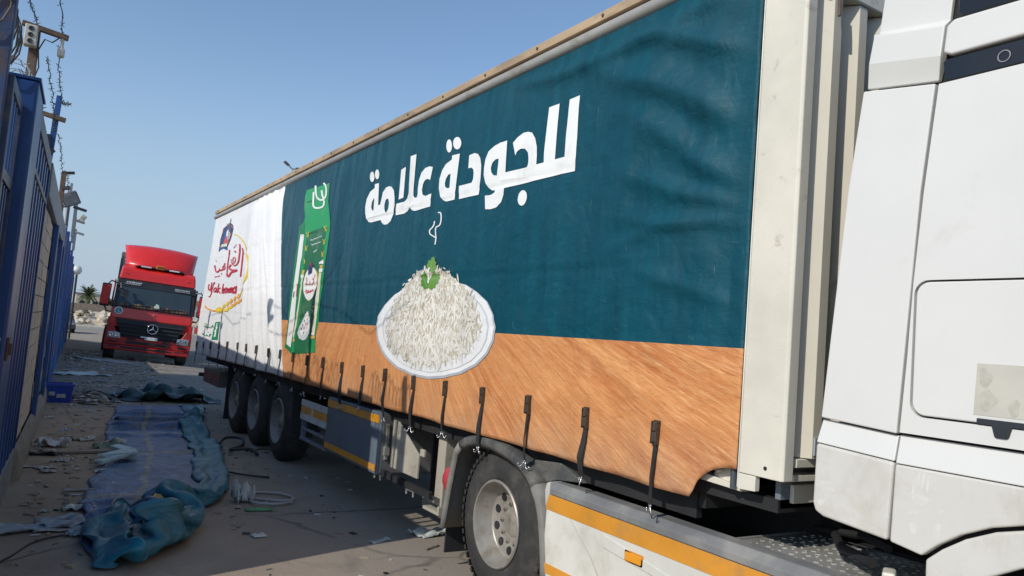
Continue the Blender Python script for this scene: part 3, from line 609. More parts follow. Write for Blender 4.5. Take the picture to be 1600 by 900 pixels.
["printed_bag","w",4,1,[[[9168,2852],[9128,2842]],[[9153,2858],[9114,2847]]]],
["printed_bag","w",4,1,[[[9117,2848],[9080,2843]],[[9112,2856],[9076,2851]]]],
["printed_bag","w",4,1,[[[9080,2859],[9042,2847]],[[9064,2864],[9027,2852]]]],
["printed_bag","w",4,1,[[[9031,2855],[8993,2849]],[[9023,2862],[8986,2856]]]],
["printed_bag","w",4,1,[[[8979,2851],[8944,2851]],[[8984,2860],[8949,2859]]]],
["printed_bag","w",4,1,[[[9206,2743],[9175,2746],[9134,2750],[9096,2759],[9068,2768]],[[9220,2752],[9190,2754],[9153,2758],[9117,2766],[9090,2774]]]],
["printed_bag","yel",4,0,[[[9040,2526],[8938,2481],[8894,2417],[8918,2325],[8984,2254],[9072,2182],[9183,2141],[9293,2142],[9346,2185]]]],
["printed_bag","w",5,0,[[[8916,2335],[8930,2280],[8975,2230],[9036,2189],[9109,2161],[9191,2148],[9277,2152],[9362,2172],[9426,2207],[9482,2255],[9514,2312],[9516,2371],[9498,2430],[9460,2482],[9393,2523],[9317,2549],[9230,2559],[9145,2552],[9065,2530],[9000,2493],[8948,2446],[8918,2392]]]],
["printed_bag","navy",6,0,[[[9337,2464],[9356,2562],[9272,2606],[9258,2632],[9206,2597],[9118,2583],[9179,2548],[9180,2490],[9230,2476]]]],
["printed_bag","red",7,1,[[[9278,2623],[9256,2568]],[[9244,2621],[9222,2566]]]],
["printed_bag","red",6,1,[[[9393,2334],[9362,2358],[9348,2388],[9363,2415],[9382,2434]],[[9428,2339],[9399,2362],[9386,2390],[9399,2415],[9418,2433]]]],
["printed_bag","red",6,1,[[[9361,2352],[9304,2342],[9229,2339],[9208,2362],[9217,2385]],[[9345,2361],[9291,2352],[9252,2347],[9245,2364],[9253,2386]]]],
["printed_bag","red",6,1,[[[9210,2348],[9158,2342],[9089,2340],[9045,2357],[9037,2380],[9059,2405],[9086,2425]],[[9198,2357],[9151,2351],[9105,2349],[9077,2362],[9071,2381],[9092,2403],[9119,2423]]]],
["printed_bag","red",6,1,[[[9015,2420],[9012,2462]],[[9049,2423],[9046,2465]]]],
["printed_bag","red",6,1,[[[9121,2399],[9070,2408]],[[9144,2408],[9092,2417]]]],
["printed_bag","red",6,1,[[[9405,2247],[9358,2265],[9344,2278],[9348,2257],[9357,2229]],[[9437,2254],[9389,2273],[9321,2284],[9311,2255],[9319,2227]]]],
["printed_bag","red",6,1,[[[9286,2236],[9262,2256],[9252,2269],[9266,2258],[9266,2237]],[[9322,2240],[9296,2261],[9257,2279],[9229,2257],[9229,2236]]]],
["printed_bag","red",6,1,[[[9196,2240],[9172,2260],[9163,2273],[9175,2262],[9177,2241]],[[9229,2244],[9204,2264],[9168,2283],[9140,2261],[9141,2240]]]],
["printed_bag","red",6,1,[[[9108,2248],[9080,2265],[9064,2276],[9067,2269],[9060,2254]],[[9141,2253],[9112,2270],[9075,2286],[9035,2271],[9027,2255]]]],
["printed_bag","cream",4,0,[[[9617,2463],[9549,2460],[9581,2286],[9671,1836],[9724,1730],[9780,1640],[9817,1727],[9747,1834],[9665,2122]]]],
["printed_bag","gold",5,0,[[[9621,2540],[9496,2535],[9529,2476],[9625,2485]]]],
["printed_bag","w",5,0,[[[9662,2481],[9530,2479],[9525,2437],[9644,2436]]]],
["printed_bag","cream",4,0,[[[8869,2478],[8767,2474],[8779,2138],[8832,1854],[8856,1726],[8973,1722],[8953,1851],[8894,2242]]]],
["printed_bag","gold",5,0,[[[8870,2566],[8737,2565],[8742,2529],[8840,2528]]]],
["printed_bag","w",5,0,[[[8879,2525],[8733,2524],[8737,2481],[8870,2480]]]],
["printed_bag","w",5,0,[[[8917,2604],[8744,2627],[8716,2579],[8898,2581]]]],
["printed_bag","gold",5,0,[[[9029,1710],[8846,1726],[8838,1688],[9028,1677]]]],
["printed_bag","w",5,0,[[[8986,1753],[8872,1756],[8868,1734],[8988,1727]]]],
["printed_bag","gold",5,0,[[[9792,1651],[9707,1654],[9706,1616],[9791,1612]]]],
["printed_bag","w",5,1,[[[9071,2026],[9025,2023],[8994,2020],[9013,2009],[9045,1995]],[[9065,2035],[9016,2032],[8962,2022],[8985,2004],[9019,1990]]]],
["printed_bag","gold",5,0,[[[9058,2072],[8938,2083],[8936,2057],[9043,2055]]]],
["printed_bag","plate_in",4,0,[[[9245,2020],[9173,1988],[9110,1916],[9061,1823],[9108,1739],[9233,1666],[9378,1645],[9533,1666],[9613,1723],[9586,1789],[9471,1878],[9341,1976]]]],
["printed_bag","w",5,0,[[[9238,2004],[9180,1967],[9132,1905],[9097,1822],[9164,1758],[9298,1711],[9432,1718],[9515,1747],[9491,1802],[9411,1868],[9319,1966]]]],
["printed_bag","gd",6,1,[[[9357,1906],[9368,1874]],[[9330,1905],[9340,1873]]]],
["printed_bag","red",6,1,[[[9235,1929],[9244,1897]],[[9208,1928],[9217,1897]]]],
["printed_bag","red",6,1,[[[9294,1875],[9305,1843]],[[9266,1875],[9277,1843]]]],
["printed_bag","navy",6,1,[[[9421,1852],[9430,1819]],[[9392,1851],[9401,1819]]]],
["printed_bag","gold",6,1,[[[9225,1824],[9241,1792]],[[9198,1823],[9214,1791]]]],
["printed_bag","red",6,1,[[[9351,1810],[9366,1778]],[[9324,1810],[9337,1778]]]],
["printed_bag","gd",6,1,[[[9467,1808],[9480,1775]],[[9439,1807],[9451,1775]]]],
["printed_bag","red",6,1,[[[9201,1867],[9211,1835]],[[9174,1866],[9185,1834]]]],
["printed_bag","gdk",6,1,[[[9359,1757],[9371,1725]],[[9331,1756],[9342,1724]]]],
["printed_bag","gold",6,1,[[[9254,1771],[9264,1739]],[[9226,1770],[9237,1738]]]],
["printed_bag","navy",5,1,[[[9912,2269],[9931,2191]],[[9877,2267],[9898,2189]]]],
["printed_bag","red",5,1,[[[9807,2368],[9797,2200]],[[9773,2367],[9764,2199]]]],
["printed_emblem","yel",2,1,[[[13993,3352],[13793,3318],[13575,3276],[13415,3238],[13266,3193],[13098,3131],[12954,3060],[12773,2971],[12657,2887],[12605,2828],[12576,2770],[12560,2699],[12562,2625],[12576,2553],[12623,2482],[12704,2407],[12828,2341],[12894,2291],[12945,2260]],[[13967,3368],[13764,3333],[13538,3289],[13359,3247],[13192,3197],[13038,3135],[12868,3060],[12703,2971],[12590,2886],[12534,2825],[12498,2766],[12482,2694],[12490,2619],[12510,2547],[12555,2475],[12632,2399],[12740,2332],[12829,2283],[12878,2251]]]],
["printed_emblem","orange",2,1,[[[15704,2056],[15621,2039],[15493,2018],[15356,2000],[15201,1985],[15018,1973],[14835,1964],[14653,1962],[14519,1962]],[[15607,2076],[15515,2060],[15409,2040],[15297,2025],[15161,2012],[14996,2000],[14833,1992],[14665,1990],[14536,1991]]]],
["printed_emblem","yel2",2,0,[[[14596,1989],[14448,2036],[14274,2056],[14154,2031],[14012,2025],[13960,1987],[14055,1949],[14213,1932],[14336,1946],[14516,1957]]]],
["printed_emblem","yel2",3,0,[[[13986,2013],[14040,2063],[13944,2114],[13828,2095],[13841,2051]]]],
["printed_emblem","yel2",3,0,[[[13976,1996],[13767,2023],[13515,2007],[13655,1974],[13869,1969]]]],
["printed_emblem","yel2",3,0,[[[13735,2058],[13796,2107],[13694,2157],[13575,2138],[13596,2095]]]],
["printed_emblem","yel2",3,0,[[[13734,2042],[13510,2067],[13287,2054],[13421,2019],[13626,2015]]]],
["printed_emblem","orange",3,0,[[[13493,2101],[13545,2150],[13453,2199],[13347,2180],[13357,2138]]]],
["printed_emblem","orange",3,0,[[[13485,2085],[13288,2110],[13040,2099],[13184,2062],[13384,2059]]]],
["printed_emblem","orange",3,0,[[[13262,2144],[13317,2192],[13221,2240],[13095,2221],[13123,2179]]]],
["printed_emblem","orange",3,0,[[[13252,2128],[13036,2151],[12830,2143],[12951,2104],[13155,2102]]]],
["printed_emblem","orange",3,0,[[[13016,2184],[13065,2232],[12973,2279],[12873,2260],[12887,2219]]]],
["printed_emblem","orange",3,0,[[[13009,2169],[12828,2192],[12586,2185],[12717,2144],[12919,2143]]]],
["printed_emblem","navy",3,0,[[[15229,3115],[15242,3255],[15265,3368],[15175,3472],[15072,3560],[14850,3581],[14739,3612],[14489,3615],[14236,3552],[14153,3479],[14165,3414],[14174,3350],[14215,3287],[14306,3215],[14389,3168],[14364,3094],[14773,3160],[15053,3159]]]],
["printed_emblem","brown",3,1,[[[14556,3696],[14528,3638],[14493,3549],[14447,3417],[14406,3302]],[[14492,3689],[14463,3631],[14427,3542],[14383,3410],[14344,3297]]]],
["printed_emblem","blue",4,0,[[[14882,3325],[14882,3448],[14705,3480],[14690,3377],[14724,3299]]]],
["printed_emblem","w",4,0,[[[14667,3389],[14675,3457],[14590,3497],[14517,3417],[14527,3338]]]],
["printed_emblem","red2",4,0,[[[14785,3249],[14724,3340],[14621,3372],[14438,3304],[14334,3211]]]],
["printed_emblem","cream",5,0,[[[15005,3183],[14981,3236],[14436,3224],[14416,3163],[14794,3182]]]],
["printed_emblem","blue",5,0,[[[15214,3114],[15162,3166],[14792,3179],[14381,3128],[14375,3092],[14731,3148],[15010,3145]]]],
["printed_emblem","orange2",5,1,[[[15150,3568],[15145,3471]],[[15065,3558],[15059,3461]]]],
["printed_emblem","orange2",5,1,[[[14356,3547],[14217,3482]],[[14287,3546],[14152,3481]]]],
["printed_emblem","orange2",5,1,[[[15245,3253],[15120,3189]],[[15164,3251],[15040,3187]]]],
["printed_emblem","orange2",5,1,[[[14370,3215],[14293,3236]],[[14438,3229],[14363,3250]]]],
["printed_emblem","orange2",5,1,[[[14638,3607],[14746,3576]],[[14565,3591],[14671,3561]]]],
["printed_emblem","orange2",5,1,[[[14275,3399],[14274,3346]],[[14201,3390],[14199,3337]]]],
["printed_emblem","wht2",5,1,[[[14541,3486],[14442,3278]],[[14494,3482],[14394,3274]]]],
["printed_emblem","wht2",5,1,[[[14411,3435],[14348,3298]],[[14365,3431],[14300,3293]]]],
["printed_script","red",4,1,[[[13171,3053],[13130,3031],[13096,2996],[13075,2941],[13061,2874],[13055,2798],[13048,2717],[13049,2630],[13041,2561]],[[13099,3053],[13063,3030],[13030,2992],[13008,2936],[12993,2869],[12988,2793],[12982,2713],[12983,2625],[12976,2557]]]],
["printed_script","red",4,1,[[[13060,2974],[12994,2940]],[[13024,2976],[12953,2942]]]],
["printed_script","red",4,1,[[[13412,3139],[13376,3108],[13340,3061],[13321,2994],[13307,2924],[13301,2870],[13317,2829],[13355,2804],[13411,2789],[13470,2779],[13519,2778],[13593,2791],[13673,2812],[13729,2833],[13763,2851]],[[13311,3133],[13278,3102],[13240,3054],[13219,2986],[13203,2916],[13199,2861],[13217,2817],[13267,2788],[13333,2769],[13416,2757],[13525,2756],[13646,2776],[13751,2802],[13820,2829],[13862,2849]]]],
["printed_script","red",4,1,[[[13652,2843],[13686,2867],[13711,2893],[13666,2909],[13616,2914],[13584,2906],[13545,2886],[13547,2863],[13572,2841],[13614,2826],[13657,2816]],[[13714,2843],[13749,2869],[13776,2900],[13720,2921],[13626,2929],[13535,2910],[13482,2884],[13485,2857],[13510,2832],[13559,2814],[13604,2803]]]],
["printed_script","red",4,1,[[[13863,2812],[13936,2798],[14009,2776],[14008,2747],[13923,2717],[13768,2693],[13577,2675],[13387,2669],[13245,2669]],[[13756,2786],[13823,2773],[13879,2758],[13879,2746],[13847,2735],[13733,2718],[13587,2703],[13421,2698],[13285,2697]]]],
["printed_script","red",4,1,[[[13308,2698],[13391,2691],[13495,2682],[13614,2679],[13749,2670],[13847,2641],[13902,2617],[13948,2610],[13929,2606],[13954,2620],[13982,2643]],[[13219,2667],[13308,2660],[13433,2650],[13555,2647],[13650,2642],[13711,2619],[13774,2592],[13872,2578],[14020,2586],[14096,2618],[14128,2644]]]],
["printed_script","red",4,1,[[[14010,2629],[14038,2690],[14066,2771],[14076,2848],[14077,2926],[14089,3014],[14105,3083]],[[14086,2632],[14115,2694],[14145,2776],[14155,2854],[14158,2933],[14170,3021],[14188,3090]]]],
["printed_script","red",4,1,[[[14203,3088],[14138,3058]],[[14153,3089],[14087,3059]]]],
["printed_script","red",4,1,[[[14368,2858],[14420,2849],[14458,2829],[14400,2798],[14349,2771],[14367,2752],[14388,2743],[14398,2748],[14437,2763],[14433,2779],[14409,2794],[14360,2798],[14309,2799]],[[14295,2840],[14334,2833],[14359,2824],[14309,2799],[14254,2767],[14274,2739],[14344,2722],[14465,2739],[14531,2765],[14530,2790],[14492,2810],[14419,2818],[14355,2820]]]],
["printed_script","red",4,1,[[[14469,2755],[14533,2748],[14608,2743],[14697,2747],[14834,2751],[14928,2734],[14972,2723],[15011,2728],[15085,2743],[15163,2768],[15232,2799],[15287,2831],[15316,2856]],[[14376,2728],[14445,2720],[14554,2713],[14669,2718],[14741,2722],[14799,2709],[14907,2694],[15066,2706],[15199,2731],[15299,2764],[15377,2799],[15437,2834],[15466,2861]]]],
["printed_script","red",4,1,[[[15405,2955],[15350,2931]],[[15337,2956],[15280,2932]]]],
["printed_script","red",4,1,[[[14722,2735],[14793,2778]],[[14783,2735],[14857,2779]]]],
["printed_script","red",4,1,[[[15140,2614],[15033,2613],[14888,2613],[14722,2618],[14593,2623]],[[15160,2627],[15055,2626],[14916,2626],[14751,2630],[14620,2635]]]],
["printed_script","red",4,1,[[[14562,2674],[14539,2649]],[[14483,2671],[14464,2647]]]],
["printed_script","red",4,1,[[[13804,3087],[13760,3099],[13710,3113],[13675,3125],[13645,3133],[13606,3136],[13573,3136]],[[13846,3096],[13800,3107],[13749,3121],[13716,3133],[13681,3143],[13631,3146],[13594,3147]]]],
["printed_script","red",4,1,[[[13703,3039],[13672,3005]],[[13582,3033],[13554,3000]]]],
["printed_script","red",4,1,[[[13940,2895],[13898,2871]],[[13856,2895],[13813,2871]]]],
["printed_script","red",4,1,[[[15639,2498],[15665,2477],[15669,2447],[15638,2414],[15588,2385],[15506,2365],[15387,2364],[15339,2387],[15310,2423],[15319,2476],[15323,2521]],[[15538,2489],[15558,2469],[15562,2443],[15535,2414],[15493,2390],[15461,2380],[15474,2380],[15440,2397],[15413,2429],[15423,2481],[15429,2526]]]],
["printed_script","red",4,1,[[[15420,2525],[15404,2474],[15371,2413],[15345,2371],[15331,2343]],[[15332,2522],[15317,2470],[15284,2410],[15259,2368],[15246,2341]]]],
["printed_script","red",4,1,[[[15087,2469],[15040,2481],[14989,2497],[15012,2516],[15123,2523],[15162,2505],[15213,2467],[15231,2384],[15263,2303],[15316,2263],[15374,2246],[15364,2248],[15383,2257]],[[15168,2483],[15117,2494],[15076,2505],[15084,2510],[15042,2508],[15074,2496],[15117,2460],[15137,2379],[15170,2296],[15233,2253],[15311,2231],[15419,2236],[15462,2250]]]],
["printed_script","red",4,1,[[[14858,2423],[14937,2414],[15021,2396],[15031,2365],[15013,2335],[14930,2318],[14831,2322],[14779,2345],[14753,2371],[14749,2397],[14834,2409],[14817,2367],[14803,2320],[14700,2310],[14655,2320]],[[14801,2407],[14872,2399],[14936,2386],[14940,2361],[14929,2338],[14914,2334],[14900,2335],[14858,2353],[14840,2377],[14836,2402],[14747,2406],[14731,2364],[14721,2321],[14745,2326],[14722,2332]]]],
["printed_script","red",4,1,[[[14633,2486],[14647,2449],[14663,2400],[14659,2348],[14662,2307]],[[14554,2480],[14565,2443],[14580,2395],[14580,2344],[14580,2304]]]],
["printed_script","red",4,1,[[[14433,2408],[14528,2397],[14609,2373],[14556,2332],[14462,2299],[14375,2294],[14343,2303]],[[14384,2393],[14467,2383],[14528,2368],[14482,2336],[14407,2307],[14421,2309],[14415,2314]]]],
["printed_script","red",4,1,[[[14273,2471],[14285,2424],[14297,2367],[14306,2325],[14297,2295]],[[14192,2465],[14206,2419],[14218,2363],[14228,2322],[14220,2293]]]],
["printed_script","red",4,1,[[[14212,2336],[14171,2361],[14141,2385],[14162,2388],[14162,2383],[14163,2338],[14152,2292],[14062,2282],[14017,2292]],[[14285,2343],[14248,2369],[14212,2394],[14132,2401],[14089,2381],[14091,2335],[14082,2293],[14100,2297],[14077,2304]]]],
["printed_script","red",4,1,[[[13934,2404],[13987,2396],[14041,2377],[14054,2342],[14034,2309],[13962,2291],[13877,2298],[13846,2325],[13820,2356],[13820,2382],[13895,2391],[13880,2349],[13861,2302]],[[13883,2390],[13929,2383],[13967,2370],[13982,2340],[13965,2311],[13950,2307],[13943,2308],[13919,2332],[13889,2361],[13893,2385],[13823,2389],[13810,2347],[13791,2301]]]],
["printed_script","red",4,1,[[[13702,2293],[13708,2342],[13723,2373],[13733,2343],[13690,2293]],[[13775,2296],[13780,2345],[13737,2390],[13662,2343],[13621,2293]]]],
["printed_script","red",4,1,[[[13646,2329],[13617,2365],[13654,2388],[13622,2346],[13581,2292]],[[13717,2333],[13686,2370],[13601,2396],[13553,2346],[13513,2292]]]],
["printed_script","red",4,1,[[[13521,2351],[13491,2377],[13528,2395],[13519,2354],[13508,2303],[13450,2287],[13397,2289]],[[13585,2357],[13558,2384],[13466,2397],[13455,2352],[13444,2304],[13434,2301],[13426,2304]]]],
["printed_script","red",4,1,[[[13237,2406],[13325,2399],[13421,2381],[13453,2344],[13443,2308],[13390,2284],[13287,2282],[13229,2309],[13179,2345],[13147,2386],[13223,2410],[13233,2351],[13242,2283],[13154,2268],[13117,2282]],[[13196,2387],[13277,2382],[13344,2370],[13374,2340],[13364,2309],[13343,2298],[13348,2297],[13307,2319],[13260,2352],[13234,2393],[13134,2406],[13148,2346],[13156,2280],[13208,2285],[13201,2292]]]],
["printed_badge","grn",3,0,[[[14461,1772],[14126,1785],[14202,1457],[14638,1445]]]],
["printed_badge","w",4,1,[[[14358,1754],[14400,1663]],[[14283,1752],[14322,1661]]]],
["printed_badge","w",4,1,[[[14309,1693],[14472,1598]],[[14237,1687],[14399,1593]]]],
["printed_badge","w",4,1,[[[14419,1629],[14435,1506]],[[14338,1629],[14353,1507]]]],
["printed_badge","w",4,1,[[[14410,1561],[14472,1507]],[[14333,1557],[14396,1503]]]],
["printed_badge","grn",3,1,[[[14562,1670],[14595,1694],[14633,1716],[14698,1709],[14725,1694],[14752,1679],[14785,1668],[14866,1663],[14940,1664],[14963,1673],[14976,1685]],[[14608,1667],[14639,1690],[14670,1709],[14654,1704],[14678,1690],[14709,1674],[14762,1659],[14863,1652],[14964,1654],[15013,1669],[15030,1683]]]],
["printed_badge","grn",3,1,[[[14988,1663],[15082,1659],[15169,1658],[15186,1669],[15232,1684],[15300,1670],[15332,1661],[15352,1672],[15380,1689]],[[14980,1653],[15080,1648],[15197,1648],[15234,1665],[15229,1673],[15260,1663],[15345,1650],[15398,1668],[15428,1686]]]],
["printed_badge","grn",3,1,[[[15190,1653],[15252,1733]],[[15242,1651],[15306,1731]]]],
["printed_badge","grn",3,1,[[[15012,1709],[14991,1699]],[[14961,1713],[14943,1703]]]],
["printed_badge","grn",3,1,[[[15439,1717],[15390,1711]],[[15414,1727],[15366,1721]]]],
["printed_badge","grn",3,1,[[[14691,1537],[14719,1546],[14782,1548],[14795,1528],[14786,1517],[14802,1530],[14864,1547],[14889,1526],[14894,1507],[14933,1502],[14976,1502],[14998,1512],[15014,1524]],[[14731,1531],[14753,1538],[14744,1543],[14752,1527],[14786,1506],[14844,1524],[14858,1537],[14839,1525],[14849,1502],[14923,1492],[15007,1493],[15050,1507],[15066,1521]]]],
["printed_badge","grn",3,1,[[[15095,1523],[15124,1508],[15161,1497],[15226,1502],[15317,1511],[15393,1511],[15431,1512],[15455,1529],[15467,1549]],[[15049,1520],[15079,1503],[15147,1486],[15246,1492],[15332,1500],[15399,1500],[15476,1504],[15511,1527],[15523,1547]]]],
["printed_badge","grn",3,1,[[[15032,1575],[15010,1562]],[[14979,1579],[14958,1566]]]],
["printed_badge","grn",3,1,[[[15483,1578],[15430,1573]],[[15456,1588],[15406,1583]]]],
["printed_badge","grn",3,1,[[[15430,1535],[15380,1503]],[[15383,1539],[15332,1507]]]]]
MOUND = [[6688, 1828], [6638, 1743], [6404, 1648], [6126, 1596], [5871, 1577], [5637, 1598], [5317, 1659], [5120, 1724], [4994, 1811], [4959, 1928], [4992, 2012], [5058, 2125], [5234, 2240], [5395, 2310], [5593, 2373], [5818, 2410], [5979, 2395], [6140, 2350], [6336, 2274], [6564, 2102], [6654, 1947]]
APEX = [5798, 2409]
def print_mesh(name, items):
    """items: (colour, layer, list of triangles/polys in (y, z) metres)"""
    bm = bmesh.new(); cl = bm.loops.layers.float_color.new('ink'); lay = {}
    for col, ly, polys in items:
        for poly in polys:
            vs_ = [bm.verts.new((ly, p[0], p[1])) for p in poly]
            try: f = bm.faces.new(vs_)
            except ValueError: continue
            for l in f.loops: l[cl] = (*col, 1)
    ys_ = [v.co.y for v in bm.verts]; zs_ = [v.co.z for v in bm.verts]
    st = .03 if name != 'printed_rice' else .06
    for ax, lo, hi in ((1, min(ys_), max(ys_)), (2, min(zs_), max(zs_))):
        q = math.ceil(lo/st)*st
        while q < hi:
            no = (0, 1, 0) if ax == 1 else (0, 0, 1); co = (0, q, 0) if ax == 1 else (0, 0, q)
            bmesh.ops.bisect_plane(bm, geom=bm.verts[:]+bm.edges[:]+bm.faces[:], dist=1e-6, plane_co=co, plane_no=no)
            q += st
    me = bpy.data.meshes.new(name)
    co = np.array([v.co[:] for v in bm.verts]); x = XS-bulge(co[:, 1], co[:, 2])-.005-.0016*co[:, 0]
    for v, a in zip(bm.verts, x.tolist()): v.co.x = a
    for f in bm.faces:
        f.normal_update()
        if f.normal.x > 0: f.normal_flip()
        f.smooth = True
    bm.to_mesh(me); bm.free(); me.materials.append(MATS['ink'])
    o = bpy.data.objects.new(name, me); COL.objects.link(o); return attach(o, curtain)
def tess(loops):
    flat = [p for l in loops for p in l]
    return [[flat[i] for i in t] for t in tessellate_polygon([[Vector((p[0], p[1], 0)) for p in l] for l in loops])]
groups = {}
for name, col, ly, kind, loops in PRINT:
    L = [[(min(a/1000, YR-.004), b_/1000) for a, b_ in l] for l in loops]
    if kind == 1: polys = [[L[0][i], L[0][i+1], L[1][i+1], L[1][i]] for i in range(len(L[0])-1)]
    else: polys = tess(L)
    if name in ('printed_letter', 'printed_script', 'printed_badge'): print_mesh(name, [(PRINT_COL[col], ly, polys)])
    else: groups.setdefault(name, []).append((PRINT_COL[col], ly, polys))
# rice grains of the printed mound
M_ = [(a/1000, b_/1000) for a, b_ in MOUND]; AP = (APEX[0]/1000, APEX[1]/1000); rr = random.Random(21)
def inside(p):
    c = False; n = len(M_)
    for i in range(n):
        a, b_ = M_[i], M_[i-1]
        if (a[1] > p[1]) != (b_[1] > p[1]) and p[0] < (b_[0]-a[0])*(p[1]-a[1])/(b_[1]-a[1])+a[0]: c = not c
    return c
y0, y1 = min(p[0] for p in M_), max(p[0] for p in M_); z0, z1 = min(p[1] for p in M_), max(p[1] for p in M_)
gl = []
for i in range(2300):
    p = (rr.uniform(y0-.03, y1+.03), rr.uniform(z0, z1+.02))
    if not inside(p) and not (rr.random() < .25 and inside((p[0]*.95+.05*(y0+y1)/2, p[1]*.93+.07*(z0+z1)/2))): continue
    dirv = math.atan2(p[1]-AP[1]-.25, (p[0]-AP[0])*.8); a = dirv+rr.gauss(0, .8); L = rr.uniform(.06, .12)*(.7+.5*(z1-p[1])/(z1-z0)); wd = L*rr.uniform(.085, .13)
    cx_, sx_ = math.cos(a), math.sin(a); bend = rr.uniform(-.2, .2)*L
    pts = []
    for u, s_ in ((-.5, 0), (-.3, .8), (0, 1), (.3, .8), (.5, 0), (.3, -.8), (0, -1), (-.3, -.8)):
        U_, V_ = u*L, s_*wd+bend*(u*u*4-1)*.5; pts.append((p[0]+U_*cx_-V_*sx_, p[1]+U_*sx_+V_*cx_))
    g_ = rr.random(); base = (.86, .85, .80) if g_ > .42 else ((.76, .73, .65) if g_ > .10 else (.58, .53, .43))
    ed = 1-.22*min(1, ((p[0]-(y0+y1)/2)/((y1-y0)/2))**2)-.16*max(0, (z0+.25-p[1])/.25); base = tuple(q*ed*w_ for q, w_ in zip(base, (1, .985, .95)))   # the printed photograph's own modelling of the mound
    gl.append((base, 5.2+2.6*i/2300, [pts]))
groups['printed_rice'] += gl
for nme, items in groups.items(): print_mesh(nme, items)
# --- roof rail, front post, bulkhead, deck
railw = pm('weathered_rail', (.40, .29, .18), .8, var=.25, vs=4, stretch=(1, .3, 1), dirt=(.20, .15, .11), dscale=5, bump=.2)
railg = pm('grey_rail_alloy', (.36, .345, .31), .5, .3, var=.2, vs=3, stretch=(1, .3, 1), dirt=(.22, .19, .15), dscale=6)
creamp = pm('cream_paint', (.63, .59, .485), .45, var=.07, vs=1.5, dirt=(.36, .31, .23), dscale=2.6, dth=(.60, .74), bump=.05)
creamd = pm('cream_paint_scraped', (.63, .595, .50), .5, var=.1, vs=2, dirt=(.40, .36, .29), dscale=9, dth=(.60, .74), bump=.1)
dark = pm('chassis_black', (.016, .016, .017), .7, var=.3, vs=3)
MB().box(2.875, 2.98, 2.2, 16.1, 3.935, 4.0).build('roof_rail', railw, t_tr, bevel=.006)
MB().tube([(2.905, 2.3, 3.872), (2.905, 16.09, 3.872)], .047, 14).build('curtain_track', railg, t_tr, angle=40)
for i in range(18): MB().lathe((2.874, 3.0+i*.75, 3.967), 'x', [(-.006, 0), (-.006, .011), (.002, .011)], 10).build('rivet', pm('rivet_dark', (.09, .07, .05), .6), t_tr)
MB().box(2.99, 5.44, 2.25, 16.08, 3.95, 3.985).build('roof', pm('roof_sheet', (.6, .58, .52), .6), t_tr)
MB().box(2.985, 5.44, 2.3, 16.05, 1.14, 1.2).build('deck', dark, t_tr)
MB().box(5.40, 5.44, 2.3, 16.05, 1.2, 3.94).build('far_curtain', pm('far_vinyl', (.3, .35, .38), .5), t_tr)
MB().box(2.96, 5.44, 16.06, 16.12, 1.1, 3.93).build('rear_doors', creamp, t_tr, bevel=.01)
# front corner post: folded sheet with a chamfered return and a notch at the foot
pp = [(2.895, 2.462), (2.895, 2.228), (2.905, 2.215), (2.968, 2.215), (2.968, 2.462)]
MB().prism(pp, 'z', 1.30, 3.93).build('corner_post', creamd, t_tr, bevel=.004)
MB().prism([(2.468, 1.297), (2.365, 1.297), (2.365, 1.228), (2.468, 1.222)], 'x', 2.897, 2.93).build('post_foot', creamd, t_tr, bevel=.003)
MB().box(2.893, 2.91, 2.463, 2.469, 1.23, 3.9).build('edge_strip', pm('edge_white', (.72, .70, .62), .4), t_tr, bevel=.002)
fl_ = MB().prism([(2.735, 1.215), (2.735, 1.255), (2.56, 1.235), (2.47, 1.225), (2.47, 1.205)], 'x', 2.93, 3.0)
fl_.build('corner_gusset', creamd, t_tr, bevel=.003)
MB().box(2.95, 2.98, 2.52, 2.66, 1.235, 1.31).build('latch_plate', creamd, t_tr, bevel=.003)
MB().tube([(2.93, 2.60, 1.29), (2.905, 2.60, 1.29)], .014, 10).build('latch_bolt', railg, t_tr)
MB().tube([(2.92, 2.51, 1.215), (2.92, 2.51, 1.33)], .017, 10).build('tension_tube', pm('tube_grey', (.12, .14, .16), .4, .4), t_tr)
MB().lathe((2.892, 2.31, 1.345), 'x', [(-.001, 0), (-.001, .009), (.004, .009)], 10).build('hole', black, t_tr)
# corrugated bulkhead, facing the cab
prof = [(2.99, 2.262)]; x = 3.02
ribs = []
while x < 5.3:
    prof += [(x, 2.262), (x+.055, 2.20), (x+.115, 2.20), (x+.15, 2.262)]; x += .20
prof += [(5.44, 2.262), (5.44, 2.29), (2.99, 2.29)]
MB().prism(prof, 'z', 1.405, 3.62).build('bulkhead', creamp, t_tr)
MB().box(2.995, 5.44, 2.19, 2.34, 3.625, 3.93).build('bulkhead_header', creamd, t_tr, bevel=.01)
MB().box(2.995, 5.44, 2.22, 2.36, 1.36, 1.40).build('bulkhead_sill', creamd, t_tr, bevel=.004)
MB().box(3.0, 5.4, 2.30, 2.33, 1.16, 1.36).build('headboard_beam', greyrail, t_tr)
MB().box(3.0, 5.4, 2.235, 2.30, 1.295, 1.325).build('beam_flange', creamd, t_tr, bevel=.003)
MB().box(3.06, 5.4, 2.275, 2.297, 1.185, 1.27).build('beam_plate', creamd, t_tr, bevel=.003)
MB().box(3.08, 3.13, 2.19, 2.198, 1.42, 1.50).build('repair_patch', pm('patch_blue', (.30, .35, .40), .5), t_tr)
MB().tube([(3.08, 2.185, 3.64), (3.083, 2.18, 3.55), (3.08, 2.178, 3.50)], .008, 6).build('cord', rust, t_tr)
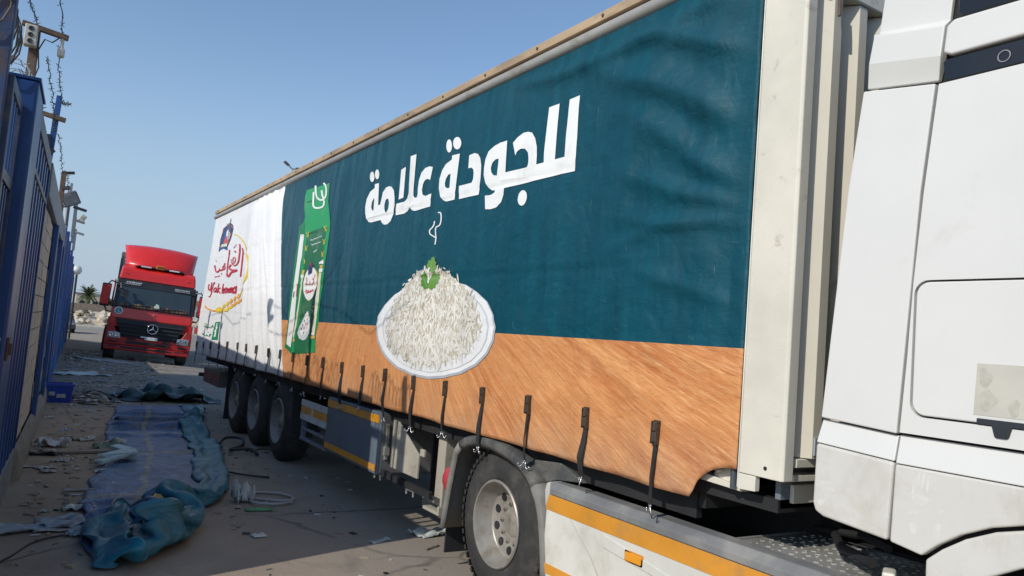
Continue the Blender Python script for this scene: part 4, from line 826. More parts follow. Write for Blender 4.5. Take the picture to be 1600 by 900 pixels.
# underframe
MB().box(3.60, 3.78, 2.5, 15.9, .86, 1.13).box(4.56, 4.74, 2.5, 15.9, .86, 1.13).build('chassis_beam', dark, t_tr)
k = MB()
for i in range(22): k.box(3.0, 5.38, 2.75+i*.62, 2.80+i*.62, 1.06, 1.135)
k.build('cross_members', dark, t_tr)
MB().box(2.99, 3.03, 2.8, 16.0, 1.0, 1.136).build('side_rave', dark, t_tr)
# wheels of the trailer
tyre = pm('tyre_rubber', (.030, .029, .028), .85, var=.25, vs=5, dirt=(.09, .08, .068), dscale=5, dth=(.5, .8), bump=.15, bscale=70)
rimm = pm('rim_steel', (.31, .29, .255), .45, .35, var=.15, vs=5, dirt=(.20, .165, .12), dscale=7, dth=(.5, .7))
rimt = pm('rim_dusty', (.25, .245, .235), .6, .15, var=.2, vs=5, dirt=(.14, .125, .10), dscale=7)
hubm = pm('hub_cast', (.30, .275, .23), .6, .2, var=.25, vs=8, dirt=(.12, .09, .06), dscale=10)
def drive_disc(Rr, d): return [(.03, Rr-.004), (-.004, Rr+.004), (-.012, Rr-.004), (-.010, Rr-.014), (.01, Rr-.022), (.05, Rr-.03), (.075, Rr-.045), (d-.01, Rr-.055), (d, Rr-.062), (d+.004, Rr-.072), (d+.008, .2), (d+.014, .168), (d+.022, .158), (d+.026, .12), (d+.026, 0)]
NUT = MB().lathe((0, 0, 0), 'x', [(-.034, 0), (-.034, .013), (-.014, .016), (-.014, .022), (.01, .023)], 8).mesh('wheel_nut', hubm)
def make_wheel(parent, x, y, z, Ro, wd, name='wheel', deep=.14, rm=None, holes=8, tread=True, n=72, hr=.026, drive=False):
    rm = rm or rimm; Rr = .304
    k = MB().lathe((x, y, z), 'x', [(.03, Rr-.012), (.006, Rr+.006), (.0, Rr+.03), (-.004, Rr+.07), (.0, Rr+.11), (.003, Rr+.115), (.006, Rr+.13), (.02, Ro-.055), (.032, Ro-.03), (.045, Ro-.012), (.07, Ro-.002), (wd/2, Ro), (wd-.07, Ro-.002), (wd-.03, Ro-.03), (wd, Rr+.05), (wd-.02, Rr)], n)
    ty = k.build('tyre' if name == 'tyre' else name, tyre, parent, angle=50)
    if tread:
        k = MB(); nb = 56
        for i in range(nb):
            a = 2*math.pi*i/nb
            M = Matrix.Translation((x, y, z)) @ Matrix.Rotation(a, 4, 'X')
            for xo, wl, sk in ((.062, .075, .12), (.15, .07, -.12), (.235, .06, .1)):
                if xo+wl > wd+.02: continue
                k.add([M @ Vector(q) for q in ((xo-wl*.5, -.019, Ro-.02), (xo+wl*.5, -.019+sk*.1, Ro-.02), (xo+wl*.5, .019+sk*.1, Ro-.02), (xo-wl*.5, .019, Ro-.02), (xo-wl*.5+.004, -.016, Ro+.012), (xo+wl*.5-.004, -.016+sk*.1, Ro+.012), (xo+wl*.5-.004, .016+sk*.1, Ro+.012), (xo-wl*.5+.004, .016, Ro+.012))],
                      [(4, 5, 6, 7), (0, 1, 5, 4), (1, 2, 6, 5), (2, 3, 7, 6), (3, 0, 4, 7)])
        stuff(k.build('tread_blocks', tyre, ty))
    k = MB().lathe((x, y, z), 'x', drive_disc(Rr, deep) if drive else [(.03, Rr-.004), (-.004, Rr+.004), (-.012, Rr-.004), (-.010, Rr-.014), (.01, Rr-.022), (.05, Rr-.03), (.075, Rr-.055), (deep, Rr-.065), (deep+.005, Rr-.075), (deep-.015, .17), (deep-.04, .155), (deep-.045, .13), (deep-.045, 0)], n)
    k.build('rim', rm, ty, angle=45)
    for i in range(holes):
        a = 2*math.pi*(i+.5)/holes; rh = (Rr-.07+.165)/2
        MB().lathe((x+deep+(.010 if drive else -.012), y+rh*math.cos(a), z+rh*math.sin(a)), 'x', [(-.006, 0), (-.006, hr), (.012, hr+.004)], 16).build('hand_hole', black, ty)
    for i in range(10):
        a = 2*math.pi*i/10; o = bpy.data.objects.new('wheel_nut', NUT); COL.objects.link(o); o.location = (x+deep+(.03 if drive else -.05), y+.142*math.cos(a), z+.142*math.sin(a)); attach(o, ty)
    MB().lathe((x+deep+(.03 if drive else -.05), y, z), 'x', [(-.012, 0), (-.012, .09), (-.006, .10), (.0, .115), (.005, .12)] if drive else [(-.055, 0), (-.055, .055), (-.045, .07), (-.02, .085), (-.012, .115), (.005, .12)], 24).build('hub', hubm, ty, angle=40)
    return ty
for i in range(3):
    make_wheel(t_tr, 2.93, 10.36+1.31*i, .52, .525, .37, holes=8, rm=rimt, tread=False, deep=.13, n=56)
    MB().lathe((4.98, 10.36+1.31*i, .52), 'x', [(0, .3), (.02, .5), (.18, .525), (.35, .5), (.37, .3)], 32).build('wheel', tyre, t_tr, angle=50)
    MB().tube([(3.2, 10.36+1.31*i, .52), (5.2, 10.36+1.31*i, .52)], .07, 10).build('axle', dark, t_tr)
# mudflap, tail lamp bar, underrun
MB().box(2.95, 3.4, 13.72, 13.74, .12, 1.06).build('mudflap', pm('flap_rubber', (.025, .026, .03), .8, var=.25), t_tr)
MB().box(2.95, 3.35, 9.78, 9.80, .45, 1.0).build('mudflap', pm('flap_rubber', (.025, .026, .03), .8), t_tr)
lb = MB().box(2.93, 3.4, 14.35, 15.75, .60, .88).build('lamp_box', pm('lampbox_steel', (.14, .125, .11), .6, dirt=(.2, .13, .08), dscale=4), t_tr, bevel=.01)
MB().box(2.922, 2.928, 14.45, 15.65, .64, .84).build('reflector_panel', pm('rusty_red', (.22, .075, .045), .6, var=.3, dirt=(.2, .18, .15)), lb, bevel=.003)
MB().box(2.85, 2.97, 15.76, 15.84, .69, .76).build('side_marker', black, t_tr, bevel=.01)
# reflective side boards between axle and box
wh = pm('board_white', (.52, .52, .50), .5, var=.1, dirt=(.3, .27, .22), dscale=4); org = pm('reflex_orange', (.70, .30, .02), .4, var=.1, dirt=(.4, .22, .08), dscale=5)
for a in ((.853, .93, wh), (.69, .765, wh)): MB().box(2.90, 2.925, 8.33, 9.28, a[0], a[1]).build('side_board', a[2], t_tr, bevel=.004)
sb = MB().box(2.903, 2.922, 8.33, 9.27, .768, .85).build('reflex_strip', org, t_tr)
MB().box(2.900, 2.9025, 8.80, 8.86, .77, .848).build('white_segment', wh, sb)
MB().box(2.93, 2.98, 9.24, 9.29, .44, .69).box(2.93, 2.98, 8.36, 8.40, .44, .69).build('hanger', greyrail, t_tr)
MB().box(2.92, 3.0, 8.33, 9.29, .44, .47).box(2.92, 2.94, 8.4, 9.24, .565, .60).build('side_guard_rail', greyrail, t_tr, bevel=.004)
MB().lathe((3.2, 8.8, .66), 'y', [(-.35, 0), (-.35, .12), (.35, .12), (.35, 0)], 20).build('air_tank', greyrail, t_tr, angle=40)
# equipment box
boxm = pm('box_bluegrey', (.135, .165, .20), .45, .15, var=.18, vs=2, stretch=(1, 3, .5), dirt=(.24, .22, .19), dscale=3, dth=(.55, .8))
cr2 = pm('box_cream', (.38, .35, .285), .6, var=.12, dirt=(.22, .17, .12), dscale=6, dth=(.55, .7))
tb = MB().box(2.90, 3.5, 6.78, 8.31, .47, 1.06).build('equipment_box', boxm, t_tr, bevel=.012)
MB().box(2.894, 2.898, 6.80, 8.30, .955, 1.03).build('reflex_strip', org, tb); MB().box(2.894, 2.898, 6.80, 8.30, .50, .56).build('reflex_strip', org, tb)
MB().box(2.892, 2.90, 6.86, 6.90, .955, 1.032).build('sunlit_strip_end', pm('reflex_sunlit', (.85, .42, .03), .4), tb)  # sunlit spot at the strip's end, painted as a brighter orange piece
MB().box(2.93, 3.47, 6.765, 6.777, .49, 1.04).build('end_plate', pm('box_end_shaded', (.16, .16, .155), .6, var=.2, dirt=(.10, .09, .08), dscale=5), tb, bevel=.004)  # curtain's shade on the box end is put into this dark grey
MB().box(2.955, 2.985, 6.735, 6.763, .62, .96).box(2.945, 3.0, 6.73, 6.765, .66, .74).build('latch_rod', railg, tb, bevel=.003)
MB().box(2.905, 2.93, 6.45, 6.49, .60, 1.03).build('upright', cr2, t_tr, bevel=.004)
MB().prism([(6.42, .60), (5.92, .60), (5.92, .80), (6.40, 1.03)], 'x', 2.91, 2.93).build('bracket_plate', cr2, t_tr, bevel=.004)
MB().box(2.91, 2.93, 5.82, 5.90, .80, .86).build('bracket_lug', cr2, t_tr, bevel=.004)
for y0_ in (6.92, 6.18): MB().tube([(2.95, y0_, .42), (2.95, y0_, .465), (2.95, y0_-.14, .465), (2.95, y0_-.14, .42)], .009, 6).build('step_loop', railg, t_tr)
MB().box(2.94, 2.975, 5.72, 6.76, .468, .525).build('lower_frame', dark, t_tr)
# landing gear
lg = MB().box(3.06, 3.18, 5.72, 5.86, .40, 1.1).build('landing_leg', cr2, t_tr, bevel=.008)
MB().box(3.0, 3.26, 5.64, 5.94, .345, .372).box(3.0, 3.26, 5.64, 5.67, .372, .42).build('foot_pan', cr2, lg, bevel=.004)
MB().lathe((3.08, 5.95, .42), 'y', [(0, .0), (.0, .03), (.12, .012), (.12, 0)], 14).build('foot_pin', cr2, lg, angle=40)
MB().box(3.27, 3.33, 6.05, 6.5, .235, .345).build('step_bar', pm('block_grey', (.26, .24, .20), .8, var=.2), t_tr, bevel=.006)
MB().box(3.30, 3.34, 6.12, 6.16, .35, 1.1).box(3.30, 3.34, 6.38, 6.42, .35, 1.1).build('step_hanger', dark, t_tr)
MB().lathe((2.97, 5.46, .68), 'x', [(-.03, 0), (-.02, .07), (.0, .10), (.06, .10)], 20).build('air_coupling', pm('faded_red', (.42, .05, .06), .5), t_tr, angle=40)
# tension straps with buckle and hook
web = pm('webbing_black', (.020, .019, .019), .75, var=.3, vs=30)
bkl = pm('buckle_steel', (.085, .075, .062), .5, .5, var=.35, vs=40, dirt=(.18, .13, .08), dscale=50)
zinc = pm('zinc', (.46, .46, .45), .3, .9, var=.1, vs=30)
kb = MB().box(-.012, .0, -.021, .021, -.13, 0).box(-.021, -.0125, -.016, .016, -.055, -.008).box(-.024, -.0125, -.018, .018, -.115, -.062).box(-.027, -.0125, -.022, -.017, -.125, -.005).box(-.027, -.0125, .017, .022, -.125, -.005)
me_b = kb.mesh('buckle', bkl)
kh = MB()
for sy in (-1, 1):
    kh.tube([(0, sy*.006, .012), (0, sy*.012, -.012), (-.004, sy*.024, -.034), (-.008, sy*.040, -.040), (-.008, sy*.050, -.026), (-.006, sy*.046, -.012)], .0052, 6)
kh.tube([(0, -.026, .012), (0, .026, .012)], .0052, 6)
me_h = kh.mesh('hook', zinc, True)
rr = random.Random(4)
for i in range(22):
    y = 3.0+.61*i+rr.uniform(-.02, .02); dzr = -.12*ss(12.5, 16, y)
    z1 = 1.482+float(dzr)+rr.uniform(-.008, .008); xb = XS-float(bulge(y, z1-.07))-.006
    zh = z1-.455+rr.uniform(-.02, .03); dy = rr.uniform(.0, .035); xh = xb-.005+rr.uniform(-.01, .025)
    P = [(xb-.004, y, z1-.125), (xb-.012, y+.002, z1-.2), (xb-.014-rr.uniform(0, .01), y+dy*.4+.006, z1-.30), ((xb+xh)/2-.01, y+dy*.75, z1-.38), (xh, y+dy, zh+.012)]
    tw = rr.uniform(-.5, .5); k = MB(); W = []
    Q = []
    for a in range(len(P)-1):
        for u in (0, .5): Q.append(Vector(P[a]).lerp(Vector(P[a+1]), u))
    Q.append(Vector(P[-1]))
    for j, q in enumerate(Q):
        an = tw*math.sin(j/len(Q)*math.pi); e = Vector((math.sin(an), math.cos(an), 0))*.0185
        n_ = Vector((math.cos(an), -math.sin(an), 0))*.0016
        W += [q-e-n_, q+e-n_, q+e+n_, q-e+n_]
    k.add(W, [(4*j+a, 4*j+(a+1) % 4, 4*j+4+(a+1) % 4, 4*j+4+a) for j in range(len(Q)-1) for a in range(4)]+[(0, 1, 2, 3), (4*len(Q)-1, 4*len(Q)-2, 4*len(Q)-3, 4*len(Q)-4)])
    st_ = k.build('tension_strap', web, t_tr)
    o = bpy.data.objects.new('buckle', me_b); COL.objects.link(o); o.parent = st_; o.location = (xb, y, z1); o.rotation_euler = (rr.uniform(-.03, .03), rr.uniform(-.06, .02), rr.uniform(-.05, .05))
    o = bpy.data.objects.new('hook', me_h); COL.objects.link(o); o.parent = st_; o.scale = (.85, .85, .85); o.location = (xh, y+dy, zh); o.rotation_euler = (rr.uniform(-.2, .2), rr.uniform(-.2, .2), rr.uniform(-.7, .7))

# ================================================================== WHITE TRACTOR UNIT
t_w = thing('tractor_unit', 'white tractor unit coupled to the curtain trailer, cab at the right edge', 'truck', (4.1, 2.2, 0))
cabw = pm('cab_white', (.655, .645, .61), .32, var=.04, vs=1.2, dirt=(.55, .53, .47), dscale=2.2, dth=(.60, .85), coat=.3)
cabd = pm('cab_white_dusty', (.60, .58, .53), .45, var=.06, vs=1.4, dirt=(.47, .44, .37), dscale=4, dth=(.48, .75), bump=.03)
gapm = pm('gap_black', (.01, .01, .011), .6)
XC = 2.90
# cab shell behind the outer panels
sh = [(2.0, 1.22), (1.99, 1.6), (1.93, 2.6), (1.86, 3.2), (1.80, 3.7), (.4, 3.85), (-.35, 3.6), (-.62, 2.6), (-.70, 1.5), (-.66, .55), (.25, .55), (.30, .9), (.55, 1.2), (1.0, 1.33), (1.55, 1.15)]
MB().prism(sh, 'x', 2.955, 5.35).build('cab_shell', gapm, t_w)
def panel_(name, pts, mt, x0=XC, x1=2.945, bev=.008, parent=t_w, seg=3): return MB().prism(pts, 'x', x0, x1).build(name, mt, parent, bevel=bev, seg=seg)
panel_('rear_fairing', [(2.040, 1.612), (1.966, 2.587), (1.915, 3.020), (1.607, 2.978), (1.649, 2.546), (1.704, 1.590)], cabw, bev=.006)
# upper fairing: a bevelled step under a leaning top
k = MB()
A_ = [(1.912, 3.035), (1.607, 2.995)]; B_ = [(1.895, 3.135), (1.590, 3.085)]; C_ = [(1.876, 3.255), (1.578, 3.205)]; D_ = [(1.872, 3.275), (1.574, 3.235)]; E_ = [(1.82, 3.66), (1.53, 3.66)]
xs_ = [2.925, 2.898, 2.898, 2.93, 2.915]
vs_ = []
for (q, x) in zip((A_, B_, C_, D_, E_), xs_): vs_ += [(x, q[0][0], q[0][1]), (x, q[1][0], q[1][1])]
n0 = len(vs_); vs_ += [(2.95, a[1], a[2]) for a in vs_]
fs = [(2*i, 2*i+1, 2*i+3, 2*i+2) for i in range(4)]+[(n0+2*i, n0+2*i+1, n0+2*i+3, n0+2*i+2) for i in range(4)]
fs += [(2*i, 2*i+2, n0+2*i+2, n0+2*i) for i in range(4)]+[(2*i+1, 2*i+3, n0+2*i+3, n0+2*i+1) for i in range(4)]+[(0, 1, n0+1, n0), (8, 9, n0+9, n0+8)]
k.add(vs_, fs).build('upper_fairing', cabw, t_w, bevel=.004)
# lower rear corner with a chamfered shoulder
def shoulder(name, outl, ztop, mt):
    """panel whose top edge leans back: outl polygon below the shoulder, then a sloped strip"""
    o = panel_(name, outl, mt, bev=.01); return o
panel_('lower_corner', [(2.058, 1.500), (2.062, 1.250), (2.050, 1.215), (2.010, 1.198), (1.724, 1.172), (1.709, 1.478)], cabd, bev=.012)
MB().add([(2.902, 2.057, 1.504), (2.902, 1.708, 1.482), (2.922, 1.706, 1.582), (2.922, 2.044, 1.604), (2.95, 2.057, 1.504), (2.95, 1.708, 1.482), (2.95, 1.706, 1.582), (2.95, 2.044, 1.604)], [(0, 1, 2, 3), (4, 5, 6, 7), (0, 1, 5, 4), (1, 2, 6, 5), (2, 3, 7, 6), (3, 0, 4, 7)]).build('corner_shoulder', cabw, t_w, bevel=.004)
# main side of the cab with rounded locker opening
def rrect(y0, y1, z0, z1, r, n=6, corners=(1, 1, 1, 1)):
    P = []
    for (cy, cz, a0, on) in ((y0+r, z0+r, 180, corners[0]), (y1-r, z0+r, 270, corners[1]), (y1-r, z1-r, 0, corners[2]), (y0+r, z1-r, 90, corners[3])):
        for i in range(n+1):
            a = R(a0+90*i/n); P.append((cy+r*math.cos(a), cz+r*math.sin(a)))
    return P
lock = rrect(.62, 1.655, 1.665, 2.195, .055)
side = [(1.690, 1.597), (1.672, 1.9), (1.660, 2.19), (1.634, 2.546), (1.592, 2.972), (.40, 2.972), (.30, 2.6), (.30, 1.597)]
def holed(name, outer, hole, x0, x1, mt):
    k = MB(); tri = tessellate_polygon([[Vector((*p, 0)) for p in outer], [Vector((*p, 0)) for p in hole]]); flat = outer+hole; n = len(flat)
    k.add([(x0, *p) for p in flat]+[(x1, *p) for p in flat], [tuple(t) for t in tri]+[tuple(i+n for i in t) for t in tri])
    for off, L in ((0, len(outer)), (len(outer), len(hole))):
        k.add([(x0, *flat[off+i]) for i in range(L)]+[(x1, *flat[off+i]) for i in range(L)], [(i, (i+1) % L, L+(i+1) % L, L+i) for i in range(L)])
    o = k.build(name, mt, t_w)
    return o
holed('cab_side', side, lock, XC, 2.945, cabw)
panel_('locker_hatch', rrect(.628, 1.648, 1.672, 2.188, .05), cabw, x0=2.902, bev=.006)
# black trim strip and window line
st = panel_('trim_strip', [(1.575, 2.982), (1.585, 3.062), (1.57, 3.070), (.30, 3.070), (.30, 2.982)], pm('trim_black', (.012, .014, .019), .25, var=.1), x0=2.912, bev=.003)
MB().lathe((2.911, 1.362, 3.022), 'x', [(-.002, .019), (-.0025, .021), (-.002, .023)], 28).build('ring_mark', pm('ring_grey', (.20, .2, .2), .4), st)
panel_('window_surround', [(1.573, 3.200), (1.545, 3.222), (.35, 3.200), (.35, 3.080), (1.55, 3.080), (1.582, 3.095)], cabw, bev=.01)
gl_ = pm('tinted_glass', (.012, .013, .015), .08, var=.05)
panel_('side_window', [(1.532, 3.245), (1.522, 3.60), (1.0, 3.72), (.35, 3.72), (.35, 3.212), (1.515, 3.222)], gl_, x0=2.905, bev=.006)
# lower side with front wheel arch
arc = [(1.588, 1.152), (1.53, 1.205), (1.45, 1.262), (1.35, 1.312), (1.244, 1.345), (1.0, 1.365), (.75, 1.345), (.55, 1.26), (.42, 1.12), (.36, .95)]
panel_('lower_side', [(1.703, 1.472), (1.712, 1.172)]+arc+[(.30, .95), (.30, 1.472)], cabd, bev=.008)
MB().add([(2.902, 1.702, 1.476), (2.902, .30, 1.476), (2.922, .30, 1.586), (2.922, 1.699, 1.586), (2.95, 1.702, 1.476), (2.95, .30, 1.476), (2.95, .30, 1.586), (2.95, 1.699, 1.586)], [(0, 1, 2, 3), (4, 5, 6, 7), (0, 1, 5, 4), (1, 2, 6, 5), (2, 3, 7, 6), (3, 0, 4, 7)]).build('side_shoulder', cabw, t_w, bevel=.004)
ar2 = [(p[0]-.012 if p[0] > .9 else p[0]+.012, p[1]-.012) for p in arc]
panel_('arch_liner', [(1.575, 1.05)]+ar2+[(.42, .9), (.52, 1.08), (.72, 1.2), (1.0, 1.235), (1.25, 1.2), (1.42, 1.1), (1.47, 1.03)], cabd, x0=2.908, bev=.01)
# front of the cab (outside the picture)
MB().box(2.93, 5.37, -.72, -.60, .5, 1.5).build('front_panel', cabw, t_w, bevel=.03)
MB().prism([(-.70, 1.55), (-.61, 2.6), (-.58, 2.6), (-.66, 1.55)], 'x', 3.05, 5.25).build('windscreen', gl_, t_w)
MB().box(2.90, 2.945, -.6, .28, 1.0, 2.96).build('cab_door', cabw, t_w, bevel=.01)
# old sticker, dusty marks and latch on the hatch
stk = panel_('faded_sticker', [(1.412, 1.886), (1.10, 1.886), (1.10, 1.70), (1.420, 1.70)], pm('sticker_beige', (.50, .48, .41), .6, var=.06, vs=8), x0=2.9005, x1=2.9035, bev=0)
for y0, z0, a, c_ in ((1.385, 1.835, .022, .035), (1.375, 1.755, .028, .034), (1.285, 1.735, .018, .03)):
    panel_('stain', [(y0+a*math.cos(t)*(1+.25*math.sin(3*t+y0*40)), z0+c_*math.sin(t)*(1+.2*math.cos(2*t+z0*30))) for t in [i*math.pi/12 for i in range(24)]], pm('stain_brown', (.455, .43, .365), .7, var=.12, vs=30), x0=2.8997, x1=2.9025, bev=0, parent=stk)
la = panel_('hatch_latch', [(1.405, 1.689), (1.405, 1.668), (1.355, 1.668), (1.345, 1.632), (1.338, 1.627), (1.305, 1.627), (1.298, 1.632), (1.288, 1.668), (1.25, 1.668), (1.25, 1.689)], pm('latch_black', (.022, .026, .032), .45, var=.2), x0=2.893, x1=2.9035, bev=.002)
# cleaned finger and palm prints wiped in the dust
pr = pm('wiped_paint', (.625, .61, .565), .4, var=.06, vs=25)
rr = random.Random(2); hp = []
for i, (y0, z0) in enumerate(((1.625, 1.40), (1.608, 1.425), (1.590, 1.43), (1.572, 1.42))):
    hp.append([(y0+.006*math.cos(t)-.01*math.sin(t)*.3, z0+.034*math.sin(t)) for t in [j*math.pi/6 for j in range(12)]])
hp.append([(1.60+.032*math.cos(t)*(1+.2*math.sin(3*t)), 1.352+.022*math.sin(t)) for t in [j*math.pi/7 for j in range(14)]])
for y0, z0, a, c_ in ((1.622, 1.245, .014, .026), (1.625, 1.30, .018, .010), (1.53, 1.25, .012, .04), (1.52, 1.325, .010, .014), (2.00, 1.34, .03, .006), (1.98, 1.315, .022, .005), (2.02, 1.255, .016, .016)):
    hp.append([(y0+a*math.cos(t)*(1+.25*math.sin(3*t+y0*50)), z0+c_*math.sin(t)*(1+.2*math.cos(2*t))) for t in [j*math.pi/7 for j in range(14)]])
for h in hp: MB().prism(h, 'x', 2.8994, 2.9015).build('hand_print', pr, t_w)
# chassis, fifth wheel, catwalk
MB().box(3.72, 3.80, -.3, 5.6, .66, .93).box(4.54, 4.62, -.3, 5.6, .66, .93).build('chassis_rail', dark, t_w)
MB().box(3.66, 4.68, 3.4, 4.5, .95, 1.09).build('fifth_wheel', dark, t_w, bevel=.02)
MB().box(3.1, 3.6, 2.75, 3.9, .35, .80).build('fuel_tank', dark, t_w, bevel=.06)
alu = pm('tread_plate_alu', (.42, .41, .385), .45, .45, var=.15, vs=4, dirt=(.20, .175, .14), dscale=5, dth=(.5, .75))
cw = MB().box(2.955, 3.66, 1.30, 2.58, .915, .945).build('catwalk_plate', alu, t_w, bevel=.008)
k = MB(); rr = random.Random(8)
for r_i in range(4):
    for i in range(13):
        for j in range(4):
            x = 3.0+r_i*.165+j*.034; y = 2.52-i*.066-(.02 if j % 2 else 0)
            M = Matrix.Translation((x, y, .9455)) @ Matrix.Rotation(.78 if (i+j) % 2 else -.78, 4, 'Z')
            k.obox(M, .022, .010, .009)
stuff(k.build('tread_studs', alu, cw))
MB().box(3.0, 3.62, 2.585, 2.60, .86, .95).build('plate_lip', alu, cw, bevel=.003)
MB().tube([(3.5, 2.35, 1.0), (3.25, 2.15, 1.01), (3.1, 1.9, 1.02)], .022, 8).tube([(3.55, 2.5, .99), (3.5, 2.2, 1.03), (3.3, 1.95, 1.05)], .018, 8).build('air_hose', dark, t_w, angle=60)
MB().obox(Matrix.Translation((2.99, 1.76, 1.0)) @ Matrix.Rotation(.5, 4, 'Z'), .10, .05, .08).build('bracket', creamd, t_w, bevel=.01)
# side skirt with orange band and grey top rail
skw = pm('skirt_white', (.60, .585, .52), .45, var=.1, vs=2, dirt=(.42, .37, .28), dscale=2.4, dth=(.5, .75), bump=.04)
sko = pm('skirt_orange', (.60, .255, .028), .45, var=.12, vs=3, dirt=(.42, .22, .07), dscale=5, dth=(.55, .75))
skg = pm('skirt_rail_grey', (.175, .175, .172), .55, var=.22, vs=3, dirt=(.31, .29, .25), dscale=3, dth=(.5, .75))
sk = MB().prism([(3.978, .885), (3.982, .60), (3.93, .33), (.9, .33), (.9, .885)], 'x', 2.89, 2.93).build('side_skirt', skw, t_w, bevel=.008)
MB().prism([(3.975, .884), (3.975, .788), (.9, .785), (.9, .884)], 'x', 2.8865, 2.8895).build('orange_band', sko, sk)
MB().prism([(3.955, .46), (3.935, .40), (.9, .40), (.9, .46)], 'x', 2.8865, 2.8895).build('orange_band', sko, sk)
MB().prism([(2.883, .888), (2.883, .925), (2.925, .962), (3.02, .962), (3.02, .945), (2.93, .945), (2.93, .888)], 'y', .9, 3.945).build('skirt_rail', skg, sk, bevel=.005)
MB().prism([(4.0, .90), (3.985, .95), (3.95, .965), (3.947, .888), (3.98, .80)], 'x', 2.882, 3.02).build('rail_end', pm('rail_pale', (.45, .44, .40), .5), sk, bevel=.006)
mk = MB().prism(rrect(3.068, 3.198, .689, .735, .006, 2), 'x', 2.876, 2.889).build('side_marker', pm('amber_lens', (.75, .30, .02), .2, var=.1, coat=.5), sk, bevel=.003)
MB().prism(rrect(3.06, 3.206, .681, .743, .008, 2), 'x', 2.884, 2.8885).build('marker_base', sko, sk)
MB().prism([(3.722, .784), (3.716, .784), (3.50, .62), (3.36, .47), (3.365, .465), (3.505, .612)], 'x', 2.8875, 2.8893).build('skirt_seam', pm('seam_grey', (.45, .43, .38), .5), sk)
MB().prism([(3.40, .775), (2.6, .66), (2.2, .63), (2.2, .60), (2.6, .63), (3.40, .70)], 'x', 2.884, 2.892).build('pressed_swage', skw, sk, bevel=.006)
# drive wheel and mudguard
make_wheel(t_w, 2.935, 4.64, .53, .535, .32, holes=10, deep=.125, n=96, hr=.03, drive=True)
MB().lathe((3.27, 4.64, .515), 'x', [(0, .3), (.02, .5), (.16, .52), (.3, .5), (.3, .3)], 40).build('inner_wheel', tyre, t_w, angle=50)
MB().lathe((4.75, 4.64, .515), 'x', [(0, .3), (.02, .5), (.16, .52), (.3, .5), (.6, .5), (.62, .3)], 40).build('wheel', tyre, t_w, angle=50)
MB().lathe((2.98, 1.0, .515), 'x', [(0, .3), (.02, .5), (.16, .52), (.3, .5), (.3, .3)], 40).build('front_wheel', tyre, t_w, angle=50)
MB().tube([(3.1, 4.64, .515), (5.2, 4.64, .515)], .12, 12).build('axle', dark, t_w)
outer = [(5.385, .322), (5.36, .50), (5.33, .66), (5.295, .82), (5.257, .955), (5.20, 1.02), (5.10, 1.07), (4.946, 1.104), (4.74, 1.112), (4.533, 1.090), (4.40, 1.062), (4.276, 1.017), (4.19, .970), (4.124, .909), (4.06, .83), (4.014, .74), (3.975, .60), (3.945, .45), (3.935, .33)]
def arch(i0, i1, name, mt, off, lip, th=.012, x1=3.42):
    O = outer[i0:i1+1]; C0 = Vector((4.64, .515)); k = MB(); pts = []
    I = [tuple(Vector(p)+(C0-Vector(p)).normalized()*off) for p in O]
    n = len(O); v_ = []
    for (x, P) in ((2.905, I), (2.885, [tuple((Vector(a)+Vector(b_))/2) for a, b_ in zip(O, I)]), (2.893, O), (2.93, [tuple(Vector(p)-(C0-Vector(p)).normalized()*.012) for p in O]), (x1, [tuple(Vector(p)-(C0-Vector(p)).normalized()*.012) for p in O])): v_ += [(x, *p) for p in P]
    k.add(v_, [(r_i*n+i, r_i*n+i+1, (r_i+1)*n+i+1, (r_i+1)*n+i) for r_i in range(4) for i in range(n-1)])
    return k.build(name, mt, t_w, angle=50, solid=th)
guard = pm('guard_black', (.065, .067, .068), .5, var=.25, vs=3, dirt=(.20, .19, .165), dscale=4, dth=(.45, .75))
guardg = pm('guard_dusty', (.215, .205, .185), .6, var=.2, vs=4, dirt=(.17, .155, .13), dscale=4, dth=(.5, .75))
arch(0, 5, 'mudguard_rear', guardg, .055, 1)
arch(5, 13, 'mudguard_top', guard, .075, 1)
arch(13, 18, 'mudguard_front', guardg, .075, 1)
MB().prism([(4.30, 1.045), (4.10, .93), (3.98, .965), (3.70, 1.0), (3.95, 1.08)], 'x', 2.96, 3.2).build('guard_gusset', guard, t_w, bevel=.006)
MB().box(2.96, 3.4, 5.40, 5.42, .12, .60).build('mudflap', dark, t_w)

# ================================================================== RED TRUCK
# built in its own frame: x across (0 = centre), y backwards from the front, z up; then stood on the sloping yard
t_r = thing('red_truck', 'red cab-over truck with roof deflector parked behind the trailer, facing the camera', 'truck', (3.30, 28.0, float(gz(3.3, 28.3))))
t_r.rotation_euler = (0, R(3.2), R(-5)); t_r.scale = (1.06, 1.06, 1.06)
red = pm('truck_red', (.64, .022, .016), .26, var=.08, vs=2, coat=.5)
redd = pm('truck_red_dull', (.44, .018, .018), .42, var=.15, vs=3, dirt=(.25, .06, .05), dscale=5)  # darker, rougher red for bumper, skirt and wheel arches
blk = pm('truck_black', (.02, .02, .022), .45, var=.2)
chrome = pm('chrome', (.75, .75, .74), .15, 1., var=.05)
lamp = pm('headlamp', (.34, .38, .40), .12, .3, var=.25, vs=12)
wtxt = pm('white_lettering', (.75, .75, .74), .5)
def rb(k, name, mt, parent=None, **kw):
    o = k.build(name, mt, None, **kw); attach(o, parent or t_r, True); return o
W_ = 1.225
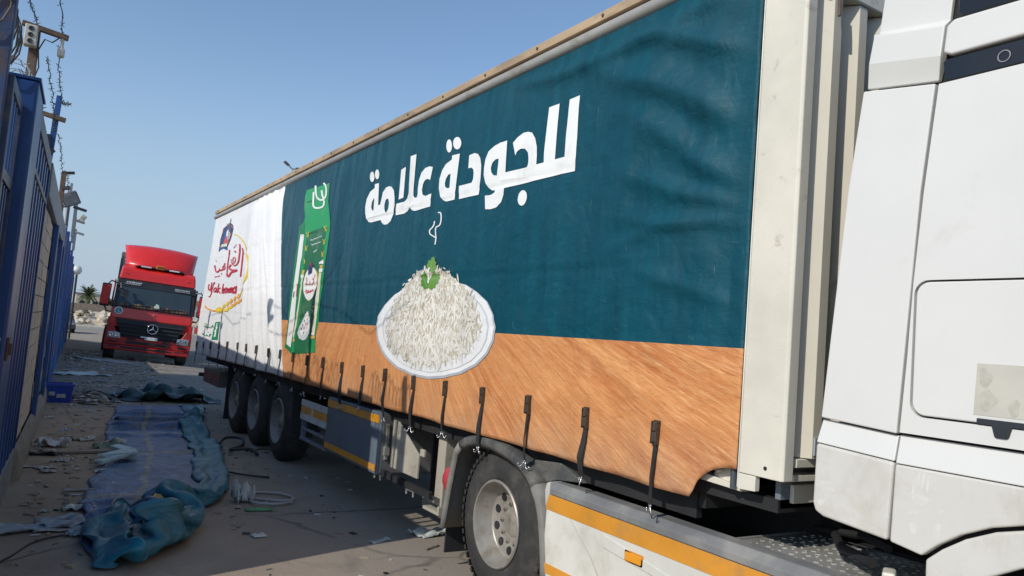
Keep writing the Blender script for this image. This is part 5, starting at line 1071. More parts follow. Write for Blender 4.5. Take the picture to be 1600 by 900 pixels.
# cab body: profile in (y, z) lofted with a tapering width
def loft(prof, wid, name, mt, parent=None, bev=.03):
    k = MB(); n = len(prof)
    k.add([(-wid(p), p[0], p[1]) for p in prof]+[(wid(p), p[0], p[1]) for p in prof], [tuple(range(n)), tuple(range(2*n-1, n-1, -1))]+[(i, (i+1) % n, n+(i+1) % n, n+i) for i in range(n)])
    return rb(k, name, mt, parent, bevel=bev, seg=3)
wid = lambda p: W_-.03-max(0, p[1]-1.4)*.045
loft([(.02, 1.02), (.01, 1.42), (.05, 1.60), (2.15, 1.60), (2.15, .95)], wid, 'lower_cab', red)
loft([(.05, 1.603), (.30, 2.50), (2.15, 2.50), (2.15, 1.603)], wid, 'cab_frame', blk, bev=.02)
for sx in (-1, 1): rb(MB().prism([(.34, 1.62), (.45, 2.50), (2.14, 2.50), (2.14, 1.62)], 'x', sx*(W_-.02), sx*(W_+.012)), 'cab_side_panel', red, bevel=.01)
glass = pm('windscreen_glass', (.035, .05, .06), .06, var=.2, vs=1.5)
gk = MB(); gp = [(-1.06, .055, 1.66), (1.06, .055, 1.66), (1.03, .255, 2.36), (-1.03, .255, 2.36)]
gk.add([(a, y-.022, z) for a, y, z in gp]+[(a, y-.004, z) for a, y, z in gp], [(0, 1, 2, 3), (7, 6, 5, 4), (0, 1, 5, 4), (1, 2, 6, 5), (2, 3, 7, 6), (3, 0, 4, 7)])
ws = rb(gk, 'windscreen', glass)
# sun visor band with lettering
vz = MB().add([(-1.17, .20, 2.30), (1.17, .20, 2.30), (1.15, .27, 2.53), (-1.15, .27, 2.53), (-1.17, .32, 2.30), (1.17, .32, 2.30), (1.15, .34, 2.53), (-1.15, .34, 2.53)], [(0, 1, 2, 3), (7, 6, 5, 4), (0, 1, 5, 4), (1, 2, 6, 5), (2, 3, 7, 6), (3, 0, 4, 7)])
vis = rb(vz, 'sun_visor', blk, bevel=.015)
def letters(x0, x1, z0, h, seed, n, parent, y=.212):
    """small stencilled letters, each a few strokes"""
    rr = random.Random(seed); k = MB(); wd = (x1-x0)/n
    for i in range(n):
        a = x0+i*wd; yy_ = y+(z0-2.42)*.30
        for st_ in range(2): k.box(a+st_*wd*.45, a+st_*wd*.45+wd*.2, yy_-.006, yy_, z0, z0+h*(1 if rr.random() > .35 else .65))
        k.box(a+wd*.2, a+wd*.45, yy_-.006, yy_, z0+h*rr.choice((.0, .4, .78)), z0+h*rr.choice((.22, .6, 1.)) if False else z0+h*.22+h*rr.choice((.0, .4, .7)))
    return rb(k, 'lettering', wtxt, parent)
letters(-.90, -.45, 2.43, .05, 1, 9, vis); letters(-.93, -.48, 2.385, .028, 2, 14, vis); letters(.52, .98, 2.40, .045, 3, 10, vis); letters(.52, .98, 2.36, .025, 4, 14, vis)
# forehead and high roof
loft([(.26, 2.532), (.36, 2.86), (.58, 2.98), (2.15, 2.98), (2.15, 2.532)], lambda p: W_-.09-max(0, p[1]-2.5)*.10, 'forehead', red, bev=.06)
# roof deflector, open wedge
def defl(u, v_):
    a = (u-.5)*2; e = abs(a)**3
    x = a*(1.02+.12*v_); y0 = .62+.33*e; y1 = 1.55+.20*e; z = 2.985+(.80-.07*a*a)*math.sin(v_*1.45)/math.sin(1.45)
    return (x, y0+(y1-y0)*v_**1.15, z)
k = MB().grid(defl, 20, 10)
for sg in (0, 1):
    e = [defl(sg, j/10) for j in range(11)]
    k.add(e+[(p[0], 2.12, p[2]) for p in e], [(j, j+1, 12+j, 11+j) for j in range(10)])
rb(k, 'roof_deflector', red, angle=55, solid=.02)
bc = rb(MB().box(-.13, .13, .42, .58, 2.99, 3.12), 'beacon', pm('beacon_orange', (.50, .16, .02), .3, var=.2), bevel=.02)
for i in range(3): rb(MB().box(-.09+i*.07, -.05+i*.07, .412, .418, 3.03, 3.09), 'beacon_mark', pm('beacon_dark', (.09, .04, .02), .5), bc)
rb(MB().prism([(-.75, 2.985), (.75, 2.985), (.66, 3.04), (-.66, 3.04)], 'y', .44, .70), 'roof_base', blk, bevel=.02)
for sx in (-1, 1):
    rb(MB().tube([(sx*1.0, .33, 2.72), (sx*.88, .315, 2.70), (sx*.86, .32, 2.60)], .014, 6), 'grab_handle', blk)
    rb(MB().box(sx*.42-.15, sx*.42+.15, .40, .43, 2.992, 3.03), 'roof_marker', wtxt, bevel=.005)
# hood panel, star badge
rb(MB().add([(-1.14, -.005, 1.30), (1.14, -.005, 1.30), (1.12, .03, 1.635), (-1.12, .03, 1.635), (-1.14, .05, 1.30), (1.14, .05, 1.30), (1.12, .06, 1.635), (-1.12, .06, 1.635)], [(0, 1, 2, 3), (7, 6, 5, 4), (0, 1, 5, 4), (1, 2, 6, 5), (2, 3, 7, 6), (3, 0, 4, 7)]), 'hood_panel', red, bevel=.02)
rb(MB().lathe((.02, -.004, 1.50), 'y', [(-.012, 0), (-.012, .028), (.004, .032)], 16), 'badge', chrome)
rb(MB().box(-1.12, 1.12, -.02, .06, 1.638, 1.672), 'wiper_cowl', blk, bevel=.01)
for x0, x1 in ((-.95, -.10), (.0, .85)): rb(MB().tube([(x0, -.035, 1.67), (x0+.3, .0, 1.72), (x1, .01, 1.76)], .013, 6), 'wiper', blk)
gr = rb(MB().prism([(-1.03, 1.29), (1.03, 1.29), (.96, 1.12), (.80, .80), (.70, .72), (-.70, .72), (-.80, .80), (-.96, 1.12)], 'y', -.03, .03), 'grille', blk, bevel=.02)
for i in range(4):
    z0 = 1.20-i*.115; hw = .98-i*.075
    rb(MB().add([(-hw, -.05, z0), (hw, -.05, z0), (hw, -.095, z0-.055), (-hw, -.095, z0-.055), (-hw, -.04, z0-.03), (hw, -.04, z0-.03), (hw, -.04, z0-.075), (-hw, -.04, z0-.075)], [(0, 1, 2, 3), (7, 6, 5, 4), (0, 1, 5, 4), (1, 2, 6, 5), (2, 3, 7, 6), (3, 0, 4, 7)]), 'grille_slat', blk, gr, bevel=.008)
em = rb(MB().lathe((.06, -.115, 1.06), 'y', [(-.012, .140), (-.022, .150), (-.012, .162), (.01, .162), (.01, .140), (-.012, .140)], 32), 'star_emblem', chrome, smooth=True)
k = MB()
for a in (90, 210, 330):
    d = Vector((math.cos(R(a)), 0, math.sin(R(a)))); n_ = Vector((-d.z, 0, d.x))*.022; c_ = Vector((.06, -.118, 1.06))
    k.add([c_-n_, c_+n_, c_+d*.143+n_*.15, c_+d*.143-n_*.15, c_+Vector((0, -.018, 0))], [(0, 1, 2, 3), (0, 4, 3), (1, 2, 4), (3, 4, 2), (0, 1, 4)])
rb(k, 'star', chrome, em)
stp = rb(MB().lathe((-.98, -.012, 1.52), 'y', [(-.004, 0), (-.004, .115), (.004, .12)], 28), 'round_sticker', pm('sticker_white', (.72, .74, .72), .4))
rb(MB().lathe((-.98, -.018, 1.52), 'y', [(-.002, 0), (-.002, .085), (.002, .086)], 28), 'sticker_centre', pm('sticker_green', (.02, .22, .20), .4), stp)
rb(MB().box(-1.0, -.98, -.023, -.0205, 1.47, 1.575).box(-1.0, -.93, -.023, -.0205, 1.47, 1.49), 'sticker_letter', pm('sticker_white', (.72, .74, .72), .4), stp)
# bumper
bp = [(-1.24, .46), (1.24, .46), (1.25, .60), (1.24, 1.0), (1.06, 1.10), (.96, .90), (.80, .72), (-.80, .72), (-.96, .90), (-1.06, 1.10), (-1.24, 1.0), (-1.25, .60)]
bu = rb(MB().prism(bp, 'y', -.07, .25), 'bumper', redd, bevel=.03, seg=3)
rb(MB().prism([(-1.23, .30), (1.23, .30), (1.24, .455), (-1.24, .455)], 'y', -.10, .2), 'bumper_skirt', redd, bevel=.03)
for (x0, x1, z0, z1) in ((-.62, .62, .54, .62), (-.62, -.38, .66, .71), (.42, .66, .66, .71), (-.75, .70, .37, .43), (-1.12, -.85, .40, .44), (.80, 1.12, .40, .44)):
    rb(MB().box(x0, x1, -.104, -.06, z0, z1), 'air_slot', blk, bu, bevel=.006)
for sx in (-1, 1):
    h = rb(MB().prism([(sx*1.17, .66), (sx*.80, .66), (sx*.83, .84), (sx*1.0, .87), (sx*1.18, .85)], 'y', -.09, -.02), 'headlight', lamp, bevel=.02)
    for dx in (.92, 1.08): rb(MB().lathe((sx*dx, -.092, .76), 'y', [(-.006, 0), (-.008, .045), (.0, .06)], 16), 'lamp_unit', chrome, h)
    rb(MB().box(sx*1.0-.13, sx*1.0+.13, -.085, -.06, .535, .585), 'fog_slot', blk, bu, bevel=.005)
    # mirrors on arms
    a = rb(MB().tube([(sx*1.16, .25, 2.38), (sx*1.32, .16, 2.42), (sx*1.40, .12, 2.30)], .022, 8), 'mirror_arm', blk)
    rb(MB().tube([(sx*1.16, .25, 1.45), (sx*1.32, .18, 1.46), (sx*1.40, .12, 1.62)], .022, 8), 'mirror_arm', blk)
    rb(MB().box(sx*1.42-.13, sx*1.42+.13, .06, .20, 1.60, 2.32), 'mirror', blk, bevel=.04, seg=3)
    rb(MB().box(sx*1.43-.12, sx*1.43+.12, .035, .058, 1.66, 2.26), 'mirror_cover', red, bevel=.01)
    rb(MB().lathe((sx*1.05-(.16 if sx < 0 else -.16)*0, .5, .50), 'x', [(-.16, .28), (-.15, .47), (-.08, .50), (.08, .50), (.15, .47), (.16, .28), (.15, 0)], 32), 'wheel', tyre, angle=45)
    rb(MB().prism([(.0, .95), (.95, .95), (1.05, .5), (1.15, .5), (1.1, 1.3), (.0, 1.3)], 'x', sx*1.16, sx*1.235), 'wheel_arch', redd, bevel=.02)
    rb(MB().lathe((sx*1.05, 4.2, .50), 'x', [(-.3, .28), (-.28, .47), (.08, .50), (.15, .47), (.16, .28)], 32), 'wheel', tyre, angle=45)
rb(MB().box(-.12, .25, -.115, -.10, .70, .80), 'number_plate', pm('plate_white', (.60, .63, .60), .5), bevel=.004)
rb(MB().box(-.24, -.10, -.113, -.10, .76, .80), 'plate_label', wtxt)
rb(MB().tube([(-1.05, .0, 2.38), (-1.02, -.06, 2.22), (-.9, -.07, 2.16)], .03, 8).obox(Matrix.Translation((-.86, -.07, 2.10)) @ Matrix.Rotation(.5, 4, 'Y'), .12, .08, .17), 'front_mirror', blk)
# dashboard fringe and green card seen through the screen, mounted just outside the glass core
k = MB(); rr = random.Random(6)
fr = [pm('fringe_brown', (.16, .09, .05), .9, var=.4), pm('fringe_tan', (.26, .19, .11), .9, var=.4), pm('fringe_dark', (.06, .035, .03), .9)]
for i in range(60):
    x0 = -1.0+i*.0335; h = .05+.03*math.sin(i*.5)+rr.uniform(0, .02); k.mat(rr.randrange(3)); k.box(x0, x0+.03, .012, .02, 1.675, 1.70+h)
rb(k, 'dashboard_fringe', fr)
rb(MB().prism([(-.02, 1.73), (.15, 1.73), (.13, 1.83), (.06, 1.88), (.0, 1.80)], 'y', .010, .018), 'windscreen_card', pm('card_green', (.55, .70, .58), .6))
rb(MB().box(-.5, .5, 2.2, 6.5, .6, .9), 'chassis', dark)
# its trailer
t = thing('box_trailer', 'grey-sided trailer standing behind the cab of the red truck', 'trailer', (3.62, 31.4, float(gz(3.6, 34)))); t.rotation_euler = (0, R(2.6), R(-6))
gv = pm('grey_side', (.42, .42, .42), .6, var=.15, vs=1)
o = MB().box(-1.25, 1.25, 0, 12.5, 1.15, 3.62).build('trailer_body', gv, None, bevel=.02); attach(o, t, True)
o = MB().box(-1.27, 1.27, -.03, 12.52, 3.625, 3.82).build('roof_frame', pm('frame_brown', (.16, .14, .11), .8), None, bevel=.02); attach(o, t, True)
for x0 in (-1.27, 1.2):
    o = MB().box(x0, x0+.07, -.04, .15, 1.1, 3.6).build('corner_post', pm('post_black', (.03, .03, .03), .6), None); attach(o, t, True)
for i in range(3):
    for sx in (-1, 1):
        o = MB().lathe((sx*1.03, 8+1.3*i, .52), 'x', [(-.18, .3), (-.16, .5), (0, .52), (.16, .5), (.18, .3)], 24).build('wheel', tyre, None, angle=45); attach(o, t, True)

# ================================================================== BACKGROUND THINGS
# parked car beyond the fence end (faces the camera)
cx0, cy0 = 1.75, 62.5
t = thing('parked_car', 'dark grey car parked beyond the end of the blue fence', 'car', (cx0, cy0, 0))
carp = pm('car_grey', (.06, .065, .07), .3, .3, var=.1)
k = MB(); sec = [(0, .88, .35, .62), (.12, .90, .25, .72), (.9, .92, .22, .92), (1.2, .92, .22, .97), (2.0, .74, .22, 1.42), (2.9, .72, .22, 1.45), (3.7, .84, .22, 1.05), (4.4, .86, .3, .95)]
v_ = []
for y, hw, z0, z1 in sec:
    v_ += [(cx0-hw, cy0+y, z0), (cx0+hw, cy0+y, z0), (cx0+hw, cy0+y, (z0+z1)*.55), (cx0+hw*.9, cy0+y, z1), (cx0-hw*.9, cy0+y, z1), (cx0-hw, cy0+y, (z0+z1)*.55)]
n = len(sec); fs = [(6*i+j, 6*i+(j+1) % 6, 6*i+6+(j+1) % 6, 6*i+6+j) for i in range(n-1) for j in range(6)]+[(0, 1, 2, 3, 4, 5), tuple(6*n-6+j for j in (5, 4, 3, 2, 1, 0))]
k.add(v_, fs); k.build('car_body', carp, t, bevel=.05, seg=3)
MB().add([(cx0-.74, cy0+1.25, 1.0), (cx0+.74, cy0+1.25, 1.0), (cx0+.60, cy0+1.93, 1.40), (cx0-.60, cy0+1.93, 1.40)], [(0, 1, 2, 3)]).build('windscreen', gl_, t, solid=.02)
for sx in (-1, 1):
    MB().box(cx0+sx*.62-.17, cx0+sx*.62+.17, cy0-.03, cy0+.1, .60, .73).build('headlight', lamp, t, bevel=.02)
    MB().lathe((cx0+sx*.78, cy0+.85, .31), 'x', [(-.1, .2), (-.09, .3), (.09, .31), (.1, .2)], 20).build('wheel', tyre, t, angle=45)
    MB().lathe((cx0+sx*.78, cy0+3.5, .31), 'x', [(-.1, .2), (-.09, .3), (.09, .31), (.1, .2)], 20).build('wheel', tyre, t, angle=45)
MB().box(cx0-.26, cx0+.26, cy0-.04, cy0-.005, .42, .53).build('number_plate', wtxt, t, bevel=.005)
MB().box(cx0-.6, cx0+.6, cy0-.02, cy0+.05, .28, .40).build('bumper_grille', blk, t, bevel=.01)
# palm tree
def palm(x, y, h, cr, label, seed):
    rr = random.Random(seed); t = thing('palm_tree', label, 'tree', (x, y, 0), 'palms beyond the road')
    MB().tube([(x, y, 0), (x+.15, y, h*.4), (x+.1, y, h*.75), (x+.2, y, h)], [.34, .27, .25, .3], 10).build('trunk', pm('palm_trunk', (.17, .13, .09), .9, var=.3, vs=4, bump=.6, bscale=8), t, angle=60)
    k = MB()
    for i in range(46):
        a = rr.random()*6.28; e = rr.uniform(-.5, 1.35); L = cr*rr.uniform(.8, 1.15); P = []; d = Vector((math.cos(a)*math.cos(e), math.sin(a)*math.cos(e), math.sin(e))); p = Vector((x+.2, y, h))
        for s_ in range(9):
            P.append(p.copy()); p = p+d*L/8; d = (d+Vector((0, 0, -.17))).normalized()
        for s_ in range(1, 9):
            q = P[s_]; dd = (P[s_]-P[s_-1]).normalized(); sd = dd.cross(Vector((0, 0, 1)));
            if sd.length < .05: sd = Vector((1, 0, 0))
            sd.normalize()
            for sg in (-1, 1):
                for u in (0, .33, .66):
                    b0 = P[s_-1].lerp(q, u); ll = L*.24*math.sin(math.pi*min(1, (s_+u)/9.5)*.9+.25)
                    tip = b0+(sd*sg*.8+dd*.55+Vector((0, 0, -.25))).normalized()*ll
                    k.add([b0-dd*.05, b0+dd*.07, tip], [(0, 1, 2)])
        k.tube(P, [.05*(1-s_/9.5) for s_ in range(9)], 4)
    k.build('crown', pm('palm_leaf', (.075, .095, .04), .7, var=.35, vs=1.5), t)
palm(7.0, 140, 3.9, 2.1, 'palm tree with drooping fronds seen past the fence end', 1)
palm(10.6, 150, 3.0, 1.6, 'smaller palm beside the low pale houses', 2)
# low houses beyond the road
hw_ = pm('house_white', (.66, .64, .60), .8, var=.08, vs=.5); hr = pm('house_red_roof', (.42, .16, .10), .8, var=.2, vs=1); hb = pm('house_beige', (.48, .42, .33), .85, var=.1, vs=.5); hg = pm('house_grey', (.22, .23, .25), .8)
def house(x0, x1, y, h, mt, rt, label, pitched=True, nw=3, dep=9):
    t = thing('house', label, 'house', ((x0+x1)/2, y, 0), 'low houses beyond the road')
    MB().box(x0, x1, y, y+dep, 0, h).build('wall', mt, t)
    if pitched: MB().prism([(x0-.4, h+.003), (x1+.4, h+.003), (x1-1.2, h+1.3), (x0+1.2, h+1.3)], 'y', y-.4, y+dep+.4).build('roof', rt, t)
    else: MB().box(x0-.15, x1+.15, y-.15, y+dep+.15, h+.003, h+.3).build('parapet', rt, t)
    for i in range(nw):
        a = x0+(i+.5)*(x1-x0)/nw; wn = MB().box(a-.55, a+.55, y-.12, y-.003, h*.4, h*.75).build('window', hg, t); MB().box(a-.45, a+.45, y-.135, y-.123, h*.43, h*.72).build('pane', gl_, wn)
    return t
house(6.5, 11.0, 168, 4.6, hb, hg, 'beige flat-roofed house behind the tall palm', False, 2)
house(13.5, 19.0, 175, 3.4, hg, hb, 'grey shed under a beige hip roof right of the palm', True, 2)
house(19.8, 25.5, 182, 3.9, hw_, hr, 'white house with a red roof left of the red truck', True, 4)
house(26.2, 34.0, 184, 4.4, hw_, hr, 'long white house with a red roof beside the truck mirror', True, 5)
house(36, 46, 186, 4.2, hw_, hw_, 'white flat-roofed house hidden mostly by the red truck', False, 4)
house(44, 56, 150, 5.0, hw_, hr, 'white building glimpsed between red truck and trailer', False, 5)
t = thing('boundary_wall', 'long low pale wall in front of the far houses', 'wall', (20, 128, 0))
MB().box(-4, 19, 128, 128.3, 0, 2.6).build('wall', pm('wall_brown', (.24, .19, .15), .9), t); MB().box(19.2, 60, 128, 128.3, 0, 1.9).build('wall', hw_, t)
# red and white barrier seen between truck and trailer
t = thing('road_barrier', 'red and white striped barrier beyond the road, right of the red truck', 'barrier', (15.5, 86, 0))
for i in range(8): MB().box(11.0+i*1.2, 12.19+i*1.2, 86, 86.5, .03, .75).build('barrier_block', pm('barrier_red', (.5, .05, .04), .6) if i % 2 else hw_, t, bevel=.05)
# street lamps
def street_lamp(x, y, h, label, double=True, al=2.2):
    t = thing('street_lamp', label, 'street lamp', (x, y, 0), 'street lamps along the far road')
    MB().tube([(x, y, 0), (x, y, h)], [.13, .07], 8).build('pole', pm('lamp_pole', (.50, .49, .44), .5, .3), t)
    for sg, rise in ((-1, .45), (1, .12)) if double else ((-1, .3),):
        MB().tube([(x, y, h-.05), (x+sg*al*.35, y, h+rise*.35)], .05, 6).build('arm', pm('lamp_pole', (.50, .49, .44), .5, .3), t)
        M = Matrix.Translation((x+sg*al*.62, y, h+rise*.62)) @ Matrix.Rotation(-sg*math.atan2(rise, al), 4, 'Y')
        MB().obox(M, al*.62, .34, .11).build('lamp_head', pm('lamp_head', (.11, .12, .11), .5), t, bevel=.03)
street_lamp(13.96, 52, 12.62, 'double-arm street lamp rising behind the trailer roof', True, .68)
for i, (x, y, h) in enumerate(((25.0, 175, 15), (26.5, 180, 13.5), (29.5, 190, 12))):
    street_lamp(x, y, h, ('tallest', 'middle', 'shortest')[i]+' of three thin distant lamp poles left of the red truck', False)

# ================================================================== THINGS ON THE GROUND
# blue crate
t = thing('plastic_crate', 'blue plastic crate with torn labels beside the fence wall', 'crate', (.5, 16.9, 0))
cb = pm('crate_blue', (.012, .06, .40), .4, var=.15, vs=4)
def crate(k, x0, x1, y0, y1, z0, z1, th=.012, fl=.025):
    B = [(x0+fl, y0+fl), (x1-fl, y0+fl), (x1-fl, y1-fl), (x0+fl, y1-fl)]; T = [(x0, y0), (x1, y0), (x1, y1), (x0, y1)]
    I = [(x0+th, y0+th), (x1-th, y0+th), (x1-th, y1-th), (x0+th, y1-th)]; IB = [(x0+fl+th, y0+fl+th), (x1-fl-th, y0+fl+th), (x1-fl-th, y1-fl-th), (x0+fl+th, y1-fl-th)]
    v_ = [(*p, z0) for p in B]+[(*p, z1) for p in T]+[(*p, z1) for p in I]+[(*p, z0+.012) for p in IB]
    fs = [(0, 1, 2, 3)]+[(i, (i+1) % 4, 4+(i+1) % 4, 4+i) for i in range(4)]+[(4+i, 4+(i+1) % 4, 8+(i+1) % 4, 8+i) for i in range(4)]+[(8+i, 8+(i+1) % 4, 12+(i+1) % 4, 12+i) for i in range(4)]+[(12, 13, 14, 15)]
    return k.add(v_, fs)
crate(MB(), .20, .80, 16.72, 17.15, .003, .36).build('crate_body', cb, t)
MB().box(.185, .815, 16.705, 16.72, .31, .36).box(.185, .20, 16.72, 17.15, .31, .36).box(.80, .815, 16.72, 17.15, .31, .36).build('rim', cb, t, bevel=.004)
for x in (.32, .47, .62, .74): MB().box(x, x+.015, 16.712, 16.74, .03, .305).build('rib', cb, t)
MB().box(.26, .36, 16.708, 16.735, .08, .17).box(.40, .50, 16.708, 16.735, .14, .21).box(.53, .68, 16.708, 16.735, .10, .17).build('torn_label', pm('label_white', (.40, .41, .42), .8, var=.3, vs=20), t)
# crumpled sheets
def sheet_item(name, label, cat, x, y, L, W, rot, mt, h=.05, seed=0, nu=14, nv=10, group=None, cut=.35, z=.006):
    rr = random.Random(seed*7+1); ca, sa = math.cos(rot), math.sin(rot)
    def f(u, v_):
        a = (u-.5)*L; b_ = (v_-.5)*W*(1+cut*noise.noise((u*3, seed, 1.5))); a += cut*.25*L*noise.noise((v_*3, seed+5, .5))
        zz_ = h*(abs(noise.noise((u*3.1+seed, v_*2.7, 2)))*1.7+.5*abs(noise.noise((u*8+seed, v_*7, 4))))*(1.0)
        X, Y_ = x+a*ca-b_*sa, y+a*sa+b_*ca
        return (X, Y_, z+zz_+float(gz(X, Y_)))
    o = MB().grid(f, nu, nv).build(name, mt, None, angle=40, solid=.003)
    return tag(o, label, cat, group)
foam = pm('pale_blue_foam', (.40, .55, .60), .7, var=.08, vs=6, dirt=(.25, .24, .2), dscale=9)
paper = pm('dirty_paper', (.42, .43, .42), .9, var=.2, vs=9, dirt=(.20, .17, .13), dscale=6, dth=(.45, .7))
pbl = pm('bluish_sheet', (.33, .40, .46), .75, var=.2, vs=5, dirt=(.16, .135, .11), dscale=5, dth=(.45, .65))
card = pm('card_brown', (.28, .22, .16), .9, var=.25, vs=5)
plast = pm('cloudy_plastic', (.42, .45, .43), .35, var=.2, vs=8)
sheet_item('torn_sheet', 'long torn pale sheet lying on the dirt at lower left', 'sheet', .10, 7.30, .95, .26, .08, pbl, .035, 1, 26, 10)
sheet_item('torn_sheet', 'pale blue torn sheet running up to the tarp near lower left', 'sheet', .52, 7.45, .62, .34, .18, pbl, .045, 2, 20, 12)
sheet_item('cardboard_piece', 'thin dirty white board just under the torn sheets', 'board', .45, 7.22, .55, .12, -.05, paper, .012, 3)
sheet_item('paper_scrap', 'marked white paper scrap tucked against the tarp corner', 'paper', .75, 7.62, .22, .24, .4, paper, .05, 4)
sheet_item('paper_strip', 'narrow white paper strip left of the tarp', 'paper', .60, 8.72, .34, .05, .05, paper, .02, 5, 12, 4)
sheet_item('paper_scrap', 'crumpled clear plastic above the torn sheets', 'plastic', .55, 7.95, .3, .18, .2, plast, .04, 6)
sheet_item('newspaper', 'flat grey paper lying near the fence foot', 'paper', .22, 10.05, .42, .10, -.35, paper, .012, 7)
sheet_item('paper_scrap', 'small curled paper near the fence foot below the flat grey one', 'paper', .32, 9.75, .15, .12, .3, paper, .03, 8, 8, 8)
sheet_item('plastic_bag', 'crumpled white bag near the fence, left of the tarp', 'bag', .38, 11.55, .36, .26, .2, pm('white_bag', (.55, .55, .56), .5, var=.1), .13, 9)
sheet_item('cloth_rag', 'greenish rag lying left of the blue tarp', 'rag', 1.02, 11.35, .34, .3, .3, pm('rag_green', (.16, .21, .17), .9, var=.3, vs=8), .09, 10)
sheet_item('paper_scrap', 'white paper scraps beside the greenish rag', 'paper', 1.15, 11.75, .25, .22, .0, paper, .06, 11)
sheet_item('carton_flap', 'white carton flap left of the tarp, level with the rag', 'carton', .80, 12.05, .22, .14, .5, paper, .03, 12)
sheet_item('carton_flap', 'brownish carton flap nearest the white bag', 'carton', .68, 12.1, .20, .15, -.3, card, .04, 13)
sheet_item('dark_frame', 'black broken tray with white insert near the fence', 'tray', .25, 10.9, .42, .16, -.25, black, .05, 14)
sheet_item('paper_scrap', 'white insert of the broken black tray', 'paper', .33, 10.85, .16, .06, -.3, paper, .03, 15, 6, 4, z=.05)
sheet_item('flat_cup', 'flattened pale cup beside the tarp edge', 'cup', .86, 9.75, .13, .17, 1.2, plast, .02, 16, 8, 8)
sheet_item('clear_disc', 'round clear plastic lid on the bare asphalt right of the tarp', 'lid', 1.83, 6.66, .12, .11, .2, plast, .012, 17, 8, 8)
sheet_item('paper_strip', 'small grey plastic strip at the edge of the sunlit patch', 'plastic', 2.76, 6.23, .22, .06, .35, plast, .02, 18, 8, 4)
sheet_item('snack_wrapper', 'green and yellow wrapper on the ground right of the tarp', 'wrapper', 2.05, 7.55, .26, .05, -.15, pm('wrapper_green', (.05, .28, .10), .4, var=.6, vs=14), .02, 19, 10, 4)
sheet_item('plastic_bag', 'crumpled clear plastic bag beside the grey hose loop', 'bag', 1.98, 7.98, .2, .2, .3, plast, .17, 20, 14, 14)
sheet_item('film_scrap', 'small dark cardboard stick on the sunlit ground', 'stick', 3.12, 5.92, .2, .025, .55, pm('stick_dark', (.12, .105, .09), .8), .01, 21, 8, 3)
sheet_item('plastic_sheet', 'pale plastic scrap by the mudguard foot of the drive wheel', 'plastic', 3.35, 6.35, .45, .2, .2, plast, .05, 22)
sheet_item('wet_paper', 'wide pale paper spread flat across the yard before the red truck', 'paper', 2.0, 26.6, 1.5, .9, .1, paper, .03, 23, 20, 12, cut=.6)
sheet_item('wet_paper', 'dirty plastic spread on the ground beside the far fence', 'plastic', 1.15, 22.2, 1.2, .7, .4, plast, .05, 24, 18, 12, cut=.6)
# moulded foam block on the tarp: two slanted arms
k = MB()
for (p, q, wd) in (((.80, 9.98), (1.22, 10.34), .11), ((1.22, 10.34), (1.03, 10.75), .13)):
    k.bar((*p, .06), (*q, .12), wd, .05, (0, 0, 1))
k.prism([(.80, 10.05), (1.26, 10.25), (1.25, 10.45), (1.10, 10.82), (.98, 10.72), (1.08, 10.42)], 'z', .10, .145)
tag(k.build('foam_moulding', foam, None, bevel=.012), 'pale blue angled foam moulding lying across the left edge of the tarp', 'foam')
# hoses and cables
def catm(P, n=6):
    P = [Vector(p) for p in P]; Q = []
    for i in range(len(P)-1):
        a, b_, c_, d = P[max(i-1, 0)], P[i], P[i+1], P[min(i+2, len(P)-1)]
        for j in range(n):
            u = j/n; Q.append(.5*(2*b_+(c_-a)*u+(2*a-5*b_+4*c_-d)*u*u+(-a+3*b_-3*c_+d)*u**3))
    return Q+[P[-1]]
def cable(name, label, cat, pts, r, mt): return tag(MB().tube(catm(pts), r, 7).build(name, mt, None, smooth=True), label, cat)
cable('hose', 'looped grey hose on the asphalt right of the tarp', 'hose', [(2.0, 8.05, .06), (2.15, 8.3, .02), (2.42, 8.2, .02), (2.5, 7.95, .02), (2.35, 7.85, .02), (2.1, 8.0, .02), (2.05, 7.8, .03), (2.25, 7.72, .02), (2.45, 7.8, .02)], .014, pm('hose_grey', (.36, .36, .35), .5))
cable('cable', 'thin black cable crossing the dirt at the lower left corner', 'cable', [(-.12, 6.2, .008), (.05, 6.55, .008), (.2, 6.9, .008), (.45, 7.05, .012), (.7, 7.08, .02)], .008, black)
cable('cable', 'thin black wire loop lying in front of the tarp heap', 'cable', [(.62, 6.55, .007), (.75, 6.62, .007), (.85, 6.5, .007), (.75, 6.38, .007), (.6, 6.45, .007), (.55, 6.58, .007)], .006, black)
cable('rubber_strap', 'black rubber strap loop by the right edge of the tarp', 'strap', [(2.45, 11.5, .03), (2.6, 11.75, .09), (2.78, 11.6, .10), (2.72, 11.25, .05), (2.55, 11.1, .03), (2.5, 10.9, .05), (2.72, 10.8, .07), (2.78, 10.6, .03)], .022, black)
cable('wire_tangle', 'thin dark wire straggling on the asphalt before the trailer wheel', 'wire', [(2.75, 10.9, .01), (3.0, 11.2, .01), (3.2, 10.8, .015), (3.35, 10.95, .01), (3.15, 10.6, .01), (3.4, 10.5, .01), (3.25, 10.75, .012), (3.5, 10.65, .01)], .007, black)
cable('cable', 'short black rod sticking out from the right of the tarp', 'rod', [(2.1, 9.35, .05), (2.3, 9.2, .03), (2.55, 9.1, .015)], .012, black)
# wood plank and stones near the fence
tag(MB().obox(Matrix.Translation((.62, 11.0, .02)) @ Matrix.Rotation(.12, 4, 'Z'), .95, .16, .03).build('plank', pm('plank_grey', (.24, .20, .16), .9, var=.2, vs=6), None, bevel=.004), 'flat grey plank half buried between the fence and the tarp', 'plank')
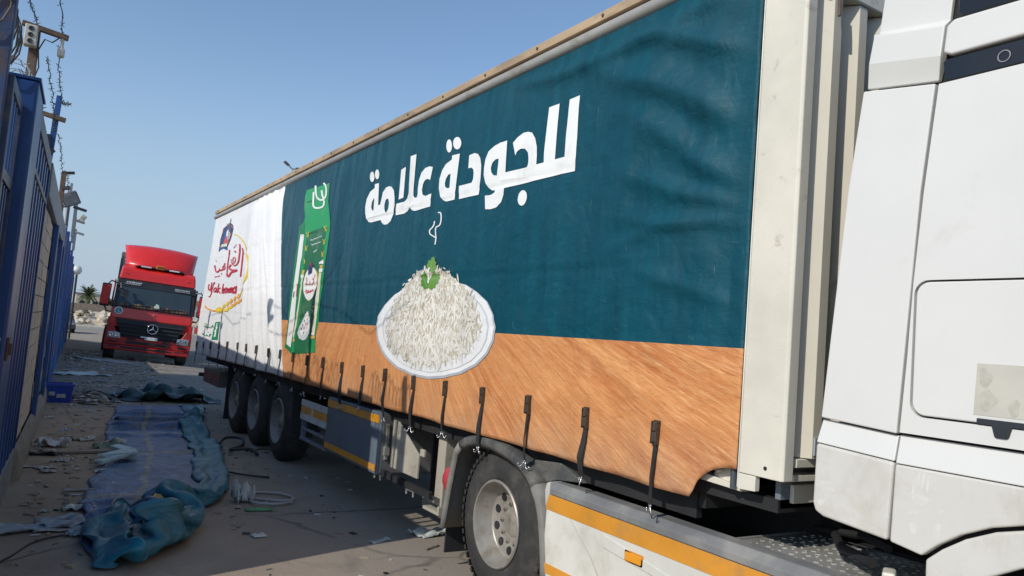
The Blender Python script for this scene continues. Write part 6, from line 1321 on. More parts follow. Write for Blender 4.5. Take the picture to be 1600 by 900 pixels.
# rubbish heap beside the crate
rr = random.Random(12)
cols = [paper, card, plast, black, pm('litter_red', (.40, .05, .04), .6), pbl, pm('litter_tan', (.32, .25, .17), .9), pm('litter_grey', (.2, .19, .18), .9)]
k = MB()
for i in range(150):
    x, y = rr.gauss(1.12, .18), rr.gauss(17.2, .5); z = max(.01, .16-abs(x-1.12)*.35)*rr.random(); k.mat(rr.choice((0, 0, 1, 2, 3, 3, 5, 6, 7, 7, 4) if i % 9 == 0 else (0, 1, 2, 3, 6, 7, 7)))
    M = Matrix.Translation((x, y, z+.01)) @ Matrix.Rotation(rr.random()*6, 4, 'Z') @ Matrix.Rotation(rr.uniform(-.5, .5), 4, 'X'); k.obox(M, rr.uniform(.04, .2), rr.uniform(.02, .09), rr.uniform(.004, .03))
tag(stuff(k.build('rubbish_heap', cols)), 'small heap of broken rubbish beside the blue crate', 'rubbish')
# scraps one can count, then the fine litter
protos = []
for i in range(5):
    k = MB().grid(lambda u, v_: ((u-.5)*.2*(1+.5*noise.noise((v_*4, i, 0))), (v_-.5)*.13*(1+.5*noise.noise((u*4, i, 7))), .004+.04*abs(noise.noise((u*4+i*3, v_*3, i)))), 8, 6)
    protos.append(k.mesh('litter_scrap', [paper, plast, pbl, card, paper][i], False))
for i in range(44):
    y = rr.uniform(9, 30) if i > 8 else rr.uniform(7, 10); x = (.045*y-.30)+abs(rr.gauss(.15, .75))*(1+y/28)
    if y < 18 and x > .95+.02*y: x = rr.uniform(.0, .8)+.045*y-.2
    o = bpy.data.objects.new('litter_scrap', protos[rr.randrange(5)]); COL.objects.link(o); o.location = (x, y, .004+float(gz(x, y))); o.rotation_euler = (0, 0, rr.random()*6.3); s_ = rr.uniform(.35, .95)*(1+y/60); o.scale = (s_, s_, s_)
    tag(o, 'small pale litter scrap strewn on the ground between the fence and the tarp', 'litter', 'litter scraps on the ground')
k = MB()
for i in range(1500):
    y = 6+26*rr.random()**.8; x = (.045*y-.25)+abs(rr.gauss(0, .8))*(.6+y/22); k.mat(rr.choice((0, 1, 2, 3, 6, 7, 7, 6, 7)))
    if rr.random() < .25: x = rr.uniform(1.6, 3.4); y = rr.uniform(5, 26)
    s_ = rr.uniform(.008, .035)*(1+y/18); M = Matrix.Translation((x, y, .006+float(gz(x, y)))) @ Matrix.Rotation(rr.random()*6, 4, 'Z') @ Matrix.Rotation(rr.uniform(-.3, .3), 4, 'X')
    k.obox(M, s_*rr.uniform(.6, 2.2), s_*rr.uniform(.3, .9), s_*rr.uniform(.1, .5))
tag(stuff(k.build('fine_litter', cols)), 'fine scattered litter and grit over the yard', 'litter')

# ================================================================== OLD TARPAULINS ON THE GROUND
CLOTH = {
'main': (30, 195, [
153,1931,14,21,-1,-3,7,15,0,8,11,0,0,-2,12,-10,0,-5,11,7,14,-1,11,11,11,30,2,15,9,1,14,-16,-17,14,-11,-5,10,3,11,14,2,-7,-17,-35,17,23,-14,-9,5,27,16,16,21,34,32,-3,12,-16,8,5,-25,-32,-7,-6,5,-9,19,11,-5,-3,2,-2,-19,-9,-13,-6,10,-9,-6,9,-13,-20,-6,0,-12,-6,-10,17,2,-10,
4,-22,-4,-26,19,6,5,-4,5,5,-4,0,9,-4,-17,13,-1,18,-18,-2,5,17,-3,-14,-9,5,-9,-1,6,1,1,0,3,0,-2,-2,2,4,-10,-19,-7,24,23,-4,-10,2,3,0,-8,3,-11,-2,5,-3,-15,16,16,15,-25,-3,-4,14,-8,-6,-7,15,-4,1,-2,1,0,-2,-3,6,0,8,-9,-5,-5,4,10,8,-1,-14,0,-1,6,0,13,12,
-16,14,0,9,-33,6,-6,5,-1,2,2,-2,0,1,-1,-7,6,1,27,-12,-10,0,0,15,-8,-2,-9,0,5,-1,-1,4,-1,3,-4,7,2,-6,2,-10,-3,-5,11,8,-6,4,2,4,-5,-6,-8,-6,5,-11,-2,1,1,-9,4,3,2,1,-1,8,-5,4,-12,5,15,2,0,-1,5,-4,-1,-6,12,1,7,-9,-12,-4,1,12,13,1,-6,-5,5,-1,
-3,-20,-1,-15,10,3,8,-6,4,2,3,-6,0,7,10,10,-6,1,0,-5,-5,-7,1,5,10,1,2,-11,0,-18,3,1,4,2,0,7,1,-8,-6,4,1,2,9,20,-9,-8,-12,6,4,-4,-1,-16,-3,-9,-10,9,-4,-2,7,5,8,-6,-5,11,2,-4,-8,-5,14,-2,8,4,3,0,0,4,-5,-3,-9,2,8,7,-7,-5,5,4,3,1,4,-1,
-8,-17,-2,7,-3,1,1,0,3,-6,11,10,1,4,-2,7,-9,-10,-2,-2,6,3,-2,-2,0,1,8,0,1,0,-8,1,-7,1,-3,-5,-1,-3,-7,15,3,2,-6,11,-3,-7,-1,4,10,-7,5,3,-2,-7,-19,1,-11,7,-4,6,2,4,4,-14,0,3,15,12,-11,-6,-5,11,4,1,1,-1,-1,-1,1,-5,-2,-2,-4,5,1,1,4,2,3,-1,
-3,-20,2,3,-2,0,3,0,-1,-1,4,2,0,5,-2,-1,1,1,-3,-3,2,4,-1,-7,2,-3,9,-3,-1,2,-6,2,-2,0,0,-8,2,-3,7,13,6,-13,-11,8,-1,-7,5,8,2,-5,-8,15,-8,5,-5,-4,0,-8,0,-2,-3,1,2,4,1,0,4,-1,-3,0,13,-7,-1,-4,9,-4,-1,0,-4,-7,9,6,-5,-2,1,2,0,4,1,0,
-1,-21,1,3,-2,1,2,0,-3,-3,4,3,-2,7,3,-1,1,-2,2,-1,-9,-2,-2,-1,2,-5,3,-6,0,6,3,3,1,-2,0,-6,1,-1,-5,-5,8,-4,4,-1,17,8,1,-11,-1,-1,0,1,-4,3,8,1,2,-10,6,-15,5,-9,20,-6,-4,-7,-5,4,-3,8,3,-3,-1,5,1,-12,1,14,6,-10,-3,7,-2,-2,0,-4,-6,3,-1,4,
-1,-18,1,7,-3,0,-1,0,-9,-2,3,4,-3,5,4,2,7,-8,-3,-2,-2,-3,-3,1,1,-5,0,-4,-3,4,9,1,7,-6,3,-6,3,0,7,-2,2,4,-2,2,-12,2,8,-6,5,-12,12,-2,1,-3,2,1,0,-2,2,10,7,2,-20,15,4,6,-19,-14,17,2,3,-18,-1,9,-6,2,-4,15,3,-2,-5,4,-2,2,-2,-5,-5,-3,-4,2,
-4,-13,4,8,-3,-5,-7,-1,-10,0,1,0,1,6,3,0,1,2,3,4,-3,-1,1,-3,-12,-7,7,8,-5,-9,-3,5,1,9,-1,22,-1,0,-3,-2,1,-9,0,2,1,0,-2,2,3,-1,0,-1,1,0,1,2,-1,4,1,2,9,6,-5,3,7,1,1,-16,-4,-23,-10,16,8,2,-10,1,4,1,7,5,-6,4,0,-1,-16,-5,27,-14,-7,-22,
0,-8,4,2,-5,-6,0,-5,0,-1,1,-7,-1,2,1,1,3,9,1,2,-2,0,0,0,7,1,-6,-6,-7,0,0,-1,3,3,5,-9,-2,-3,8,-5,4,10,-1,2,-3,1,4,2,1,-3,-1,1,0,-1,0,0,-1,2,5,-10,8,-1,5,4,-4,3,7,17,-12,2,-8,19,-14,-10,10,0,-3,-27,-1,1,6,-14,2,20,17,-5,-10,-13,-3,9,
1,-6,5,-2,-5,-6,3,-5,3,1,-2,-5,-3,1,1,3,3,-4,1,1,9,-6,4,5,6,-3,-11,6,0,2,2,-1,9,-6,-6,-6,-5,6,11,-9,5,-3,1,1,0,1,-2,-7,2,4,4,-5,4,-11,3,0,-1,2,0,-1,-1,-6,2,2,-4,3,4,-11,-1,9,10,-15,9,-3,5,-9,-2,8,-12,11,16,6,-1,-2,11,7,-5,-5,-13,9,
1,-11,7,3,1,1,-2,-5,-1,-1,-2,-5,1,-3,-4,2,0,-1,-6,4,13,7,2,-7,-9,3,-7,12,1,12,-3,-8,-6,-1,-1,0,-12,6,5,-3,2,-6,1,6,9,1,0,-2,1,10,-3,-3,-8,-11,2,-1,2,5,5,-2,-6,2,9,-1,-10,-3,-6,2,3,22,-15,1,-6,6,16,2,1,-3,1,6,-2,12,3,-13,-11,-9,10,9,-5,-8,
4,-17,-1,5,10,9,-7,-5,0,0,-7,-3,3,-4,-7,-3,-3,9,2,5,-1,-1,5,-4,2,6,5,-6,-3,-10,2,-3,2,-1,1,2,-5,6,-2,0,4,7,-6,-1,-1,3,5,6,0,-11,-8,0,6,9,0,1,-26,2,-4,5,-5,7,13,1,6,4,13,-13,4,-7,0,6,14,19,-5,3,4,-4,6,-18,-7,-7,2,12,-29,11,-7,10,2,12,
15,-10,-10,-20,-5,9,5,4,10,2,-5,-2,1,-8,-1,0,-4,2,2,4,-4,-2,5,-3,-6,4,-1,4,3,6,-2,-3,-6,1,3,1,-2,6,-3,1,0,6,0,-4,1,-2,-4,-5,-4,6,13,-7,-3,-3,3,-6,-6,1,0,2,4,13,6,2,2,-2,1,-2,4,0,-7,-2,-3,1,0,6,12,7,10,1,-1,-24,7,-8,14,-13,11,-11,-6,-4,
-1,-24,-4,-4,7,2,2,7,1,3,-4,5,3,-10,1,-1,-3,2,0,2,-5,-2,4,-3,-1,5,1,-3,2,-2,3,-1,1,0,5,2,-3,6,-4,2,-4,5,5,-6,2,2,-4,6,1,-1,-18,10,3,16,-13,0,15,-2,-4,-6,11,8,-14,-6,3,2,-10,-2,3,-1,-1,0,1,2,0,2,0,5,-13,4,0,13,-5,2,-16,10,-17,2,1,-11,
-4,-24,-3,1,7,0,0,8,-4,4,-4,6,-3,-7,10,6,-8,-11,-19,11,3,9,-1,-3,10,3,1,-7,1,-2,1,-1,-1,1,4,4,2,4,0,3,-4,0,5,-10,-3,0,-2,-7,-8,2,24,-15,0,-7,28,-5,3,-2,2,1,-1,7,0,-5,4,-1,-11,-1,-8,-1,1,2,-2,2,-6,4,-2,11,-2,4,6,-8,7,-8,13,-10,-2,1,-4,-2,
-2,-22,-1,3,5,-1,1,4,1,-3,-1,2,-1,-6,6,-2,4,12,14,-1,-12,-20,4,-10,3,3,0,8,-1,0,1,-1,2,-1,3,3,-1,1,-2,6,-4,-3,5,-6,-8,-3,-3,25,-13,5,1,0,-1,2,-1,-11,-10,21,6,6,-18,6,4,4,2,-8,-1,-1,-8,-9,6,-1,1,1,-4,1,-6,4,2,-2,1,3,4,2,1,4,-1,-4,0,-1,
2,-20,0,-3,4,-2,-1,3,8,-4,0,0,7,-8,-2,-2,-3,1,0,4,-5,10,9,6,-5,1,-11,-3,1,-1,2,-3,7,-1,3,4,1,-1,-4,4,0,-10,5,-9,10,-21,1,12,1,1,-3,7,1,3,-1,-5,5,-13,2,-3,22,-2,-14,-6,5,0,3,15,12,1,3,-3,-12,-9,-11,3,-6,2,-1,-2,-5,2,5,-5,5,1,6,-3,0,3,
0,-14,-1,2,1,-1,1,2,-3,-1,-4,5,8,-2,-5,-16,-4,3,-5,7,1,8,1,-4,6,2,-1,-1,1,-2,2,-3,4,-8,1,10,12,0,-3,-1,-5,-10,-4,-5,15,-23,18,-9,5,3,-2,17,-11,-8,-19,-2,17,15,-9,2,-4,8,5,-6,6,-9,3,1,1,8,-1,2,6,8,2,-11,-11,-10,2,2,-14,3,-2,4,2,1,5,-2,0,7,
-1,-9,-2,2,-1,-1,0,-1,1,2,-3,1,0,-3,3,-1,-1,-2,-4,4,-2,-8,6,3,1,2,-1,7,-7,-4,2,-2,12,10,-2,-9,-6,-3,-6,5,-2,5,-22,6,15,0,3,-11,6,5,-10,-5,5,3,-9,6,1,1,2,2,17,-20,12,3,2,0,1,0,-1,-7,1,-1,1,1,-3,3,6,-19,1,-14,12,1,3,-5,-3,4,1,3,0,7,
-3,-8,-3,4,0,-2,0,-2,3,1,-2,3,1,-2,1,3,1,0,-5,-1,-3,-3,1,2,-4,1,0,5,-4,1,5,-3,-3,2,-2,-2,4,-1,3,-5,0,12,-22,7,-10,6,4,-10,2,2,1,-2,2,6,0,8,4,-4,-8,4,-2,7,-3,14,-12,7,-10,-1,-9,-1,1,-2,22,-4,-4,-7,0,7,1,2,-9,-3,-1,3,-7,1,-1,-3,3,-3,
-1,-11,0,4,9,-10,-5,-7,9,5,-2,2,0,1,2,3,1,2,-2,-1,4,-2,-4,-8,1,-3,5,-1,-3,-3,1,-2,-3,-10,10,15,8,-3,-1,-9,2,-2,-7,5,-20,7,-5,13,-5,3,-3,2,1,-8,0,-1,7,-2,0,7,-3,1,2,2,-1,-2,3,0,4,-2,-6,-10,9,-3,2,10,5,-10,-6,2,8,-3,1,-4,-4,-1,-1,3,18,-12,
8,-10,2,-1,1,-4,-9,0,1,3,-2,2,0,1,3,8,2,0,1,-3,3,-2,-1,6,-5,-11,-12,0,-2,2,-4,7,9,-15,13,-19,2,-1,11,2,-1,-7,3,-1,9,5,-2,3,4,-2,1,2,-2,-2,-8,-3,-2,-8,12,2,3,-3,0,-1,0,1,1,-1,-1,-4,10,5,-4,-7,-7,20,-8,3,0,5,-3,0,0,-2,-4,8,-13,-4,0,1,
13,-9,-2,-2,1,1,-11,-3,-3,0,-1,2,-3,1,2,10,2,-7,5,-4,0,-12,-11,-1,6,-6,4,1,2,5,-24,19,10,3,-1,-6,3,7,-12,0,-2,6,8,-1,9,5,1,2,5,-7,-7,-7,1,9,-8,-2,-8,-2,0,-1,1,-2,-2,-1,6,5,1,2,-3,-3,-1,-3,-2,-2,4,4,2,7,14,-1,-10,-5,2,3,5,7,-10,-6,-8,7,
18,2,-1,-4,-3,12,-4,-6,-17,-9,-5,1,-4,3,-3,5,2,-5,6,-7,-3,-3,-10,1,-2,-7,4,-11,4,23,-10,15,-10,11,1,10,0,3,-2,7,0,-2,2,1,1,5,3,0,0,-3,-1,-14,-4,-8,4,-1,4,2,-2,-3,0,1,6,3,0,-2,2,4,-11,-5,-3,1,-4,7,19,-4,-3,-7,6,-5,-1,16,9,-9,-10,-5,13,1,-3,-3,
4,15,-1,-2,1,-2,2,-6,-2,-1,-1,-3,-4,8,0,-10,-14,-12,6,-2,1,7,-5,0,4,-12,28,-7,2,-1,8,6,-15,6,-2,5,0,1,-5,-6,-6,9,11,8,4,1,5,-4,-14,7,10,4,-2,-11,3,-3,-1,5,-5,-3,3,1,-2,2,3,-1,0,-1,10,-4,-2,-6,-10,-5,0,-1,-1,2,7,4,-5,5,4,3,3,-3,9,-3,6,6,
-5,13,0,2,1,-2,-1,-2,2,-6,-2,-1,3,10,-11,-5,1,-3,0,-24,-4,23,-3,24,-7,1,-3,2,9,-6,7,-4,4,-4,6,-17,7,-17,17,3,8,-2,-5,13,-12,-8,3,-2,9,-13,10,-4,6,9,1,-4,-3,4,4,-2,2,-4,-1,2,6,-6,4,-3,4,-6,-10,5,-9,-1,-1,-4,-5,-1,5,14,-3,1,-4,-6,2,7,-1,4,-14,6,
-8,9,1,3,1,-3,1,-1,5,4,5,0,-6,6,-14,0,9,3,2,-4,6,4,-12,-7,1,-7,4,-1,5,1,6,5,-6,17,-16,4,-19,16,-7,10,-7,2,4,-2,4,-2,1,-2,0,-5,2,-3,-1,8,-1,3,-1,1,-7,-2,1,7,-3,-3,9,-5,3,5,-1,3,-7,19,-7,-17,-8,-4,7,0,1,2,-2,2,3,-3,5,-8,-2,-1,4,-4,
-4,8,0,-1,-2,-3,4,0,8,5,4,-2,8,-1,11,-9,16,-6,-7,1,-10,0,-9,-5,0,-4,5,11,1,-1,16,-12,-4,-24,22,2,4,-6,-7,4,-9,1,-3,0,-4,12,-5,6,-2,1,0,0,-6,9,-3,-3,-1,2,5,-1,-2,7,-3,-11,10,-3,9,4,-2,-3,-1,3,7,-18,8,-10,2,-4,-4,2,-2,0,0,1,6,2,-2,7,-6,0,
-2,6,1,-1,0,-1,4,-2,5,6,3,-8,-2,8,5,2,1,13,-9,0,4,1,1,-4,14,-8,-27,7,-9,6,-21,26,6,8,-3,0,-5,-4,-2,2,-10,-7,10,-11,7,2,-2,-1,-3,12,-4,-4,-1,-4,4,1,8,2,-4,0,-9,10,-3,-2,4,-3,2,4,-1,-1,-2,-2,4,-6,11,-5,-9,-2,2,-5,5,-10,4,-3,11,-4,-2,0,7,-2,
-2,7,-1,-1,-2,5,7,0,2,0,0,3,-1,6,-4,-8,5,-11,3,6,0,0,2,0,3,0,3,0,0,2,5,-2,-6,-4,-1,6,3,-8,2,-7,-6,5,12,-4,-7,-11,8,-9,-5,3,-4,25,-7,10,-3,4,-1,0,0,3,-18,7,-5,11,-2,-3,-3,5,1,0,-2,-2,-2,-3,0,8,-17,11,-16,7,-1,10,-4,3,-3,5,-3,2,0,-2,
3,12,2,-12,-12,6,18,6,-9,-8,1,7,-4,3,-6,7,6,-3,-5,9,-3,0,4,1,0,1,7,3,-4,-7,-1,-4,9,-1,-12,-17,3,-3,16,3,-3,-5,-7,6,-1,12,2,1,6,3,-4,-23,4,-11,28,-8,13,-22,10,-3,8,-5,-3,-8,1,2,2,-1,0,5,2,0,-3,0,-3,3,-2,3,-6,-5,5,-2,-3,0,3,0,0,5,2,-3,
-15,4,12,14,10,-5,3,-1,-6,-3,-2,2,-1,-3,-12,-1,10,6,6,9,-1,-2,4,1,-4,1,7,-3,-4,1,2,-14,-22,1,-1,12,7,-8,1,3,0,4,0,1,-1,-10,9,-4,-5,7,-1,27,-3,1,-28,-1,-12,11,1,8,3,-7,-1,5,-3,5,-10,4,-4,6,3,0,5,3,-1,-8,3,-1,-1,-6,4,-1,-4,3,-1,1,-2,7,3,-2,
-4,16,-15,5,-9,-1,-12,1,20,11,0,-15,-2,4,5,-1,5,2,14,5,10,-8,6,-8,-3,2,-1,-4,-8,-13,-2,-2,24,3,-7,-7,5,-11,-9,3,5,7,1,2,0,-5,3,-5,-6,5,-3,-9,2,2,35,-7,8,-15,2,-13,-5,0,8,1,-3,-2,-2,-4,-3,7,7,0,-5,6,-4,9,0,1,1,-4,2,-13,0,5,7,1,2,-6,4,-2,
-6,21,3,3,-2,-5,5,-11,-13,-2,4,6,-5,3,6,14,-4,-7,-8,10,10,2,2,4,-4,1,-9,-6,-4,14,1,-4,-14,4,-9,15,6,3,-12,1,0,-3,-2,0,2,1,1,5,3,1,-8,3,2,-3,1,-2,-6,4,-2,11,-6,0,-2,-5,-1,-1,5,-5,13,-5,7,-17,9,3,0,-12,7,-5,10,-4,6,-4,-1,12,-3,1,-3,-2,3,0,
-2,20,-2,-1,-4,8,2,0,-11,1,-1,-4,4,-2,2,-3,2,5,0,2,-1,2,1,8,-3,2,-2,-2,-1,1,-1,-7,4,3,-3,-16,3,3,9,0,1,-8,2,-2,1,-1,-4,-3,9,-1,6,0,6,-4,-1,1,-5,2,-2,2,-8,-1,-2,6,-5,17,-1,0,-4,4,1,2,-16,17,-11,19,-3,9,-8,-1,-3,-1,-5,0,-9,2,1,7,0,-2,
-2,17,3,0,-4,-10,1,2,2,0,1,-1,4,-2,0,-3,-1,11,4,-4,-13,-1,-1,0,0,7,11,1,0,-1,-2,-4,-8,3,-1,4,-4,0,8,-2,6,-10,6,-4,-5,5,-6,4,3,-4,5,0,3,-6,0,9,-4,5,-2,2,-2,0,12,-11,2,-11,5,-4,3,5,-7,-3,0,13,9,-16,7,-12,10,-3,8,-3,-7,0,-2,-2,1,1,2,-2,
0,14,-2,-1,-1,5,-2,2,-3,1,2,3,2,-1,2,1,-3,-8,0,-3,2,-2,0,2,-6,-3,6,8,6,-10,2,-3,0,0,-2,2,-3,4,-5,-2,8,9,1,-2,-10,8,-9,1,-6,-3,-1,7,0,-1,1,8,0,-2,3,-3,9,-7,11,-4,-1,1,-16,2,-6,5,3,12,11,-1,-16,-7,9,2,-1,-2,8,6,-10,-9,0,-3,1,-5,4,4,
-3,15,0,-1,-1,-3,-1,2,7,1,3,-9,3,-1,-2,2,-4,2,2,-10,14,-3,2,-1,7,3,-6,-10,2,-11,5,0,7,0,1,2,-2,6,-1,-3,6,-4,-1,0,2,2,-8,-4,7,-5,0,-6,1,14,2,5,-9,15,-7,-1,-1,-2,1,-14,-9,16,1,2,-3,-6,10,-14,-11,-13,7,26,17,-1,-12,1,-15,-5,1,15,13,-2,-1,-1,-2,-3,
-2,13,-1,-3,1,6,-1,3,-10,0,4,9,1,-1,-4,3,-10,11,1,0,-6,4,-5,4,-6,3,-17,8,4,5,-3,-2,11,-1,0,3,-3,6,4,-1,5,2,1,0,-3,3,-4,-2,-2,-2,-5,-2,-2,1,-1,3,-5,-3,-1,1,6,0,-5,7,-5,5,-7,-11,6,-3,-2,-2,-2,8,-1,0,2,4,7,10,-5,-1,3,-8,-8,-3,0,13,-2,4,
-2,13,0,-1,1,1,-2,4,0,0,2,-5,1,-4,15,3,0,-8,0,-4,1,-1,-3,-11,2,1,0,2,3,7,2,1,-3,-3,4,8,-1,4,-6,-1,1,-10,-1,3,10,1,-4,-6,-5,-9,18,1,0,-2,-2,1,-1,7,3,-8,-5,-2,2,1,-3,0,3,-4,5,-3,-6,2,0,0,0,-4,2,0,-2,1,2,12,13,-13,-6,-2,10,2,-4,1,
2,10,0,0,3,0,-1,5,6,-2,2,-2,3,-2,-10,0,-9,-4,-4,1,6,-2,-6,-2,2,6,6,0,2,4,1,4,-1,-1,1,-15,0,1,-3,0,4,7,3,0,-2,4,0,11,0,-2,3,-7,-2,0,-2,-8,10,-4,6,-8,1,0,-2,0,-3,0,2,-1,0,1,-7,6,0,-1,0,-7,-4,-8,8,11,5,-1,2,3,-1,2,-2,-5,-2,-7,
2,10,0,1,4,-2,1,5,4,1,0,6,0,-5,2,-8,-1,-13,-2,-12,-6,2,7,4,3,2,5,0,3,3,-1,4,-11,0,5,3,-3,0,4,2,0,3,-1,-2,6,2,2,-7,-5,-2,1,10,-2,-3,-3,0,2,-5,-9,13,-4,5,-11,0,-1,-1,0,-2,-1,4,-1,4,1,-4,3,-5,-3,-1,-2,4,-1,4,6,2,0,2,0,-1,-3,0,
4,12,0,1,2,-1,-1,3,3,-1,-1,5,-3,0,-8,0,-4,5,-1,0,0,0,0,-4,2,-1,7,2,4,-12,2,3,4,-4,1,7,0,-1,1,-3,-1,-6,0,-1,1,1,2,-3,8,-2,-1,-13,-2,5,-2,-1,1,-5,-3,0,-1,-1,-1,4,4,-3,1,0,-2,2,-1,-3,1,-3,12,-1,-2,-1,-1,2,0,0,2,0,4,4,-4,-8,-4,3,
4,17,0,-6,0,8,2,2,-6,2,-2,-3,0,-6,12,-5,2,-4,-1,2,-10,5,2,3,6,-3,-6,3,-2,13,-5,6,-7,-3,-1,2,-4,-2,-6,-1,-14,15,0,7,-19,-1,3,7,-8,-11,-3,0,-5,2,-2,6,1,2,11,-2,-3,-4,7,4,5,-8,-2,-4,-4,0,5,6,6,0,8,-3,-5,-1,1,1,-3,-6,-1,0,0,-3,5,9,6,4,
6,21,4,-9,-1,1,1,-4,6,-1,-2,-2,1,0,-8,5,-3,10,-1,6,-4,3,-6,8,-1,4,-4,-2,0,-20,6,0,13,3,-4,-8,-8,-7,16,2,3,-7,-7,1,-4,-5,-9,7,18,7,-6,-4,3,-1,-11,4,-7,-7,1,2,-1,1,0,-5,-11,11,19,9,8,-5,5,-6,-3,-1,-3,1,-3,-4,-9,-8,-6,1,1,1,-1,-1,-1,-3,2,1,
16,16,5,-11,4,-11,-8,-3,5,0,-4,-3,-1,-2,-1,1,3,8,7,-3,11,-4,9,-15,1,-3,-4,5,-5,12,-3,-12,8,1,5,-2,9,1,-14,-9,8,7,4,-13,6,-4,13,-12,-1,0,0,5,-1,4,0,-1,6,-1,5,-8,6,-7,7,-1,0,0,-15,7,-2,8,-7,9,-5,8,-11,0,2,2,-8,-4,2,-5,-14,2,2,9,-5,-1,-12,7,
-11,-16,-8,24,2,10,0,7,-8,-11,4,-7,0,-6,4,3,3,-3,1,11,-2,-5,13,16,2,-2,3,0,-4,2,-5,-7,-19,0,4,1,5,5,1,7,-3,-3,-2,7,13,-3,-11,17,0,10,-14,-5,0,-2,-4,-1,-3,16,-20,10,0,2,0,-1,9,-6,1,-3,2,-6,10,-1,2,0,-4,3,-2,2,-7,-2,11,-5,2,-1,-3,-11,2,-5,12,-12,
-8,18,-2,6,-4,-10,5,-12,-4,8,-8,5,-3,11,-1,-2,7,3,-5,5,11,5,-18,-18,-2,-10,4,-2,2,1,3,21,11,-5,-8,14,-9,10,-8,0,0,3,1,3,-2,1,-4,-19,0,4,9,-1,0,0,25,-19,1,-10,15,0,4,-7,0,1,-6,4,0,6,-4,-2,4,-4,0,4,4,-7,3,5,7,-1,-7,6,-12,-1,-6,7,-2,-7,2,-1,
-3,16,1,2,1,-1,1,2,0,0,0,1,2,0,-1,-2,-1,4,5,-8,-19,3,5,15,-3,-1,8,-5,-2,-11,-10,-4,8,9,3,-13,8,-2,19,1,-6,-26,3,-3,0,1,15,16,-21,-7,11,27,-7,-14,-3,6,5,-4,3,-7,1,-5,0,0,1,0,-5,-1,-9,3,2,1,2,4,3,4,-4,-1,4,-9,6,-6,15,-4,-1,-2,-1,-5,2,1,
-3,14,0,1,0,3,2,1,0,1,3,-4,1,0,4,4,-1,-6,-1,0,4,-4,-5,9,1,4,-8,-2,-1,-2,10,-6,-4,-9,0,15,-3,-4,-25,6,9,10,3,-4,-6,-10,2,3,12,-2,1,-5,3,13,7,-4,-14,2,-1,4,0,2,0,-6,2,-5,1,0,4,-2,-5,-9,0,-1,-1,10,-10,8,0,5,-4,-1,1,0,-2,9,4,0,-8,-4,
-2,16,1,-3,-4,8,2,2,-4,4,0,3,-1,1,-10,-1,0,-4,-1,1,5,1,-3,-9,0,1,1,4,1,13,-11,-6,5,6,-5,-23,4,3,25,0,-2,1,-6,8,-10,14,-15,-11,0,2,1,-3,9,-1,1,3,3,8,-6,2,-22,2,-11,2,1,2,2,2,2,1,4,5,3,-8,-8,5,0,2,1,-2,1,1,4,2,0,2,4,1,-1,-1,
-5,16,6,2,-1,-1,4,-5,7,-1,3,-5,2,-5,7,0,-2,2,-2,0,-2,0,4,-2,-3,3,-6,0,-2,4,10,0,-4,-12,2,-9,2,-2,-5,-3,2,8,5,-5,12,1,-1,1,13,-2,-21,2,-7,1,-5,16,2,-19,-4,-8,10,8,10,-11,-9,-9,2,0,1,8,5,3,7,-4,-4,-3,-1,-1,1,-2,0,0,5,13,1,-2,-4,3,-1,1,
14,5,-7,-13,10,12,1,-1,0,2,-6,8,-3,5,-3,-3,2,-2,-2,2,-6,0,-1,-4,-3,-11,14,0,3,-1,6,8,-15,4,-14,21,0,-8,-2,-3,-1,-2,-2,4,1,3,11,0,2,3,-1,6,4,-17,-16,2,2,13,-3,10,-8,2,-12,12,-7,12,0,1,-5,-2,-3,-14,0,2,0,-8,2,-2,0,-1,0,8,2,8,0,0,1,1,-2,1,
8,-14,0,5,8,-6,-10,20,3,-4,-1,6,-2,0,4,-1,1,0,5,-2,2,3,-1,1,4,2,-10,-14,-13,-15,-1,-8,0,13,15,-1,-8,9,7,-2,-1,1,0,-1,-1,1,0,0,1,3,7,1,0,4,16,-16,3,-10,11,-12,7,-8,13,-1,0,-1,0,-6,-11,2,2,1,1,-3,1,1,-2,6,-4,14,-6,-3,0,-4,1,1,1,1,1,1,
-1,16,-1,12,-13,-10,1,-10,7,-2,6,-6,-4,1,-4,-10,7,1,-1,-13,-1,2,0,-1,1,1,-1,15,11,7,-3,6,19,-6,6,-14,5,-10,-10,-1,-11,-3,-2,-7,5,-1,-3,6,0,0,3,0,1,-4,-10,19,-3,18,-10,12,-6,-8,-7,6,5,0,1,4,10,2,-3,-2,-3,-3,2,-1,15,-11,0,0,0,-5,-2,-7,4,4,4,5,-13,12,
0,15,1,-2,0,1,4,-8,-15,0,-3,-2,-12,2,5,12,-8,-5,6,12,5,-2,4,18,-1,5,-7,-1,0,-1,3,-4,-10,0,-3,23,-1,1,-3,-1,4,-8,0,-4,-9,-2,-10,-6,-2,-11,2,-11,12,3,16,-13,1,-9,15,-6,12,6,9,5,-10,-4,3,-4,7,-2,-5,-3,-2,14,-2,0,0,0,-1,3,2,1,-7,13,4,-3,-13,-17,17,0,
1,13,1,-1,0,-5,-3,2,5,-3,-1,-6,14,-3,-4,-5,1,17,-1,2,-8,5,-4,-11,-1,6,19,0,0,4,-4,5,-12,2,-6,-13,-2,3,14,4,-2,2,0,0,-1,-1,0,-3,-2,-2,-6,10,-20,5,-10,16,-9,11,-15,7,3,2,1,-3,14,3,-4,4,-4,-2,1,0,3,-2,-2,1,-5,0,-4,3,10,1,-1,1,-5,-2,7,6,4,-12,
